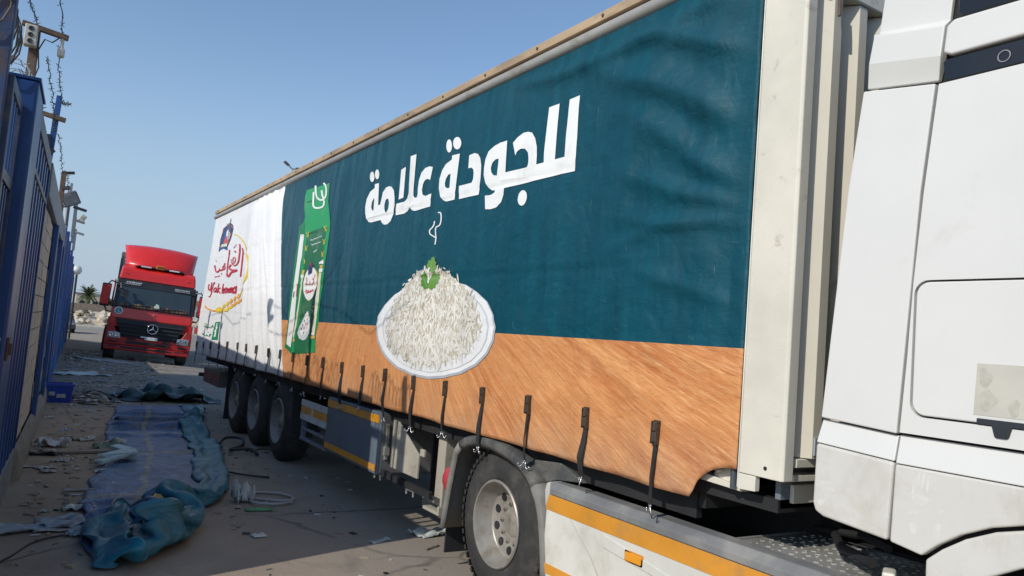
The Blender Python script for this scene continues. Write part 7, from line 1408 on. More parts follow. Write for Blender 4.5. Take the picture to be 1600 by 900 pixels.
-2,15,3,-1,1,-1,-2,-1,-7,2,1,5,0,0,1,4,-1,-1,0,-2,3,0,1,-5,5,-4,-9,-1,6,3,1,2,15,-4,0,-7,3,-8,-11,2,4,16,3,0,1,-1,2,0,-4,1,-6,-1,-3,-5,12,-17,6,-5,15,-4,3,-3,-1,-5,5,-3,0,1,0,-1,1,0,2,-4,0,-2,0,0,1,-3,12,-3,3,-5,2,-2,-4,-1,3,4,
-3,19,5,-2,0,-8,3,0,3,1,-1,0,3,-2,0,3,-3,-6,-1,-2,12,-5,1,-6,0,1,-1,-2,2,4,0,-1,-12,5,1,7,2,-1,3,4,-5,-10,2,5,10,0,2,1,-2,-1,5,-3,1,-7,0,-2,-4,10,-12,0,-5,11,-1,-5,0,-4,2,0,2,1,-1,0,-1,0,1,-4,0,1,-4,-1,-3,6,2,5,1,0,0,1,1,5,
-3,20,3,2,-2,7,-1,0,-8,4,-1,0,2,0,1,-2,-2,3,-3,-2,-12,0,0,6,-1,0,0,3,1,-2,2,1,1,0,-1,7,1,-1,-1,1,1,-6,2,-2,-8,1,1,1,0,1,2,0,0,11,-3,0,-7,2,-1,-2,2,-2,0,1,-1,1,-2,0,-3,1,-5,-1,2,-6,2,-5,11,11,-1,3,-9,1,1,-1,-1,3,3,1,-2,6,
5,17,-11,-9,1,17,5,0,1,3,-5,4,1,-3,0,0,5,-11,-1,-3,8,-4,2,-4,-1,1,-4,2,-1,-6,2,2,5,2,0,-5,2,0,1,0,0,10,-1,-1,-5,-2,-1,4,0,0,-4,0,-1,-5,0,0,5,0,-2,-3,4,-3,0,-1,1,-2,0,0,0,5,-8,2,-10,10,8,5,-3,-11,2,5,2,0,2,-1,0,2,5,1,-1,2,
-10,15,-1,7,4,-5,4,-1,14,1,-2,-1,1,-4,1,0,-5,3,-1,4,-3,2,0,2,-1,4,-1,0,-1,0,0,0,-1,2,2,-2,0,3,-5,1,-1,-5,-1,-1,4,-2,-3,-4,0,0,8,0,0,-4,0,-1,0,1,-1,-2,1,-1,-2,-4,-3,-7,12,-12,11,-11,17,3,0,-1,3,8,-2,-4,2,0,-1,0,4,-3,0,-1,9,2,0,-12,
-1,16,0,4,-2,-12,0,-1,-3,0,0,2,-3,0,5,-2,0,4,1,1,5,2,1,6,3,-2,3,-1,1,-1,0,-2,2,-1,-3,3,1,1,1,0,2,-2,-1,0,-2,-2,4,-9,1,-1,-7,2,1,4,1,0,1,-1,0,-2,4,-2,-2,1,1,6,-4,2,1,-4,-1,5,2,1,-7,9,-5,5,-1,-6,6,0,1,0,0,6,-7,4,-2,-7,
6,13,0,-1,3,0,-2,3,-3,-1,-2,-4,-1,-4,-5,0,-5,-1,1,-1,-1,2,1,0,1,0,1,-1,-1,0,-1,0,0,-3,7,9,0,0,-2,0,1,0,0,2,1,4,-1,13,-2,3,-7,0,0,4,0,-1,1,1,1,-5,4,-1,-5,6,-2,7,-7,4,-2,-1,-2,1,0,1,-2,2,-3,5,1,-3,-10,1,-4,5,-1,1,0,4,-2,-4,
7,14,0,-1,1,0,-2,2,0,-2,2,0,-1,0,-2,0,-2,-3,0,-2,-2,1,-2,0,1,1,1,-1,-1,1,-3,1,4,1,-2,-5,0,2,7,0,0,-4,1,1,2,1,2,-5,3,0,13,0,1,-11,0,1,3,-1,0,7,0,1,-8,8,-3,3,-4,1,-3,-1,1,2,0,-1,-2,-2,-1,-3,-1,-3,0,2,-2,0,-2,-1,-1,-14,0,5,
4,13,0,0,1,0,1,1,0,-1,2,0,0,1,0,-2,0,3,0,-1,-2,-1,-2,-1,-2,-1,3,1,0,-3,2,-3,-5,1,-3,-5,0,0,1,-1,4,14,2,4,-2,1,2,0,1,1,-8,2,-1,10,0,-1,-10,-1,-2,-4,-5,4,12,9,-3,-5,-1,0,-2,-2,2,3,1,-1,-3,-8,1,-4,-1,-2,13,-12,-10,-13,10,3,-3,-5,3,17,
1,14,0,2,-1,0,0,0,3,0,1,2,1,1,1,0,2,-4,-2,0,0,-2,0,-2,0,-2,-2,1,0,6,2,0,-4,1,-1,0,0,-1,-3,-1,2,0,-1,1,-4,2,2,0,2,1,3,1,-1,-1,0,-1,7,1,0,-3,4,-7,-7,-4,4,2,3,1,4,-1,2,1,3,-2,-5,-14,4,6,-2,-4,-10,2,-1,2,-12,-10,2,8,8,0,
1,16,0,0,-2,0,1,-1,-3,1,0,-2,-1,1,-1,1,2,1,-1,1,2,0,0,3,-1,1,-1,3,-2,-3,1,0,10,0,2,-6,-2,-1,5,-1,0,-12,-1,1,5,1,0,4,2,-2,-2,0,0,1,1,-1,-3,-2,-1,7,-2,1,-9,3,-1,-2,5,0,4,1,0,3,-8,3,2,-3,-2,4,1,2,-7,3,-2,4,2,0,-3,2,-1,-5,
1,18,0,1,-1,0,0,-3,0,-1,0,0,0,2,0,1,1,0,1,0,0,1,1,0,1,-1,0,0,1,0,1,0,-6,-1,0,13,-2,3,-11,-2,-2,9,-2,0,-4,0,-4,-1,0,-1,2,1,-1,-3,0,0,7,-1,1,-11,1,2,5,3,0,-2,4,-2,1,1,-2,2,-2,0,2,1,0,-8,-3,3,7,5,1,4,4,-1,-4,0,-1,0,
4,18,0,0,-1,0,-2,0,0,-1,-1,0,-1,0,0,1,0,0,2,1,0,2,0,0,1,0,0,-1,1,0,-1,1,0,-2,1,-7,-2,1,11,0,0,-8,-1,-4,9,-1,-2,-7,0,-2,5,1,1,-1,0,2,-2,1,2,0,0,1,0,0,-2,1,4,-2,0,3,-2,1,-3,-2,5,4,1,-6,1,2,3,1,3,1,5,-2,-3,1,-2,-4,
7,18,0,-1,1,0,-3,-1,4,-2,2,-4,1,-1,0,1,0,0,3,0,0,1,-1,2,1,0,-2,-2,0,0,-4,1,0,-4,1,0,0,1,-5,0,-1,5,2,-3,0,1,-2,2,1,0,-7,-2,1,8,0,2,-7,1,2,8,0,0,-4,-2,0,4,5,-3,-3,-1,-2,-2,1,-1,3,4,-1,-2,1,2,3,1,1,1,-6,1,4,8,-3,-7,
6,16,0,-3,0,4,-2,3,-2,0,0,-1,2,1,-1,3,-1,0,1,0,0,1,0,-2,-1,0,5,-2,0,-3,-4,0,0,-2,2,0,-1,0,4,2,-2,2,3,-1,-6,1,-2,-2,0,1,2,-1,1,-1,-2,0,0,0,0,-3,1,0,10,6,-1,-8,-6,2,2,0,-1,-3,1,-1,2,4,0,1,2,-1,1,-1,0,0,-3,-1,2,2,-3,-2,
3,15,0,-4,1,1,0,1,1,3,0,3,2,0,-5,1,1,0,0,0,0,-2,0,0,-1,-1,1,1,-1,1,-1,1,-2,-1,0,2,2,0,-2,2,-1,-2,0,-1,-3,1,1,5,-1,2,0,-1,2,-2,0,-1,1,-1,-3,3,2,-2,-6,0,2,4,-2,3,-1,0,-1,-2,0,0,-1,2,-1,2,4,0,4,-4,-1,-3,-1,-2,-3,-10,-2,1,
-2,16,0,0,0,-3,0,0,1,2,-1,2,4,-2,3,0,0,-3,-1,2,0,-3,1,0,-1,0,-1,0,-1,-1,3,-2,2,4,-1,-2,1,0,-2,1,0,-1,-1,1,8,-2,3,-4,-1,2,1,0,0,-2,-1,-1,4,1,-2,-4,2,0,2,0,1,-2,1,0,-2,-1,0,-2,-1,1,2,-3,2,1,-1,-1,-3,3,0,4,-1,-3,-3,-7,-1,5,
0,17,0,-2,1,-2,0,-3,-4,2,-2,0,1,-1,3,0,1,3,-1,-1,0,-2,1,2,0,0,-5,1,-1,3,3,0,0,4,0,0,2,-1,0,-1,1,0,-1,0,-3,-3,1,6,-2,2,-2,0,1,2,2,0,-5,2,1,1,0,0,0,1,0,-2,2,-2,-1,0,0,4,-1,0,-2,-3,1,1,-2,1,-4,0,1,2,-3,0,4,-1,-1,1,
-1,20,0,1,-2,2,0,-1,-2,-1,-2,0,0,-1,0,0,-2,0,-1,0,0,2,-1,-2,-1,1,2,2,1,0,3,0,0,2,-1,0,1,0,0,-2,0,0,-3,1,2,-2,0,-5,0,0,3,0,0,1,1,2,-2,1,2,1,0,0,3,1,0,-6,2,-2,1,1,0,3,2,-1,-2,-4,2,2,-2,2,-2,-2,1,1,-1,0,2,2,-1,-3,
1,19,0,1,0,-2,1,-1,6,-2,-2,-4,-1,-2,0,1,0,0,0,-1,0,-1,1,0,1,0,2,1,0,1,3,-1,0,1,-1,1,-1,0,1,-2,2,-1,-1,1,-6,1,0,2,-1,-1,1,-1,0,0,0,1,-1,1,0,0,0,1,0,-1,-1,-1,3,1,1,1,0,1,0,1,1,-2,1,-1,-2,0,0,-3,0,0,0,1,1,1,-2,1,
2,16,0,3,1,0,0,0,0,0,1,1,-1,0,-1,-1,-2,0,1,-1,0,0,0,2,-1,3,-4,2,0,-1,0,0,0,-1,-1,1,-2,0,2,-2,1,-3,2,0,3,1,0,4,0,-1,0,1,-1,-4,-1,0,0,-1,0,3,-1,0,-4,1,0,0,-1,0,3,1,2,0,1,1,1,-2,0,-2,-1,-1,0,-1,-1,-2,2,-1,2,1,-1,-2,
6,14,0,1,1,0,1,2,-4,0,2,6,-2,0,-2,0,-1,0,0,0,0,0,1,2,1,0,-2,-1,2,0,0,0,1,-3,-1,3,-3,1,-4,1,0,1,1,1,-1,2,-1,-3,2,-2,-1,-2,0,2,1,-2,2,-1,0,2,-1,0,-4,0,-1,3,-2,1,0,0,0,0,0,0,0,-1,0,0,0,-1,-1,2,-1,-1,3,-1,0,0,1,-1,
7,14,0,1,0,0,0,2,0,-1,1,-3,0,1,3,0,0,0,-1,0,0,0,0,2,-1,1,-1,0,0,-1,-2,0,5,-2,2,-10,-1,0,0,0,0,3,2,0,2,2,0,2,0,0,0,1,-1,-4,0,-1,3,0,-1,0,0,0,-1,-1,0,1,-1,-2,0,-1,-1,-3,-1,0,0,0,0,1,2,0,2,2,-1,-1,1,1,0,-2,1,2,
8,9,7,-3,4,-7,1,1,0,0,1,0,0,1,0,0,0,0,1,0,1,0,-1,-3,0,-2,9,-4,3,-6,-1,0,-7,0,1,9,-1,0,-3,1,1,0,1,0,3,0,2,-5,0,0,-2,0,-1,6,2,-1,-2,2,0,1,0,1,-2,-2,-1,1,-1,-1,-1,-1,-3,-3,0,-1,-2,0,1,6,3,0,1,0,2,0,0,0,-1,2,-2,-2,
6,11,-7,2,-2,15,-3,4,-8,1,2,0,1,1,0,0,1,0,0,-1,-1,-2,0,2,-2,-1,-3,0,-3,12,-4,3,-5,0,2,-8,2,-1,3,1,-1,0,2,2,-2,0,0,8,0,0,1,0,0,-10,1,-1,3,1,0,0,0,0,0,-2,1,2,-2,0,-2,-1,0,-3,-1,-2,6,4,0,-1,3,0,3,-1,2,-1,-1,-1,-3,-4,0,4,
1,17,0,-1,-2,0,4,-3,7,-1,2,-7,0,2,0,1,1,0,1,1,0,0,-2,-3,-1,0,1,-4,-1,-2,0,1,10,1,-1,3,2,-1,-1,2,0,-1,0,0,-3,0,1,-9,-1,1,1,-1,-3,10,-1,1,-6,1,0,-2,1,1,3,-1,2,1,-3,2,-1,1,-1,2,2,-1,1,3,-1,-1,1,1,1,-3,0,-3,-3,0,1,1,0,-2,
-1,20,0,2,-2,-2,-1,-2,2,1,0,4,-1,1,-4,1,1,1,0,0,4,1,1,-1,-1,-2,-1,0,1,-2,0,-2,-8,2,0,0,2,0,1,1,-2,1,0,1,1,-2,-1,8,-2,0,0,0,0,-4,-1,0,4,-1,2,-5,1,0,3,0,1,-1,0,1,0,1,1,3,3,-1,1,0,0,2,1,-1,-11,-2,0,3,-3,0,1,0,0,1,
3,21,0,-1,-2,-6,-1,-1,3,-2,-2,-1,0,0,4,0,1,3,1,3,-8,1,0,-1,0,0,-1,0,-2,-1,2,1,4,2,-1,6,2,0,0,0,-1,-3,-2,-2,4,-2,1,-8,-1,-2,-1,-1,0,0,-1,1,4,-1,1,2,-1,1,-1,2,0,-2,3,1,1,2,-1,2,2,0,-1,2,-3,-2,-2,2,1,-3,0,-4,-2,-1,1,2,0,1,
4,20,0,0,-2,0,-3,-2,-4,-2,0,4,-1,0,3,0,1,-6,2,1,3,1,2,4,-1,1,-4,2,0,3,2,-1,-3,2,0,-5,0,-1,1,-1,0,7,-1,0,-6,0,-1,2,0,1,3,-1,0,-2,-2,0,3,-1,-1,-6,-1,0,7,-1,-1,-7,7,-4,-3,1,0,1,-1,-1,0,1,1,0,0,-1,-1,-1,-1,-2,1,1,1,-3,4,5,
6,18,0,-3,-1,0,-1,-1,0,-2,-1,2,-2,1,-5,0,1,2,0,1,4,3,0,-7,2,1,8,1,0,-7,2,1,3,0,0,0,-2,0,3,-1,0,-6,0,-1,7,0,0,-3,1,0,-3,1,1,2,0,0,0,-2,-1,-1,-1,-2,3,-1,-1,-3,2,-2,-2,0,-1,0,-1,1,0,-1,1,2,2,0,1,1,0,1,1,0,-1,-1,0,-1,
3,16,0,0,-1,0,-1,-1,3,0,2,0,0,1,0,-1,0,2,-1,0,-8,1,-1,6,2,-1,-7,2,2,4,0,0,0,-2,0,2,-1,0,-5,-2,0,2,0,0,0,2,-1,5,2,1,-4,1,2,0,0,0,-1,1,-2,2,0,-1,-1,0,-1,1,-2,-1,1,-2,1,0,-1,1,0,-2,1,1,1,1,-1,3,-1,3,1,-1,0,-1,1,-4,
1,15,0,-1,-2,2,3,1,0,3,1,0,1,1,3,-2,0,-2,-1,-2,3,-2,-1,-9,2,0,3,1,0,0,0,0,0,-2,0,-2,-3,1,2,-1,0,0,0,-1,-4,2,1,0,1,1,7,1,1,-3,1,0,-3,1,1,4,1,-2,-3,1,-1,3,-4,2,2,0,2,-2,-1,2,1,2,0,-3,-3,-1,3,0,-1,-2,0,0,0,-2,-2,6,
-1,17,0,1,-1,-2,3,0,-3,4,-1,-2,2,0,-1,-1,0,2,-3,0,5,-1,-1,1,-1,-1,0,1,0,0,-1,-1,0,-1,0,0,-1,-1,0,0,0,0,-1,1,0,0,0,-1,1,1,-2,-1,1,6,1,1,0,0,0,1,1,1,-5,1,0,1,1,1,-1,1,1,2,0,1,-1,0,0,0,-3,0,0,-1,-1,-3,0,0,-3,-1,-1,-1,
-2,19,0,2,1,0,2,0,0,2,0,0,1,-1,0,-1,-2,-2,-1,-2,0,-1,-1,3,0,0,-1,0,-1,0,2,0,0,0,-1,0,1,1,0,-2,0,0,-1,-1,0,-1,0,0,-1,-1,1,1,1,0,-1,2,-5,1,2,-1,0,1,0,1,2,4,3,1,-1,2,1,1,0,0,1,-2,-1,-1,-1,-1,1,-2,-1,-5,-1,0,5,0,-1,0,
0,20,0,1,1,0,0,0,0,0,0,0,1,-1,1,0,-2,3,-1,-3,-7,-1,-1,3,1,0,0,2,1,0,1,-1,0,1,0,0,0,1,0,0,1,0,-2,-1,0,-2,-2,2,1,0,1,0,-1,-7,1,2,8,-1,3,-4,0,1,0,1,1,-1,2,1,0,-1,0,1,1,-1,0,-1,0,-1,-2,-1,4,0,-1,-2,2,-1,-1,3,0,6,
2,18,0,0,2,0,0,0,2,-1,-1,-2,-1,-2,5,0,-1,-9,1,0,4,1,0,1,0,1,-1,1,-1,2,0,0,-2,1,1,0,-1,0,3,-1,1,-3,0,0,3,1,-1,1,0,0,-8,2,0,7,0,-1,-7,-1,-1,8,0,2,-4,0,1,0,-1,1,1,-1,-1,1,-1,-1,-3,-1,-1,1,0,-1,-6,2,1,10,3,1,-4,3,-1,-4,
6,15,0,0,2,1,-3,1,-3,-2,-1,7,-1,-2,-11,2,1,6,0,0,4,0,3,-5,2,0,3,0,-1,-4,0,-1,2,-2,1,0,0,1,-3,0,-1,9,0,2,-8,1,1,1,1,-1,0,0,0,-2,1,-3,3,-1,-1,0,-1,0,0,0,1,0,-1,0,2,-2,-2,-1,0,-1,-1,-1,0,-1,1,0,-1,2,2,3,1,0,4,6,1,-6,
7,14,0,-1,0,-1,-1,1,3,0,0,-7,1,0,5,-1,0,4,0,2,-8,0,1,3,0,1,-1,0,0,2,-2,0,0,-2,-2,0,-2,-1,5,2,1,-11,1,1,12,1,2,-9,1,1,9,0,-1,-3,-2,-2,-4,-1,-3,-1,0,-1,6,0,1,-4,1,-1,1,-2,0,0,0,-1,-1,1,0,0,-1,2,0,0,1,2,0,1,2,3,0,1,
6,13,0,0,1,0,1,-1,-2,0,0,4,0,0,3,-1,1,-9,-2,3,6,-1,2,-2,0,1,0,0,-1,1,-1,-1,1,-2,-1,5,0,0,-12,1,1,7,2,-1,-9,0,2,13,0,1,-6,-2,-1,-4,-1,-1,5,-1,-1,1,-1,-2,-6,0,0,4,2,0,0,1,-1,0,1,1,-1,-2,1,0,-1,0,2,1,2,2,-1,0,-1,3,1,-2,
5,15,0,-1,0,0,2,0,0,1,-1,-2,-1,1,2,-3,0,0,-1,2,-2,-1,1,4,0,1,-2,-1,0,2,-1,0,3,1,-1,-12,3,0,9,2,-1,-4,1,2,2,-1,-1,-7,-2,2,5,-1,0,3,-1,-1,2,0,-2,-7,0,1,4,0,-2,3,0,-1,0,-1,1,-2,0,2,-2,-1,0,1,0,0,2,0,-1,0,2,2,0,1,0,-2,
2,17,0,1,1,0,0,1,0,-1,-2,7,0,0,-7,-2,0,0,0,-1,0,1,0,-2,0,0,2,-3,1,3,0,1,-8,3,0,5,3,-1,-2,2,-1,2,0,-1,0,-1,1,0,-2,0,-3,0,0,4,0,1,-4,0,1,5,0,-1,-2,-1,0,3,-2,-2,2,0,1,-3,2,2,-3,-1,0,0,0,-1,3,2,-1,0,0,1,0,-2,1,-2,
1,21,0,0,1,0,-2,-2,9,1,0,-4,-3,0,-6,1,-1,2,1,-2,-1,2,-2,0,1,-2,0,0,1,-4,-1,1,7,1,1,0,1,-1,-3,2,0,0,1,-2,0,-1,-1,3,-3,0,-3,0,2,-1,1,1,1,2,1,-2,1,0,5,-1,-1,1,-4,0,1,0,1,-2,-2,0,1,3,2,-4,2,-2,2,1,-2,-1,0,0,1,-3,3,0,
1,21,0,-4,-1,10,1,0,-2,1,1,-4,0,-1,0,0,0,-2,2,-3,-1,2,-3,0,1,-1,-1,0,0,-1,-2,0,-1,-2,0,3,1,0,3,1,-1,-1,1,0,1,-1,0,-3,-2,-4,7,0,0,-1,2,3,-2,2,2,-3,1,2,-1,-1,-2,1,-1,1,1,0,0,0,-1,2,1,3,-1,-2,-1,-1,-1,2,-1,1,0,0,-1,-5,2,3,
-1,18,9,1,1,-3,0,1,-3,-1,0,1,0,0,2,2,-1,-1,3,-2,-1,2,-3,-1,1,-1,1,-2,0,1,-3,0,-1,-2,0,0,-1,0,2,0,-1,2,0,-2,-1,0,-2,1,2,2,-4,0,2,-4,0,1,1,1,0,1,0,-1,-2,1,0,0,2,0,-2,1,1,5,0,0,1,1,-1,-1,-1,2,-3,0,0,0,-1,0,1,-1,1,0,
6,17,-9,-4,1,4,-2,0,1,-2,1,2,1,1,4,3,-2,4,3,-2,0,2,-1,-1,-1,-2,-1,-2,1,-2,-1,0,-2,-2,1,-3,-2,1,2,-1,-1,2,0,-1,1,1,0,-1,2,1,-1,1,0,3,-1,0,-2,-1,-1,-1,0,-2,-2,2,0,-2,3,0,-2,4,0,4,-2,1,3,-2,1,1,1,0,-4,-1,1,-1,-1,0,-2,0,-1,-2,
-2,18,0,4,-6,-11,-1,0,-2,-1,3,2,1,-2,-1,2,1,1,1,1,2,-1,-1,1,-1,0,0,0,-2,0,-1,2,2,0,2,6,1,1,-5,-1,0,0,-2,-3,-6,1,0,-2,1,2,1,0,1,2,-1,0,4,-1,0,6,1,-2,-2,2,-2,-5,2,-1,-2,3,1,4,-1,0,1,-5,1,7,2,1,-6,-3,0,-5,0,-1,-1,-4,3,5,
2,14,2,0,0,-2,0,-1,-3,1,-1,-4,2,2,3,1,1,1,-3,1,1,-3,2,1,-3,0,1,1,-1,0,3,-1,-1,3,0,-1,0,0,-1,0,0,-3,-1,2,5,-1,1,7,0,2,-6,-1,0,4,0,1,-5,0,-1,0,0,-2,1,1,-1,-1,0,0,-2,-1,1,0,-2,-1,-2,0,0,1,-1,1,2,0,0,-2,0,0,5,-1,-4,8,
1,15,-2,0,-2,5,1,-1,-3,2,0,0,1,1,0,0,1,0,-2,2,0,-4,2,0,-2,1,0,1,-1,0,2,-2,2,3,-2,-5,2,0,3,-1,0,-1,-1,3,0,0,1,-5,0,0,13,-1,3,-10,0,1,3,1,-1,-3,1,0,5,-1,-1,-1,0,0,1,-6,0,-3,0,0,-2,0,0,2,0,-1,1,1,-1,1,0,-1,-4,0,0,-2,
-2,14,4,1,1,-7,2,1,3,2,0,0,1,-1,0,-2,-1,3,-1,2,-3,-1,1,0,0,-1,0,1,0,0,2,-2,-2,1,-2,4,1,-1,-3,-1,2,1,-1,2,2,-1,2,-2,1,-1,-7,1,1,10,0,0,-4,-2,2,3,1,1,-3,-1,1,2,-1,-1,2,-4,0,-5,-1,-1,4,2,-1,-3,-2,-2,2,1,1,1,1,1,-1,3,-2,-7,
-3,15,-4,3,3,4,1,2,0,0,-2,0,0,-1,4,1,0,-7,0,-1,3,1,-1,0,0,0,1,0,-1,1,1,0,1,1,-1,-5,-1,0,2,0,1,0,-1,2,0,-1,1,-1,0,-1,1,2,-2,-4,-1,1,5,-1,1,2,-2,2,0,1,1,-3,0,2,1,-3,-2,-6,1,-1,6,-1,-2,2,1,-1,-2,1,0,1,-2,2,0,3,1,-2,
2,18,0,0,2,0,0,1,0,-1,0,2,-1,-2,-6,0,-1,4,2,-2,0,0,-1,1,1,0,-2,0,0,-1,0,-1,-1,-1,2,3,0,0,0,-1,2,0,-1,0,1,1,-1,-1,1,-2,3,1,-2,-3,-1,-1,5,-2,2,-8,-1,1,-1,0,3,3,3,0,-1,0,-1,3,0,-1,-3,2,-3,-1,0,0,3,-1,1,2,0,3,-1,-1,0,0,
4,19,0,0,3,0,-1,0,0,-2,-2,-2,-1,-1,2,1,-1,0,-1,-1,3,2,-1,-4,0,0,1,0,0,0,-2,2,1,-1,0,-1,0,2,0,0,-1,0,0,0,0,1,-1,1,1,-2,1,1,-3,3,0,-1,-9,0,0,7,-2,3,-3,0,0,-1,2,2,-2,2,-1,5,1,-2,-3,1,-1,1,1,-1,0,-1,2,0,0,0,-4,-3,2,5,
5,20,0,0,-1,0,-1,0,0,-2,-2,0,0,-2,3,-1,0,2,-1,1,-8,-1,2,3,0,0,0,-1,1,0,1,-1,-1,-1,1,4,0,0,-3,-1,1,0,1,0,-2,1,-1,1,1,-1,0,0,-2,-4,2,-1,4,1,-1,1,0,0,0,0,1,0,-1,0,-1,2,0,2,1,0,-2,1,-1,1,1,0,0,0,0,0,0,1,2,-1,1,-2,
6,19,0,0,-1,0,-1,-2,0,1,-1,0,-1,0,-3,-2,1,2,-1,0,6,-3,1,-5,0,1,0,0,-1,0,-2,1,0,0,0,-3,-1,-1,7,1,1,-3,2,1,-2,-1,0,7,0,1,-10,2,0,4,2,-3,0,2,-1,0,2,-2,0,-1,1,0,-4,1,2,3,1,-1,3,0,-4,-3,1,2,0,0,1,0,-1,2,-1,0,3,4,-1,-5,
5,19,0,0,-2,0,0,-2,0,0,1,0,-1,2,0,0,-1,-4,-1,0,1,0,-2,8,-2,0,-5,-1,0,0,-1,1,1,-2,1,-1,0,-1,-4,1,0,9,2,0,2,2,3,-6,-1,1,-1,-2,0,0,3,-2,0,3,-3,-1,1,-2,1,-2,0,2,-3,2,1,1,2,-1,2,2,-1,0,1,-1,-3,0,0,-1,-1,2,0,-1,1,4,-1,-2,
1,17,0,1,-2,0,1,0,0,-1,2,0,-1,1,0,0,1,0,1,-2,-1,0,-1,4,1,-3,3,-2,2,-5,0,1,-2,0,0,1,-1,1,0,2,-3,-6,1,1,3,1,0,-2,-2,2,7,-1,1,-2,-1,0,0,2,-1,-2,0,0,3,-1,-1,2,-3,-1,0,1,1,-3,2,2,1,-1,2,-2,-1,1,0,-1,-1,0,1,-3,0,3,-1,1,
-3,16,0,0,-2,0,1,0,0,1,2,0,0,2,0,0,0,0,2,0,-1,1,-2,1,0,0,2,1,-1,2,0,0,-4,2,1,0,0,-1,0,0,0,0,1,-2,-4,-2,0,3,-1,0,-1,-2,2,2,-1,2,-1,-1,2,0,0,0,3,-1,-1,-2,0,-1,-1,1,-2,-1,-1,0,2,0,2,-2,1,1,0,0,-1,-1,1,-1,0,0,0,1,
-4,15,0,0,-1,0,1,0,0,0,0,0,0,1,0,0,1,0,1,1,0,2,2,-2,0,-1,-4,1,0,2,2,0,4,2,-3,3,1,0,-3,-1,-1,0,-1,-1,0,0,-1,-1,-2,0,1,-1,1,0,-1,4,0,-1,3,-1,-2,1,0,-1,-2,-2,3,-3,-3,-1,-2,0,-1,-1,5,1,0,1,1,1,0,2,0,-1,1,0,0,-5,0,2,
-1,17,1,0,0,-1,-1,0,0,-1,-1,0,0,-1,0,0,-1,0,-1,3,0,0,1,-2,1,2,1,1,0,0,3,-3,1,2,-1,-3,1,-1,5,-1,0,-2,-1,-2,3,-2,0,-2,1,0,1,0,2,-2,-1,3,1,-2,2,-1,-1,2,-1,-1,-2,2,3,-4,-7,-1,-4,1,-2,0,4,1,0,2,4,1,1,3,2,-2,1,0,-2,-3,1,0,
3,18,0,-2,2,6,-2,-1,1,-1,-2,-1,-1,-2,-2,0,0,-3,0,-1,-1,1,1,-3,0,1,6,1,0,3,0,2,-5,1,-1,-1,0,-2,-2,0,-2,6,-2,0,-7,2,0,6,0,2,-6,2,2,3,0,1,0,-3,2,1,-2,0,-2,0,-1,-1,1,-2,0,1,-3,4,-2,-1,-1,2,2,1,2,0,2,3,1,-2,-1,2,-1,-3,0,3,
3,19,1,0,1,-2,-2,0,-5,-1,1,5,1,-3,0,0,-2,1,-1,-2,0,0,0,-1,2,1,-3,1,0,-1,-2,2,10,-2,0,-3,0,-2,3,-1,-2,-9,0,1,4,0,2,-2,4,3,5,1,-2,5,0,0,-1,-1,-1,-2,-2,0,-2,1,1,-2,0,-1,3,0,1,1,-1,-1,0,0,0,1,2,1,-4,0,1,-2,-2,0,1,-3,-1,7,
2,17,2,0,2,-7,1,2,4,1,-2,-4,1,0,6,0,-2,-2,-1,-2,1,0,0,0,0,0,0,0,2,-1,0,0,-5,-4,1,10,-1,-1,-8,1,-1,4,-1,0,4,0,2,-3,0,0,5,3,0,-14,1,-2,1,0,-3,1,0,1,7,1,1,0,-1,3,5,0,1,1,1,2,-2,1,-1,-3,-2,-1,-2,-3,-1,0,-2,-1,0,0,0,-7,
0,15,1,1,2,1,2,2,-2,2,0,0,0,-1,-1,0,-2,1,0,0,0,0,0,0,0,0,0,1,2,0,-2,0,0,0,-1,-6,-1,0,12,-2,1,-6,-2,-1,1,-1,0,4,1,-1,-13,2,1,8,2,-1,4,0,-1,-4,2,-2,-4,0,2,5,-2,2,4,2,2,2,0,2,-2,-2,-1,1,0,-3,-4,-4,-2,1,-2,-1,0,2,1,-2,
0,14,-3,1,0,7,2,0,-1,2,1,-2,0,-1,-4,0,1,3,0,2,0,0,0,0,1,1,0,-1,-1,0,1,-1,0,0,-1,2,-1,1,-1,-2,1,-1,0,0,-5,-1,0,-2,0,2,7,0,-1,0,1,-1,-4,2,0,4,0,-1,1,-2,0,5,-2,1,2,1,2,1,0,-1,3,1,0,-4,-1,-1,-3,-3,-4,1,-1,-5,4,0,0,2,
1,15,3,2,-1,-3,2,-1,3,0,-1,2,-1,0,1,-2,3,-6,2,2,0,1,1,0,-1,-2,0,0,-3,1,0,-1,1,1,1,-1,0,1,-4,1,1,10,-2,-2,8,1,-1,2,0,-3,2,-1,0,0,-1,1,-1,1,1,-2,-2,5,-5,0,0,-1,-3,-1,0,0,1,0,1,0,2,2,1,-4,-3,-1,-2,0,-3,2,0,-1,-1,7,2,-7,
2,15,6,1,-2,2,1,-3,2,-2,0,-1,-1,3,-2,0,2,1,0,3,-5,1,-1,-1,-1,-3,4,-2,-3,2,1,-1,-1,1,2,0,-2,0,3,-1,1,2,4,6,-6,1,1,-3,-2,0,-8,-1,0,3,0,1,2,0,0,3,0,-6,10,0,0,-3,-5,-1,0,0,0,-1,0,0,0,2,2,-2,1,1,-2,0,0,1,3,0,-4,10,-6,-4,
9,11,-11,-5,6,12,-1,0,-2,-2,1,1,-3,0,2,0,1,3,1,-1,2,0,-2,-2,0,-2,-7,-1,-2,2,-1,-2,7,0,2,1,1,4,-3,1,2,-3,1,0,-4,1,-1,-2,1,-1,2,-2,-2,-7,-2,2,7,-1,1,3,0,0,-1,-2,-3,4,2,-1,0,-2,0,-1,1,0,0,-2,-1,2,5,5,-2,0,1,-5,3,1,-2,6,-3,2,
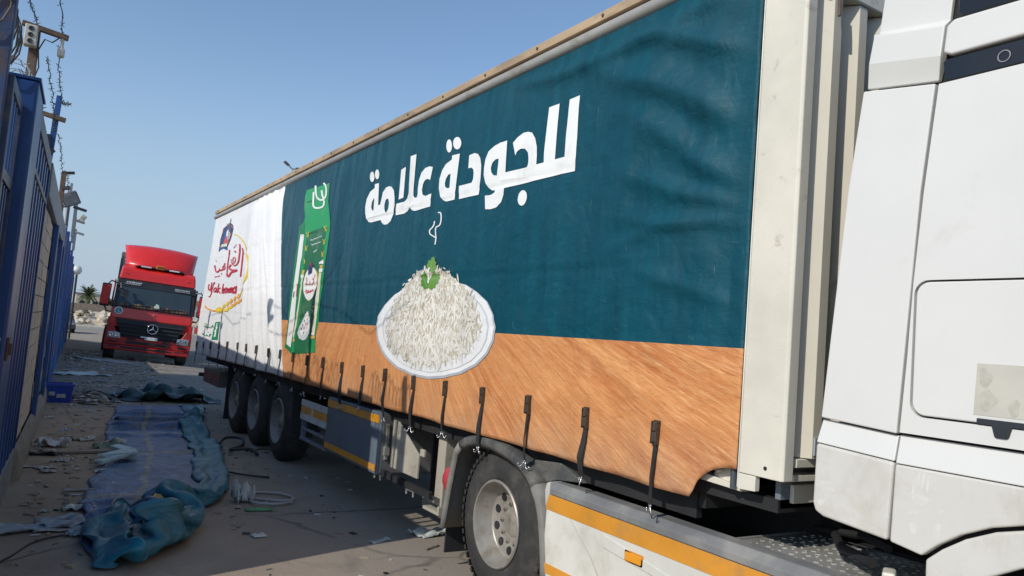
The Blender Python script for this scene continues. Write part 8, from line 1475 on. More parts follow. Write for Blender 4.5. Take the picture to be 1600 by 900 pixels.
-8,14,2,6,-6,-16,0,3,-1,0,1,0,-1,3,1,0,0,3,-1,-1,3,0,0,4,-1,-1,7,0,0,2,2,1,-11,0,-2,-6,0,0,-3,0,-2,0,1,-2,1,1,-1,2,-1,1,2,-2,5,9,2,-1,-9,2,-1,-2,-2,2,3,-3,0,3,6,-1,0,-1,-1,1,1,0,0,0,3,1,-2,2,5,2,1,-8,4,0,-1,0,-1,3,
-3,13,-2,-1,2,1,1,3,1,1,2,0,2,-1,-1,-1,-1,-1,-1,-3,2,-2,-2,2,0,0,2,0,-1,-13,0,1,-1,1,4,4,1,1,1,-1,-1,-1,-1,0,1,-1,-2,2,0,0,1,2,-1,-6,1,1,2,2,0,-2,4,-4,-5,0,-1,-1,-2,0,2,4,1,4,-1,-2,-3,3,-6,-1,2,-3,0,-1,4,-1,-2,7,6,-4,2,1,
-2,14,0,-1,2,4,-1,3,-4,3,1,3,2,-1,-3,0,-2,0,-2,-2,0,-2,-3,3,-1,-2,-11,2,2,3,0,2,5,-1,2,1,0,1,4,1,2,-5,1,0,0,-1,0,-1,-1,-1,2,-1,0,1,2,0,1,1,0,-3,3,1,-3,5,-6,-8,-3,0,1,3,-2,1,-1,1,2,-1,2,0,1,-1,0,0,1,7,2,-6,-7,-8,5,5,
1,16,0,-2,2,-4,-1,0,10,1,-1,-9,2,-1,3,0,-1,0,0,0,0,0,1,-4,1,-1,1,0,0,6,-1,0,-3,-1,-2,5,1,2,-6,2,1,6,-1,3,-5,-1,0,4,-1,1,-5,0,-1,-1,-3,0,0,2,0,4,2,-2,5,0,1,-10,4,-2,-4,1,0,1,-1,1,2,0,-1,1,-2,0,0,-2,-2,-1,-1,1,1,-2,0,4,
3,18,0,-2,1,0,0,-3,-6,0,-2,11,1,-1,-5,0,1,0,0,2,0,1,1,-4,2,2,4,0,-2,-3,-1,-1,5,-1,0,1,1,0,0,1,1,-7,1,0,10,-2,2,-10,0,0,3,-2,0,3,-3,-1,4,-2,-1,1,0,0,-14,4,2,7,3,0,-4,1,0,-1,0,1,3,-2,1,1,-2,-2,2,-1,-1,-3,-1,-1,1,-2,0,6,
4,19,0,-2,0,0,-2,-2,0,0,-3,-5,0,-2,9,0,1,-4,2,2,-2,2,3,2,1,1,0,1,0,3,-2,-1,3,0,-1,-13,0,0,0,1,1,11,0,-2,-10,2,0,6,-1,-1,1,-2,1,3,-2,-1,-10,-3,-1,-3,1,1,15,1,1,-6,0,2,1,1,2,-1,0,1,-2,-2,0,2,0,-1,1,0,0,-2,-1,-1,4,-2,-1,-8,
3,16,0,-1,-1,0,-2,-1,0,-2,0,0,-1,0,-4,3,1,6,2,1,-2,1,1,0,0,1,3,-1,1,0,0,-1,-10,1,2,8,0,1,-1,2,-1,-5,1,-3,8,0,-3,-3,0,-2,5,-1,0,-10,-1,2,4,-2,1,1,0,0,-5,0,2,9,-2,0,1,-1,1,-1,-1,1,-4,0,-1,0,0,0,3,4,1,0,0,1,-4,-2,-3,9,
1,14,0,0,-2,0,-2,1,0,-1,1,0,0,3,0,2,0,-2,3,-1,2,1,-1,0,-1,1,-3,-1,0,-3,0,2,8,0,1,-5,0,1,6,0,0,-3,2,-1,-3,0,-4,8,1,-1,-10,1,1,7,0,1,-2,-1,1,0,-2,0,0,-7,-3,10,5,4,-3,-3,0,-2,0,-1,-4,1,-2,-1,0,0,2,2,0,0,1,1,2,-1,0,-7,
0,14,2,0,-2,3,1,-1,-2,-1,3,-3,1,4,0,2,0,0,1,-1,0,0,-2,1,-2,1,-1,-3,2,0,0,0,-3,0,-1,6,2,0,-6,0,1,3,0,0,0,1,1,-2,0,0,1,2,1,2,2,0,0,0,0,-1,-7,-3,9,6,2,-7,-3,0,3,-3,0,-1,0,-3,-2,0,-2,-1,1,-2,-2,1,2,0,-1,0,5,6,-1,-10,
0,15,5,1,-1,-8,1,0,0,2,1,3,1,2,0,0,1,0,-1,-2,0,-2,-1,1,-3,1,-1,-1,2,0,0,-2,2,2,-2,-5,1,0,3,-1,2,0,0,2,2,-1,1,-6,0,2,8,1,0,-5,3,0,0,-1,-3,9,3,1,-8,-3,0,2,-1,-1,1,1,0,0,0,-2,-1,-4,-2,0,1,-1,-2,0,0,4,2,1,-8,-6,1,7,
7,17,9,-2,1,-6,0,-2,-3,1,-1,0,0,0,0,0,0,0,-2,0,3,-3,1,-4,-1,1,1,-1,0,0,1,-1,-2,1,-1,2,1,-1,0,0,1,0,-2,2,-2,-1,2,6,-1,0,-7,1,1,1,1,-1,5,3,-1,-5,-1,-1,3,-1,0,1,0,0,1,-1,0,1,0,1,-1,-1,-2,0,-3,0,0,-2,-1,1,-1,0,3,10,4,-9,
11,18,6,-1,-1,0,1,-4,3,-3,-8,4,-1,4,-5,-2,3,-4,-3,2,-4,-2,2,2,-1,0,1,3,-1,-1,1,-1,-1,2,-1,3,-1,1,-4,-2,1,1,-2,1,0,-1,1,-4,0,0,4,0,-2,4,-1,-1,0,0,0,-1,1,0,0,1,0,0,-1,1,1,-2,3,-2,0,1,0,-2,-1,3,-1,-1,2,-1,1,1,0,1,-4,14,0,1,
8,14,-11,4,1,18,-2,-4,4,-4,-3,2,0,-5,0,-2,4,-1,-3,3,-2,-2,2,-1,1,1,0,2,-1,-2,3,1,-2,1,0,-3,-1,-8,11,-1,-2,3,-2,2,1,-2,4,-2,-1,2,-2,-1,-1,-2,-1,1,-1,2,2,-4,-2,-3,3,0,0,3,2,5,-1,-6,3,-10,0,-6,13,2,4,-3,-1,1,0,-2,0,-3,4,3,-4,6,-4,7,
-6,-7,13,0,3,3,3,8,2,6,8,-5,0,-4,1,-1,-4,1,-1,0,1,0,1,0,1,1,-1,2,3,-2,1,2,-2,-2,-4,4,-1,3,-1,-1,0,1,0,2,0,1,-1,2,1,-1,0,-1,-1,-1,-1,-1,-2,0,0,0,8,6,-12,0,0,0,-14,1,2,2,-5,9,-1,3,-3,1,0,2,1,2,-3,-2,0,-1,1,0,0,0,-2,3,
2,9,-9,-5,5,3,0,3,2,-1,0,0,0,1,4,0,-2,2,2,-1,2,3,-2,1,3,-2,2,1,0,2,0,0,2,-2,5,-4,-2,1,-2,0,0,0,1,-1,0,2,-1,0,1,0,-2,-2,0,-4,-2,0,-3,0,2,2,1,0,7,5,-1,-6,-7,-1,-3,3,-2,3,1,0,0,2,0,-1,0,0,1,1,-1,6,-4,-1,4,-1,0,-1,
-5,15,-9,3,-1,-1,-1,0,-1,-1,-2,-2,-1,1,0,1,3,5,2,0,3,3,-1,3,1,-1,-5,0,0,1,-2,3,3,-2,2,2,-2,2,-1,2,-1,-2,2,-3,-4,3,-3,-2,1,-4,0,0,-2,-3,-1,3,1,-1,-3,-4,1,3,1,0,2,3,7,-3,4,-1,-2,-2,0,1,1,1,-1,-1,1,1,0,2,1,4,-2,2,10,-16,3,-9,
-5,16,-6,5,-4,-8,-1,2,2,0,1,0,0,-2,0,1,-3,-3,2,-2,-1,0,3,0,0,7,9,-2,1,3,-1,0,-1,-3,0,-2,1,-1,-5,-3,-12,-7,2,0,0,1,0,1,2,2,1,1,2,3,1,-1,-2,1,7,4,-1,-2,-2,0,-1,1,7,-4,1,1,-3,1,0,2,1,1,1,-1,0,1,0,1,0,0,-1,0,0,-2,2,0,
0,16,0,0,-1,-4,2,-2,-7,0,2,3,1,1,2,0,0,5,-2,-1,-8,0,-3,-6,0,-7,-5,0,-3,-1,-2,-3,1,0,0,0,-1,0,2,4,13,4,-5,6,13,1,0,-2,0,0,2,1,1,-3,3,1,3,0,0,1,-2,0,-2,0,-6,-10,6,-6,-2,1,2,2,2,0,1,-1,2,0,1,1,-1,2,0,2,-1,0,-2,-4,3,2,
4,14,0,-1,1,0,-1,0,0,1,1,-2,0,-1,2,0,-3,-7,0,3,4,0,2,3,0,1,0,-1,1,0,-3,-3,7,1,-1,1,1,-1,-1,-2,1,-7,4,-2,-9,-2,3,9,-1,0,-6,4,-1,11,2,0,-2,-1,-2,6,-5,4,-9,-2,0,0,5,-3,-9,3,0,0,-1,1,0,-2,3,1,0,1,1,7,-2,2,-1,-3,-3,3,-7,-4,
2,15,1,0,-1,3,-1,1,-4,1,0,0,1,-2,-4,0,0,2,0,0,4,-1,1,-2,-1,1,0,-2,-2,7,3,3,-12,2,-1,-1,1,2,4,1,-1,2,-1,0,-1,-2,2,0,1,0,1,2,-3,-6,-1,0,11,0,-2,-12,-6,-4,19,-1,5,-8,3,2,-7,2,1,0,-1,1,-3,-3,2,6,-1,0,2,9,-3,-1,2,-3,-7,-11,0,14,
0,15,2,0,-1,-6,0,0,8,0,0,-4,0,0,0,1,0,0,1,-1,2,0,0,0,0,-2,5,1,2,-13,2,3,4,0,3,3,2,-1,-6,-1,0,5,0,1,0,0,0,-1,0,0,1,-1,-2,4,2,-3,-11,-5,0,14,4,-1,-14,-3,0,17,0,3,-9,0,2,0,0,0,-2,1,-1,-4,-2,1,8,2,-1,0,0,-1,-2,1,0,-6,
-1,14,2,-1,0,-2,2,0,-4,-1,1,9,1,2,-5,1,0,0,2,-2,-4,0,-1,7,0,-1,-9,2,2,5,0,2,3,2,1,-5,-1,1,7,0,0,-4,-1,-1,0,2,-1,-2,1,-1,1,0,2,-2,-4,-2,10,0,0,-15,-4,1,11,2,-2,-13,0,2,14,-1,1,0,1,1,-2,3,-1,-2,1,-2,2,-2,0,-1,-2,-6,11,0,2,0,
2,13,4,-2,2,-3,-1,1,3,2,1,-9,1,1,7,1,0,-2,1,0,0,1,-3,-5,-2,0,8,-1,1,-3,2,1,-2,1,1,4,0,0,-6,-1,0,8,0,-2,-3,1,-1,-3,1,0,3,0,1,3,0,1,-11,-3,1,12,3,-1,-12,-1,1,9,-3,1,3,-1,1,-1,2,-1,-3,4,-2,0,-1,-2,-3,-3,0,2,0,0,-2,9,-8,-7,
5,15,3,-1,1,3,-2,2,-10,1,0,4,1,0,-2,1,1,2,0,0,0,-2,-1,0,-1,0,0,0,-1,0,1,0,0,0,-1,-2,0,1,4,-2,-1,-6,-1,-1,6,1,-1,-2,2,1,4,0,1,-8,0,1,9,2,0,-11,0,1,7,-1,0,2,-2,1,1,-1,-1,-2,3,0,-1,2,-3,0,1,-2,-4,-6,2,0,4,-2,-6,-9,4,5,
10,14,4,-8,4,-6,0,0,4,1,0,-2,1,-1,0,1,0,0,-1,0,0,-1,1,0,-2,1,0,-1,-1,1,0,-2,-1,1,-1,0,-1,0,-2,-2,0,2,0,1,-3,0,0,6,1,-1,-8,1,1,9,2,0,-9,2,0,5,2,-1,2,-2,1,1,-2,-1,0,0,0,-1,1,-1,-1,1,0,2,2,0,-3,-7,1,-2,2,1,-4,-3,1,7,
11,14,1,5,-7,2,-6,-17,7,-8,17,3,-1,6,-9,1,1,-3,1,2,-1,0,1,0,0,0,-1,0,-1,6,-2,0,-4,-1,0,-1,-1,-1,0,0,1,0,-1,0,0,1,1,-3,0,1,4,2,-2,-5,1,0,4,2,-2,3,-1,-1,2,0,-1,1,-1,-1,1,-5,1,-8,-2,-3,8,-1,-2,4,8,8,-6,-7,1,-12,2,-6,22,5,8,-13,
15,8,-11,0,0,17,-18,3,4,8,-19,-2,-6,13,3,-1,-3,0,1,1,1,0,9,-3,2,4,-2,1,2,-4,1,-1,2,0,-1,0,-1,-1,0,0,-1,1,0,0,2,0,1,0,0,1,-1,-2,-1,-2,1,-3,1,0,-1,-2,-3,-4,4,1,2,2,-2,-2,3,0,-4,3,-1,-1,0,2,10,-6,-4,1,-1,4,-7,7,-9,8,-12,24,-3,-4,
0,19,7,-16,-10,-1,16,2,5,-1,-2,0,4,-13,1,-5,15,-3,-2,-5,4,6,-9,2,4,-4,-1,2,2,1,0,5,2,-2,4,-1,0,1,-2,1,-2,0,0,-2,0,-2,0,3,-1,0,0,-2,4,-2,-3,3,-4,0,1,-4,6,1,-2,-8,-2,6,0,2,4,0,0,0,-2,2,-3,-4,-1,-2,0,0,-1,3,0,2,1,3,-5,4,-1,4,
-12,-8,6,4,17,3,9,7,-5,0,-1,2,-1,-3,4,-1,-6,5,0,5,-5,0,0,1,4,-1,0,2,1,2,1,2,-1,-1,0,0,0,-3,0,1,-2,-1,2,0,0,-1,1,-2,-3,5,-3,-5,2,-6,-1,-2,1,0,-1,7,2,0,0,13,-2,-5,-10,6,3,0,-1,4,-2,-1,0,-4,0,-2,-2,0,-1,0,-1,-2,5,1,-1,-1,-2,2,
-4,10,-11,8,0,-1,1,3,1,-1,2,1,-1,3,3,-3,-2,-1,-3,1,2,1,1,1,2,2,1,2,0,-5,0,-4,-6,-1,-7,-4,-1,0,3,1,4,6,0,1,4,1,-2,2,0,0,3,1,-1,4,-2,3,-2,1,0,-5,3,2,-3,3,-3,-4,3,0,0,2,-1,3,-4,2,2,-6,3,5,-5,0,5,0,-1,-8,8,-2,-2,0,-2,6,
-4,17,-8,9,-6,-7,-1,2,2,1,2,2,-1,-5,-5,-1,0,0,-2,-1,-2,-1,-1,0,1,-1,-2,1,-1,-1,-2,3,2,-1,3,5,0,-1,0,2,-7,-2,0,0,0,-1,6,3,1,-7,-3,1,-2,2,0,0,-1,1,3,0,1,3,-1,1,7,3,5,-4,-2,1,0,2,-2,0,1,-1,-2,-1,2,-10,1,-2,14,5,5,-6,11,-7,8,-6,
-1,15,0,0,0,-2,4,-3,-11,0,2,-1,1,5,6,-1,-2,-1,0,0,0,0,0,-1,0,3,1,-2,2,7,-1,-4,9,-5,-3,-7,0,-2,4,0,0,-9,3,0,-6,3,-3,-5,-1,7,8,0,1,2,1,0,6,2,-1,-3,0,0,-4,1,-3,-5,2,-4,-1,3,-3,2,1,-5,0,1,-3,2,-1,8,1,5,-2,7,-7,6,-9,-19,-1,20,
3,13,0,0,1,0,-2,3,0,0,2,-3,0,0,-3,2,1,3,1,0,1,0,1,1,-1,0,2,-1,-2,-1,-2,-2,1,-1,-2,-1,1,-2,-5,1,1,9,0,2,-4,-1,3,-1,0,0,-4,0,0,3,2,-2,2,1,0,0,0,1,0,-1,0,-6,2,-4,-1,2,-2,1,1,-1,4,4,-1,-1,1,1,-1,-2,3,-1,-5,5,2,-1,-1,-6,
3,16,0,0,1,0,-1,-1,0,-1,1,0,0,0,0,2,0,0,0,0,0,0,0,-1,-2,0,3,0,0,1,-2,-3,-10,5,2,8,0,-1,6,1,2,-9,0,-2,2,-1,0,0,-2,2,3,-1,-1,-3,1,-1,-4,1,-1,5,-1,0,5,-1,3,-6,2,0,-1,-1,0,0,3,-1,0,2,0,-1,2,-2,-1,-3,1,-2,-3,2,4,4,-2,-9,
1,20,0,0,-2,0,0,-2,0,0,-2,1,1,-1,-1,0,0,0,2,1,0,-2,0,3,0,-2,-8,0,-1,-3,2,4,8,0,1,7,1,2,-12,2,-1,3,0,-2,2,-2,-2,5,-2,1,-6,1,0,1,-1,-2,0,-2,-1,5,-1,0,-12,0,4,7,1,3,-1,-1,1,0,2,0,-1,1,-1,1,2,-3,-2,-2,-3,-4,-2,-1,-1,1,2,-1,
0,20,0,0,-2,0,1,-2,0,1,-3,-1,1,-1,1,1,0,0,-1,0,0,0,-1,-3,-1,1,7,0,2,-3,1,2,3,2,0,-11,3,2,5,-1,-1,6,0,-2,2,0,-1,-8,-1,-1,0,-1,1,1,-1,-1,4,0,-2,-9,0,1,11,-3,3,-5,-1,2,-2,1,1,-1,0,1,-2,2,-2,0,-3,-2,2,-1,-3,0,0,-1,-2,-4,2,6,
-1,18,0,2,-1,0,2,-2,0,3,-2,0,0,-1,0,0,1,0,-1,1,0,-1,1,0,0,-1,-3,-1,1,7,3,0,-10,2,2,5,0,1,1,0,-2,-4,-1,0,2,-1,-1,2,1,0,-1,-1,-1,4,-1,1,-6,-2,0,3,0,0,-3,-2,-2,10,0,2,-5,-1,2,-4,0,0,-1,1,-1,0,-1,-1,3,-1,-1,-1,1,-1,-2,-2,0,8,
2,18,0,1,-1,0,2,-3,0,0,0,0,2,0,0,-1,1,2,-1,1,2,-1,2,-3,-1,0,-2,2,-2,-4,1,0,5,2,0,3,0,-1,4,-1,2,-7,-1,-2,-4,0,0,0,-1,-1,5,-1,-1,2,0,-1,4,-1,0,2,-2,-1,2,-1,1,-1,1,3,-5,-2,1,-5,2,1,-1,-1,-1,0,1,-1,1,0,1,1,1,0,1,-2,0,-7,
4,17,0,0,-2,0,0,1,0,-1,0,0,0,2,2,2,0,-4,0,1,-2,-1,0,7,0,-1,-1,0,-1,1,1,-1,1,-1,0,1,-2,-1,-12,1,0,11,0,2,-4,-1,-1,1,1,-1,2,3,-1,-9,0,0,1,-1,1,3,0,1,2,0,0,0,-6,0,6,0,0,-3,2,0,0,1,0,-1,0,1,0,1,0,0,-2,0,1,0,1,-3,
5,15,0,0,0,0,-3,2,0,-1,2,0,-2,1,1,1,1,-1,2,0,0,1,-2,-4,-1,-1,6,0,-2,-2,-2,-1,5,-3,-2,-13,2,2,8,0,0,-4,1,1,4,1,1,2,1,-1,-6,1,0,3,3,0,-1,1,0,0,-1,0,2,-2,-1,5,-6,-1,4,4,-2,2,3,3,-9,-2,0,2,-1,0,0,0,2,-3,3,0,-5,-1,0,6,
3,15,2,-1,1,-2,-1,0,0,-3,1,5,0,2,-6,0,1,2,1,-2,-1,1,-2,0,1,-2,-4,-2,0,9,-1,-1,-11,1,2,6,-2,0,0,1,0,0,1,1,1,2,1,-3,0,1,3,1,0,3,2,-1,1,2,0,-1,-1,-1,2,-3,-1,2,-4,0,0,-1,-1,1,-1,-3,3,5,3,-6,-1,0,-2,-2,1,-3,-2,-4,10,11,3,-14,
3,17,2,0,0,4,-2,-2,4,0,3,-7,0,-2,5,0,-4,3,-1,-5,4,0,3,-3,0,-3,0,-1,8,-13,1,1,4,1,-1,2,0,2,-1,0,2,-1,0,0,0,-1,-3,4,-1,-10,9,1,0,-1,2,3,-1,2,5,-4,2,0,-2,-5,0,1,-3,0,-2,-4,-1,0,-1,-3,2,3,3,-1,-1,-4,4,0,-2,1,0,8,-6,16,-4,0,
7,18,3,-5,-1,8,0,0,-1,1,-5,3,0,-2,-1,0,-1,0,-1,1,-1,-1,-4,4,1,5,-1,2,-5,2,0,3,-1,-1,4,-2,2,1,1,-2,-1,3,-1,-2,1,-1,-1,-1,-1,6,-17,0,-2,5,1,-1,2,2,-4,5,1,5,-5,-3,1,-1,-2,0,-1,-2,0,-1,-2,-2,4,-4,-7,4,5,11,-10,2,-2,8,1,1,0,0,0,1,
3,16,3,0,-1,-1,1,1,0,1,-1,2,0,-1,1,-1,-2,-1,0,-1,0,0,2,-1,-1,3,0,1,0,1,-1,0,-3,1,-1,0,0,0,0,1,3,0,-2,0,1,-1,-2,-4,2,-3,5,-1,-7,-13,-1,0,0,-3,6,5,-2,1,8,10,0,-4,-2,1,-3,-2,0,0,0,-2,-2,8,-5,2,-7,4,12,-1,5,-5,1,0,-1,-3,0,-1,
1,13,4,2,2,-5,0,0,-2,1,-1,-4,-1,-7,-6,-1,-1,1,0,1,1,1,2,0,1,3,0,-2,4,6,0,-2,0,0,-1,0,0,-1,-2,0,-3,-5,1,2,0,-2,-5,-3,1,0,0,1,6,5,-1,-2,-2,0,-4,-3,0,1,0,1,0,1,6,3,6,0,0,0,0,0,0,-4,1,0,1,-1,-1,1,1,4,0,0,1,-2,0,0,
-4,-11,-10,0,0,-3,1,5,-5,0,6,0,3,9,4,1,1,2,1,1,1,1,2,3,-2,4,7,0,-5,-11,-1,-3,0,-1,-4,0,0,1,0,1,5,3,1,0,-3,4,5,10,1,0,2,-1,0,-3,-3,0,-1,-2,-3,-7,3,-6,-6,0,3,2,7,-1,2,2,2,4,-1,1,2,-4,1,-1,-2,-4,-2,1,1,4,1,-4,-3,-7,4,2,
1,13,6,-3,3,-11,0,3,4,-1,2,1,-1,0,4,1,-1,-3,3,-1,-3,2,0,0,2,-2,-3,-1,-1,-2,-2,-1,2,-1,0,3,0,-1,2,0,-1,6,2,4,-4,1,1,-5,1,0,0,0,0,3,-2,0,-1,-3,-1,9,-3,1,-12,5,-3,-7,4,-3,0,6,-1,4,0,1,0,-5,2,1,0,-3,-2,-2,-1,0,-4,2,5,4,-1,-2,
1,13,-3,4,1,3,-2,1,8,-2,5,-6,-1,1,-1,0,1,-4,1,0,0,2,-1,-3,3,-3,-3,0,0,15,-1,-1,-2,-2,-3,5,0,-1,-1,0,2,-11,0,1,1,0,2,0,-2,0,5,-1,-2,4,0,-1,2,1,1,-16,1,1,13,1,0,-10,2,-2,1,1,-1,0,-1,0,1,0,1,-1,0,-2,-1,-1,-1,-1,-1,0,-2,-13,-2,7,
1,18,-4,3,-2,5,2,0,0,0,0,2,-2,1,-3,-2,1,-2,1,2,-1,0,-1,5,-1,-1,-2,1,-1,-6,0,0,10,0,-1,-11,1,0,0,1,0,5,0,-2,2,-2,0,3,-2,1,-8,-1,-1,-2,1,-1,-1,3,2,11,1,-1,-9,1,1,9,-3,0,1,-3,-1,-1,1,0,-1,2,0,-2,3,1,-2,-1,0,-1,-2,2,3,-2,0,2,
2,21,-2,2,-2,7,3,-4,-10,0,-2,7,-3,0,-6,-1,1,8,-2,2,-4,0,0,-4,-1,-1,8,-2,0,-6,2,0,-6,4,4,6,0,0,1,1,-2,0,-1,-1,1,-1,-2,1,-1,-1,3,0,0,-4,0,0,2,2,-1,-6,3,2,4,-3,-1,7,-3,1,1,-3,2,-3,0,1,-3,5,1,-2,2,-1,0,2,1,-4,-1,1,0,0,0,-1,
2,21,-1,0,-2,-1,1,-3,-2,0,-5,-3,0,0,11,-1,1,-8,-2,0,4,-1,1,0,0,-1,-6,1,1,10,0,3,-4,1,1,0,2,1,0,0,-1,0,1,-2,5,1,-1,-9,0,-1,2,-1,0,4,1,0,-4,0,1,2,-1,-1,5,-1,0,3,-3,3,-1,-1,2,-4,-1,2,-1,2,-1,1,5,1,-3,1,-1,-5,0,1,5,-2,0,4,
2,19,0,1,0,-4,-1,-2,4,0,-2,3,0,-2,-8,-1,1,5,-1,0,3,-2,0,-4,-1,0,0,1,-1,-4,1,1,9,1,3,-3,-1,0,-1,0,0,4,3,0,-3,2,-1,2,2,-2,-5,1,0,0,-2,-1,3,-2,0,2,0,-1,2,-1,1,1,-2,1,-3,0,3,-3,0,1,1,-1,1,0,2,0,1,2,-1,7,3,0,-11,0,-2,-2,
3,19,0,1,1,0,0,-1,0,-1,-2,-3,0,0,3,-1,1,2,-1,1,-2,-2,-4,8,0,1,-6,0,-1,-1,2,-1,-4,0,1,3,-2,2,1,0,2,-4,-1,0,1,3,-2,-1,4,-1,3,0,-2,1,-1,1,0,-2,-2,2,-2,-1,1,1,-1,-2,1,0,-1,0,2,-5,-2,2,4,-1,2,0,-3,2,2,4,-2,5,1,-2,2,5,0,-9,
4,16,0,0,1,6,0,0,2,-1,-1,2,-1,0,2,0,1,0,-1,-1,1,2,2,-5,0,-3,1,1,1,-5,1,-1,-2,-1,0,0,-1,2,0,-5,1,-2,-1,1,-4,2,-1,4,2,-2,1,2,0,0,1,0,2,-5,-2,5,-1,-1,-1,4,0,-5,0,-1,0,1,0,0,-2,2,-1,-3,2,-1,-3,0,2,5,1,2,0,-2,1,5,-1,-4,
1,12,7,2,5,-6,1,1,-5,0,0,1,-2,1,4,1,1,0,1,1,0,0,-1,1,2,-1,4,1,-3,2,0,-2,-2,0,0,-2,-2,1,0,-2,2,3,-4,1,0,0,0,-5,2,-2,-2,1,0,5,0,0,1,3,3,-5,1,-2,-9,-10,0,11,10,-2,0,-2,-1,3,-1,1,-4,-5,1,1,0,2,-3,3,-1,0,1,-1,1,0,-2,0,
0,12,-7,0,1,0,1,3,5,0,2,1,0,0,-2,0,1,-1,2,0,-2,3,-1,1,0,0,2,0,-2,3,1,-1,2,-1,0,-1,0,0,-1,-3,0,-5,-2,1,6,-1,-2,4,0,0,0,3,0,-10,2,3,1,1,1,-4,-2,3,11,10,-8,-11,-6,3,4,0,0,3,0,0,-1,0,0,-2,-1,1,0,-5,1,-1,1,-1,-1,-5,1,5,
-2,15,0,0,-1,0,1,1,-2,1,1,1,2,1,-6,1,-2,-3,1,-1,-1,1,-2,-2,0,-1,-1,0,1,2,-1,2,1,-1,0,3,-1,-1,1,1,1,4,0,-1,-1,-1,0,1,-2,-2,-1,0,2,2,3,2,-5,4,3,0,2,-4,-7,-1,3,4,1,-2,1,1,1,5,-1,1,0,1,1,1,1,-1,-1,-5,0,-6,1,-3,-2,-1,0,23,
0,14,0,-2,1,0,1,1,0,3,2,-5,2,0,2,1,-1,2,0,-2,1,-1,0,0,1,1,3,0,3,-4,-2,1,1,-2,-1,5,-1,-1,-5,2,-2,0,2,-3,-4,-2,0,2,-1,1,1,-1,2,2,2,1,-2,1,0,8,2,2,-9,0,-3,-6,1,-3,-1,2,2,2,1,2,2,-1,1,2,0,0,1,-2,-3,-6,-3,1,13,-3,-3,-17,
2,17,0,-2,-1,0,-1,1,0,2,1,0,2,0,0,0,-2,0,-1,-2,0,0,0,4,0,3,-7,-1,2,3,0,1,3,0,-2,-8,1,-1,9,2,-2,-4,1,0,0,-1,0,-2,-3,1,2,-2,0,-1,-1,0,1,3,-1,-1,0,-1,1,-1,-1,-3,2,-1,-3,2,1,1,1,3,1,0,0,1,-1,1,4,-2,-1,0,0,0,-5,-3,0,5,
4,18,0,-3,-1,0,-2,-1,0,1,0,0,1,-1,0,-1,-1,2,0,-1,1,-1,3,-7,0,2,4,1,2,2,-1,0,-5,1,-1,3,2,-3,-4,2,-1,8,2,0,-2,-1,1,-2,-2,1,-1,-4,0,4,-2,0,-2,0,-2,-7,2,-1,6,-1,-2,1,1,0,-3,0,1,0,1,0,0,3,2,0,-4,0,3,0,1,5,0,-1,-1,0,1,-7,
3,18,0,-1,-1,0,-2,-1,0,-2,-2,0,1,-1,0,0,0,0,-1,2,-3,0,1,3,0,2,0,1,1,-2,2,-2,6,1,-2,1,1,-2,0,0,0,-8,1,1,2,1,2,0,-1,1,1,-1,0,0,-4,-2,5,-2,-1,2,0,-1,2,1,2,-5,2,-1,-1,-3,-1,-2,1,1,-1,3,1,-2,-1,1,5,-2,0,-1,-1,1,0,2,0,-2,
2,17,0,0,-1,0,-1,-1,0,-1,-1,2,-1,1,-2,1,0,-2,0,1,2,0,2,0,0,0,0,0,-1,0,2,0,-1,2,-2,1,1,0,-1,0,0,0,-1,1,1,0,1,1,0,0,-1,0,-1,-3,-1,0,-2,-2,0,-2,-2,1,1,-3,-1,13,3,0,-1,-3,0,-4,2,-1,-3,2,-1,-1,-1,1,2,1,1,-6,0,1,3,0,1,3,
3,17,0,1,-1,0,0,0,0,-3,1,3,-1,1,-1,1,0,-2,2,-1,0,-1,-1,0,-1,0,0,0,0,0,1,0,-3,2,1,-2,1,0,1,0,0,4,-2,0,1,-1,-1,-2,2,-1,2,1,0,1,-1,0,0,-3,2,-2,-1,1,0,2,1,-3,-2,-1,5,-2,-2,-3,1,-2,-1,1,0,0,1,0,0,1,0,-1,0,1,-2,1,1,5,
1,16,0,3,0,0,0,1,0,-1,1,1,0,0,5,1,0,1,0,1,-6,0,-2,-1,-2,-1,0,-1,0,0,-1,0,0,1,1,0,1,1,0,-1,0,0,-2,-1,0,0,-1,3,2,0,-3,3,-2,2,1,0,-5,-1,1,2,-2,2,1,1,0,-1,-1,1,0,1,-1,0,1,-1,-3,-4,-1,2,1,-1,-2,1,1,8,1,1,-2,2,1,-2,
1,16,0,2,-1,0,1,0,0,0,2,-1,-1,1,0,2,-1,2,0,-2,7,-2,1,-3,0,1,-5,-2,-1,0,-2,0,0,-1,0,0,0,0,0,0,1,0,-1,-1,0,0,-1,-3,2,-1,6,3,0,-7,3,-1,6,0,0,-1,0,1,-1,0,2,-1,-2,2,-1,1,1,1,3,-2,-3,-6,2,4,1,-2,1,0,-1,3,0,0,3,1,1,-3,
0,16,0,1,0,0,0,-1,0,1,-1,-5,1,-1,-2,0,1,1,-1,1,1,0,2,8,-1,-1,2,-1,0,-5,-1,0,0,-2,-2,2,0,-1,2,0,0,1,0,2,-6,2,1,2,1,0,-3,2,-1,2,2,-1,-1,1,-1,1,0,0,2,0,2,-2,-2,3,0,2,1,-1,-1,2,2,-1,-1,0,-2,0,0,-2,-1,2,-1,0,0,6,0,-5,
2,14,0,-1,0,0,0,0,0,0,-1,0,0,0,0,-1,1,-2,1,1,-1,0,1,0,0,1,3,0,-1,0,0,-3,0,-1,-1,-2,-1,0,2,0,0,1,1,1,3,0,2,-2,0,3,-3,1,-1,1,1,-2,0,2,-2,1,0,-1,-2,-1,2,1,-1,2,0,0,2,-1,1,0,-1,-2,0,1,-2,0,0,-2,1,-3,-1,1,4,1,0,0,
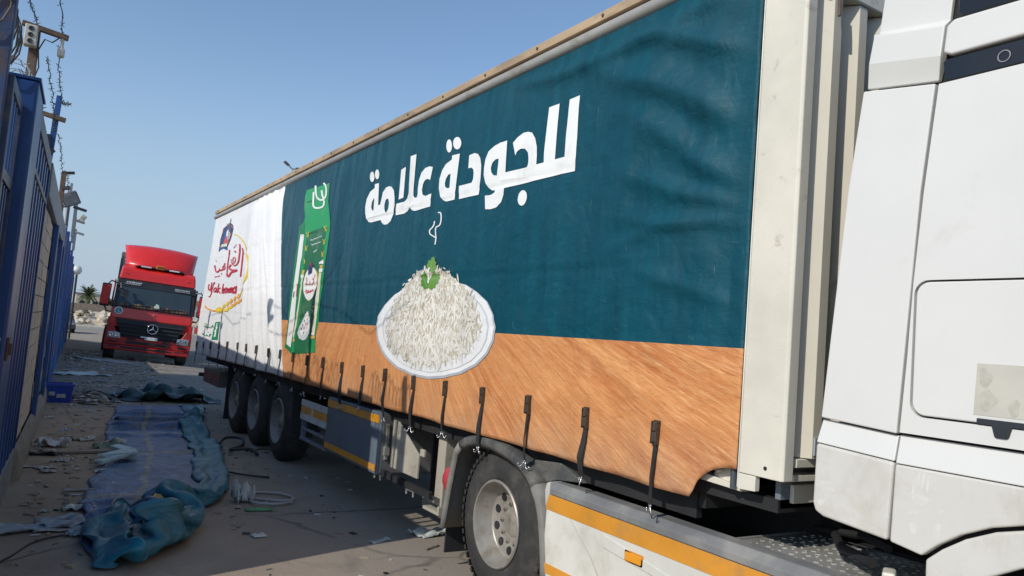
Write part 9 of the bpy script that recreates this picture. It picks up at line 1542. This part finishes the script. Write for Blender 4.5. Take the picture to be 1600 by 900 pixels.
3,14,0,-1,0,0,0,0,0,1,0,0,-1,0,0,-1,2,0,-1,2,-1,1,-1,-4,1,-2,3,2,-1,2,-1,-1,0,0,1,0,0,-1,-4,-1,-2,-2,-1,1,1,-1,3,3,0,2,1,1,1,1,2,-2,0,0,-2,0,-1,-1,-2,0,2,-1,0,2,0,-1,0,0,-4,-1,6,2,-2,-4,1,1,-1,0,1,-4,0,3,2,-4,0,2,
2,15,0,0,2,0,0,0,0,0,-1,0,0,1,0,-2,1,0,-1,1,0,1,-1,0,3,-2,-3,0,-3,3,1,2,0,0,0,0,-1,1,0,0,0,0,-1,-3,0,0,1,-1,-1,2,1,1,1,4,0,1,-5,-1,-2,-1,-1,0,0,0,1,-4,3,0,-1,0,-1,0,-2,-1,4,-1,-2,2,1,-1,3,2,2,1,0,2,-6,-5,2,3,
1,18,0,-2,2,0,1,0,0,1,0,0,0,-1,0,-2,1,0,0,0,0,1,-1,0,1,-3,0,1,0,0,1,0,0,0,3,0,-1,1,0,-1,-3,0,1,-3,0,0,-2,0,1,2,0,-2,2,3,0,2,-2,-1,1,-1,-3,1,4,-1,2,-5,10,-4,-11,-2,-4,0,-1,0,5,-3,0,10,2,-1,-1,1,1,-2,0,0,-6,-3,4,6,
]),
'far': (27, 29, [
451,4297,5,26,0,0,23,1,0,12,-4,15,10,-6,16,10,-1,21,23,5,-2,22,5,-5,20,3,4,19,-1,9,10,2,-19,18,-7,-14,22,-7,-8,26,0,7,20,4,12,12,6,13,13,6,-3,17,-2,2,20,-3,1,24,-4,-1,19,-1,-12,-13,6,-13,14,-14,-10,21,3,-12,24,6,-1,23,-2,0,24,-9,0,
-10,19,0,-1,0,0,-1,1,0,-4,-2,1,-2,1,1,12,-5,-23,0,-5,-2,0,0,2,0,1,1,0,3,3,8,1,34,3,-2,0,1,2,-3,-3,5,-13,-11,-3,7,2,0,-22,-1,3,4,0,-4,-7,3,1,-1,2,4,6,3,2,19,19,-13,-3,-17,11,-10,1,-2,5,-1,-2,2,0,0,0,-3,2,-1,
-9,20,0,-1,-1,0,1,0,1,5,3,-2,4,3,-2,-4,-1,-8,-2,-5,-6,1,-4,0,1,-2,1,-1,2,1,0,3,2,6,6,17,-1,1,-2,-1,-3,6,5,1,-8,-12,-3,-7,0,-10,-12,4,6,3,2,2,6,-2,1,8,1,-1,-6,1,3,1,7,-1,0,0,-1,11,-1,-3,1,-3,-3,3,0,5,-5,
-8,21,0,0,-3,0,1,-1,2,2,2,1,6,1,-9,0,3,1,-6,-1,-5,0,0,3,3,-3,-4,-1,1,5,4,-2,-7,-6,5,9,2,2,9,-2,-3,6,1,0,-19,7,0,2,-9,-3,-6,2,0,1,0,0,4,-1,-2,2,-3,0,0,-1,3,-2,13,5,7,-1,-2,-4,-1,-4,-2,0,0,1,-3,-2,18,
-5,20,0,-1,-1,0,0,-4,4,5,1,-5,2,2,-3,-5,1,-4,4,4,8,-3,-3,12,0,3,-12,4,-2,-5,-4,-1,2,-3,1,-2,-3,1,10,0,0,-12,1,0,4,-6,-7,-4,9,5,2,1,1,1,0,-1,0,-3,-1,0,-3,1,1,9,6,6,1,2,0,0,0,-3,-1,-3,0,0,-1,-4,-4,0,4,
0,17,0,0,-2,0,-1,-1,4,-3,-3,4,-3,3,-8,3,2,2,-2,3,-2,5,1,-11,2,4,14,-1,-1,2,-3,-1,0,-4,-1,0,-3,-3,4,0,-5,7,-6,1,-12,9,6,0,5,0,2,0,1,-1,-2,0,1,-2,2,-2,-2,0,3,2,0,2,0,2,-1,-1,0,-3,0,0,-5,-1,-3,2,4,-2,-2,
8,15,0,-1,0,1,-11,-3,10,0,1,-1,2,-2,2,0,3,0,0,2,1,-2,5,-3,-1,-4,7,1,4,-6,-1,0,-2,-7,-6,5,-2,0,1,1,2,-1,9,-4,8,2,2,0,1,2,-1,-1,1,-3,-2,1,-3,-2,1,-1,-1,-2,2,-2,1,0,-1,0,0,0,1,-4,0,0,-2,3,2,-2,5,1,-8,
9,19,0,-16,-6,16,2,3,-3,2,2,-1,2,-2,2,2,-1,2,0,1,0,-4,3,-4,-2,1,-2,1,0,0,-4,-2,4,-3,-1,1,0,-1,0,0,1,-2,0,2,0,8,-2,8,2,0,1,0,1,-3,-4,-5,1,-1,-1,-2,0,3,-2,-3,0,-1,0,-2,3,-1,2,-5,2,-2,3,3,4,-3,-5,0,-25,
3,21,15,-11,-2,-2,2,1,-1,1,1,-2,2,0,1,1,0,-1,0,1,-1,-2,-2,1,1,1,-7,-8,-7,9,0,0,1,5,5,-1,2,1,-4,-2,0,-2,-1,0,-3,-2,2,0,4,-1,7,3,-6,7,3,3,-8,-3,-2,0,-2,-1,3,3,-4,4,-1,0,1,1,0,-1,-1,8,-12,-4,1,-12,5,3,4,
-23,3,-4,16,19,3,-1,1,-1,2,0,-1,2,0,0,1,-1,-2,-1,-2,-4,0,-1,0,-6,-2,11,4,2,-2,3,3,-2,5,1,-4,0,0,-2,0,-2,-2,-2,0,1,-3,-2,-1,-1,-3,-2,1,2,6,-1,1,7,3,1,-3,2,-1,-4,-2,-1,-1,-3,-3,-3,-4,-5,-4,5,9,7,4,2,11,-3,2,-1,
-1,19,-11,3,-17,-11,-5,8,2,-4,4,5,0,2,3,-1,-4,-2,3,1,1,3,2,2,2,-3,-4,1,-1,-1,3,2,0,0,2,0,2,1,-1,0,2,0,-6,-5,-4,-2,-1,0,1,3,3,0,2,2,2,-4,-3,0,3,0,0,4,2,-4,-5,-4,0,-1,-1,3,4,4,0,-7,-4,0,4,3,-16,-11,36,
-12,17,5,2,1,-12,10,-12,-14,-4,4,3,-2,2,6,0,0,0,2,-1,-1,1,2,0,1,0,-4,1,-2,-1,3,-3,0,2,3,3,1,-2,-3,1,2,1,-6,0,-3,1,9,7,-3,-4,-5,0,-8,-3,2,8,5,-3,5,5,1,-2,-7,2,2,0,2,1,1,3,2,7,0,1,9,-9,-8,16,-14,-6,-21,
-6,16,13,-6,4,-11,2,1,-6,11,-9,-16,-4,3,5,1,0,1,1,2,26,-6,3,-11,0,-1,-6,1,-2,-7,-1,-1,5,9,-6,-5,2,4,4,-3,-1,-5,-2,-1,-2,0,-9,-6,-3,16,10,0,-5,-5,0,2,2,-1,3,3,1,-2,-2,4,2,0,3,4,4,-1,1,5,-3,0,4,-6,-3,1,3,0,-1,
2,21,7,-6,0,-4,-1,1,-3,0,1,-1,4,-4,-14,3,6,18,3,-4,-14,3,-7,28,-15,7,-16,-5,-5,5,9,1,-15,-4,1,10,2,1,0,-5,-1,-6,8,3,2,5,1,3,-9,-19,21,-5,17,-18,4,1,-10,4,-2,-2,-1,1,8,5,-1,7,-3,1,-5,-2,1,-1,-3,-1,0,-1,0,-2,0,-1,2,
12,20,2,-7,2,-2,0,-2,0,-2,0,0,-2,0,7,0,3,-8,-1,0,-3,2,-7,-13,2,4,31,1,3,-24,-13,0,18,-3,-2,4,0,1,0,4,1,1,0,1,-1,-7,-2,-12,14,-2,-17,2,2,31,-4,2,-13,0,-2,0,-5,-6,8,2,-2,4,-1,2,-1,-4,2,-5,-2,0,-5,-4,-4,0,0,1,-4,
-6,5,-22,27,5,20,-13,-5,21,-4,6,-3,-7,9,-15,0,0,0,-1,1,-1,1,1,-1,10,-5,-14,-14,1,32,-3,-1,0,-1,4,-4,-1,0,0,3,-1,1,2,1,-2,1,1,0,2,3,-11,3,-3,-13,0,-1,20,-1,-3,2,-5,-2,4,0,-1,3,6,-6,5,-7,5,-5,-5,1,-8,-7,-6,-10,25,11,11,
-5,20,-5,-8,-8,16,10,9,-8,-1,-2,6,3,-3,6,-4,3,-8,1,-1,0,1,2,-5,-2,-7,13,2,3,0,-2,3,-1,-2,3,-2,-1,0,-2,-1,0,-4,9,-2,8,3,1,0,-1,3,-4,-2,-4,5,0,0,-5,-10,-8,4,5,3,-1,0,3,-1,3,-1,4,10,-12,2,1,-7,-2,4,16,-22,1,0,-6,
-6,18,0,1,2,-2,3,0,-6,-3,2,9,0,-1,7,1,-3,5,-1,0,-6,2,-2,-3,-3,-1,2,4,4,-1,0,4,0,-2,1,0,-1,0,0,4,-1,3,0,2,-4,4,-2,6,-3,3,-2,-2,-1,-13,-12,-11,14,5,1,-1,4,2,-2,1,2,-2,0,0,-5,-1,-1,-5,-2,-3,-2,15,2,10,2,1,-3,
-11,19,5,4,0,-14,1,1,3,3,1,0,-2,0,4,-1,-1,1,-4,-4,-5,3,2,8,8,1,-11,3,2,-2,-1,2,1,-3,-1,2,0,-1,5,0,-1,1,0,0,0,-6,-1,-6,2,2,10,-4,-1,-1,6,-1,-8,-3,-1,0,0,1,0,1,1,-4,1,3,0,-4,-2,-4,11,5,15,-3,-10,18,-2,6,-9,
-9,22,-5,0,1,2,3,-2,-3,4,-3,-4,-2,1,2,-3,-2,-2,0,2,2,-1,1,0,1,2,0,6,-1,-6,5,-3,0,-2,-1,3,-1,-2,3,0,0,1,-2,-1,0,-3,0,-1,-3,3,4,-1,-4,16,-2,3,-23,5,4,-1,3,1,-1,-2,-1,-5,0,5,4,6,3,6,-5,0,14,3,-2,-16,-3,-6,27,
-5,25,0,0,-2,0,-1,-2,-2,1,-2,-7,1,0,-2,-4,-2,-3,2,5,19,-2,1,-5,0,1,-4,1,0,-5,6,-6,-7,3,-4,0,-2,1,5,-1,-1,1,-9,-8,-3,3,11,8,-1,-4,-8,1,2,0,-1,1,29,6,4,-32,0,4,1,-1,1,0,-2,-2,-2,3,5,24,-3,-7,-24,3,3,7,-3,-1,3,
-2,25,0,0,-3,0,-2,-1,0,-3,-1,3,1,-3,-13,3,4,17,-2,1,-11,-2,1,4,-1,0,0,-1,-2,-5,1,-2,-4,7,-4,-7,-4,3,3,-9,-9,-3,10,13,9,3,1,12,-10,-3,-10,2,-2,-7,7,0,-4,2,1,32,-1,2,-30,1,1,4,-1,0,16,-5,-7,-21,4,4,7,-1,2,4,-1,0,-1,
-4,22,0,2,1,1,-3,-2,2,-2,-1,-5,3,-1,8,4,1,-4,-2,0,-2,-3,0,0,-3,0,0,0,-1,-1,0,-1,-5,-1,1,2,7,-7,-17,4,13,29,-12,0,-10,-2,-11,-15,7,9,14,0,0,1,5,-3,-8,-6,1,8,10,-4,13,-6,1,-9,1,-1,-7,0,1,0,0,2,5,-1,1,0,0,2,-2,
-5,21,0,0,0,4,-1,1,-7,0,0,1,2,-1,-3,5,-1,0,3,-1,12,-5,1,-7,-3,-1,0,-1,-1,1,2,0,-2,5,1,-6,-5,4,9,-2,3,-1,10,0,7,-6,-1,-5,-2,-14,16,-1,5,-3,-3,5,-18,4,-1,-2,0,-2,10,2,-1,1,-4,-2,-13,3,4,6,1,2,3,-2,2,0,2,1,-4,
-7,18,7,-1,1,-12,1,3,5,0,0,4,3,0,1,3,0,-8,3,-1,-2,2,-3,13,-4,1,-6,0,-3,3,1,1,-4,1,2,-2,-8,2,6,0,4,-3,-2,0,-2,6,0,3,4,-1,-3,-4,-2,-4,-3,0,1,7,-3,-8,-9,-1,15,4,-3,6,1,1,1,-3,3,-7,-1,-1,6,2,4,-3,2,1,-16,
-7,18,-6,1,2,6,-1,1,0,1,1,-4,1,0,6,2,0,4,2,0,-3,1,0,-7,0,-1,10,2,0,-5,0,-2,-1,-3,0,3,-4,0,1,2,1,-6,5,-1,9,-4,1,-4,3,-1,-5,-3,0,-3,-2,1,5,2,1,-8,-8,0,4,1,0,6,3,-1,5,2,0,3,-1,-2,-23,0,1,0,2,4,6,
-6,21,-1,-2,1,1,0,0,0,1,0,0,1,1,-3,-1,-1,-4,1,1,1,2,-1,3,2,-1,-5,1,-1,1,-1,0,10,-7,-6,3,10,3,-10,2,-7,-9,-4,7,16,0,1,0,1,1,-5,-2,2,-1,-1,2,3,-2,1,-6,-7,-1,0,0,-1,-2,1,-3,-2,-1,-5,-4,6,8,14,1,0,-2,1,0,0,
-7,23,0,-2,-2,0,0,0,0,2,1,0,0,0,-2,-2,1,2,-1,0,0,2,-1,-1,5,-2,1,1,0,0,-7,-3,6,5,2,-12,2,-4,-6,3,0,2,-8,2,8,7,3,6,-3,2,-11,3,1,4,0,2,3,-1,1,-2,-7,-2,-5,-4,-6,-6,1,-1,0,8,5,17,1,1,-4,0,-1,0,0,-2,4,
-6,22,0,-1,0,0,1,-2,0,1,0,0,-1,2,-3,-3,1,3,-2,-1,0,3,-1,0,3,-1,0,1,0,0,4,-3,-14,-2,-2,-3,0,-3,-1,1,6,8,7,-3,-3,-1,0,28,-3,5,-3,2,3,-3,1,0,-3,-2,-1,-1,-10,-3,-12,-1,-1,0,3,2,5,2,0,-2,1,0,8,0,1,2,-1,-1,-12,
]),
}
def cloth_grid(nu, nv, L):
    """draped cloth: vertex steps in units of 4 mm, differenced along and across the sheet"""
    e = np.array(L, int).reshape(nv, nu, 3); return np.cumsum(np.cumsum(e, 1), 0)/250.
def tarp_mat(name, base, base2, dirt, bands=None, dust=.78):
    m, nt, b = newmat(name); uv = _n(nt, 'ShaderNodeUVMap', uv_map='UVMap').outputs[0]
    sp = _n(nt, 'ShaderNodeSeparateXYZ'); nt.links.new(uv, sp.inputs[0])
    n1 = _noise(nt, uv, 1.4, 6, .65, .4); n2 = _noise(nt, uv, 5, 8, .72, .6); n3 = _noise(nt, uv, 40, 3)
    c = _mix(nt, _ramp(nt, n1, .35, .65), base, base2)
    if bands:
        for ax, vals in bands.items():
            for v0, w0 in vals:
                d = _math(nt, 'ABSOLUTE', _math(nt, 'SUBTRACT', sp.outputs[ax], v0)); c = _mix(nt, _math(nt, 'LESS_THAN', d, w0), c, (.17, .155, .135))
    c = _mix(nt, _ramp(nt, n2, .42, .64, 0, dust), c, dirt)
    nt.links.new(c, b.inputs['Base Color']); nt.links.new(_ramp(nt, n2, .35, .65, .32, .62), b.inputs['Roughness']); n4 = _noise(nt, uv, 3.2, 3, .5, 1.2); crs = _math(nt, 'ABSOLUTE', _math(nt, 'SUBTRACT', n4, .5))
    _bump(nt, b, _math(nt, 'ADD', _math(nt, 'MULTIPLY', n2, .6), _math(nt, 'ADD', _math(nt, 'MULTIPLY', n3, .15), _math(nt, 'MULTIPLY', crs, 2.6))), .7, .02)
    return m
tb_ = tarp_mat('tarp_blue', (.008, .055, .20), (.022, .085, .20), (.125, .14, .15), {1: [(1.95, .06), (2.9, .06), (4.4, .07), (6.6, .06), (8.6, .06)], 0: [(.52, .035)]})
tt_ = tarp_mat('tarp_teal', (.008, .17, .24), (.012, .10, .135), (.10, .15, .165), dust=.45)
td_ = tarp_mat('tarp_dark_teal', (.008, .06, .065), (.012, .075, .08), (.08, .09, .085))
ed_ = pm('tarp_hem', (.22, .24, .24), .6, var=.2)
def make_tarp(name, label, G, sp_, m0, m1, part):
    nv, nu = G.shape[:2]; G = G.copy(); G[..., 2] = np.maximum(G[..., 2], .008)
    k = MB(); k.v = [tuple(p) for p in G.reshape(-1, 3).tolist()]; k.f = [(j*nu+i, j*nu+i+1, (j+1)*nu+i+1, (j+1)*nu+i) for j in range(nv-1) for i in range(nu-1)]; k.m = [0]*len(k.f)
    me = bpy.data.meshes.new(part); me.from_pydata(k.v, [], k.f); me.materials.append(m0); me.materials.append(m1)
    uvl = me.uv_layers.new(name='UVMap'); ij = np.array([l.vertex_index for l in me.loops]); uv = np.stack([(ij % nu)*sp_, (ij//nu)*sp_], 1).astype(np.float32); uvl.data.foreach_set('uv', uv.ravel())
    me.polygons.foreach_set('use_smooth', [True]*len(me.polygons))
    t = thing(name, label, 'tarpaulin', (float(G[..., 0].mean()), float(G[..., 1].mean()), 0))
    o = bpy.data.objects.new(part, me); COL.objects.link(o); attach(o, t)
    s = o.modifiers.new('smooth', 'SUBSURF'); s.levels = 1; s.render_levels = 1
    s = o.modifiers.new('thickness', 'SOLIDIFY'); s.thickness = .003; s.offset = 0; s.material_offset = 1; s.material_offset_rim = 1
    return t, o, G
def pulled(G): G[..., 1] -= .42*(1-ss(7.2, 10.5, G[..., 1])); G[..., 2] *= .76; return G      # near end dragged towards the open corner
t1, o1, G1 = make_tarp('tarpaulin', 'long crumpled blue and teal tarpaulin lying on the ground along the trailer', pulled(cloth_grid(*CLOTH['main'])), .066, tb_, tt_, 'cloth')
t2, o2, G2 = make_tarp('tarpaulin', 'dark teal tarpaulin crumpled behind the long blue one', cloth_grid(*CLOTH['far']), .085, td_, td_, 'cloth')

# yellow warning label and pale hem strip stuck on the folded end of the long tarpaulin
def patch(G, j0, j1, i0, i1, off, n=8):
    """small sheet lying on the cloth between grid rows j0..j1 and columns i0..i1"""
    nv, nu = G.shape[:2]
    def at(i, j):
        a, b_ = int(min(i, nu-2)), int(min(j, nv-2)); u, v_ = i-a, j-b_
        return (G[b_, a]*(1-u)+G[b_, a+1]*u)*(1-v_)+(G[b_+1, a]*(1-u)+G[b_+1, a+1]*u)*v_
    def f(u, v_):
        i, j = i0+(i1-i0)*u, j0+(j1-j0)*v_; p = at(i, j); n_ = np.cross(at(i+.3, j)-at(i-.3, j), at(i, j+.3)-at(i, j-.3)); n_ = n_/(np.linalg.norm(n_)+1e-9)
        if n_[2] < 0: n_ = -n_
        q = p+n_*off; return (float(q[0]), float(q[1]), float(q[2]))
    return MB().grid(f, n, n)
best = (9., 6, 16)
AL = G1[:70].reshape(-1, 3)
for j in range(3, 60):
    for i in range(6, 26):
        q = G1[j-2:j+3, i-2:i+3]; zs = q[..., 2]; c_ = G1[j, i]; nr = AL[np.hypot(AL[:, 0]-c_[0], AL[:, 1]-c_[1]) < .14]
        if nr[:, 2].max() > c_[2]+.05: continue          # covered by another fold
        flat_ = float(zs.std())-.1*float(c_[2])+.05*abs(float(c_[1])-6.9)+.05*abs(float(c_[0])-1.45)
        if flat_ < best[0]: best = (flat_, j, i)
top, mid_ = best[1], best[2]-1.5
wl = patch(G1, top-.95, top+.95, mid_+.3, mid_+2.5, .009).build('warning_label', pm('label_yellow', (.62, .40, .04), .5, var=.15, vs=12, dirt=(.25, .2, .1), dscale=9), o1, smooth=True)
patch(G1, top-.7, top-.5, mid_+.5, mid_+2.3, .012, 4).build('label_line', black, wl); patch(G1, top-.2, top+.65, mid_+.5, mid_+1.1, .012, 4).build('label_symbol', black, wl)
patch(G1, top-.1, top+.1, mid_+1.4, mid_+2.3, .012, 4).build('label_line', black, wl); patch(G1, top+.4, top+.6, mid_+1.4, mid_+2.3, .012, 4).build('label_line', black, wl)
k = MB().tube([tuple(p+np.array([0, 0, .008])) for p in G1[0, 1:-1]], .011, 6); k.build('hem_cord', ed_, o1, smooth=True)
for q in range(5):
    c_ = G1[20+q*26, -3]; MB().lathe((float(c_[0])+.05, float(c_[1]), .012), 'z', [(0, .018), (.006, .024), (0, .03)], 12).build('eyelet', steel, o1)
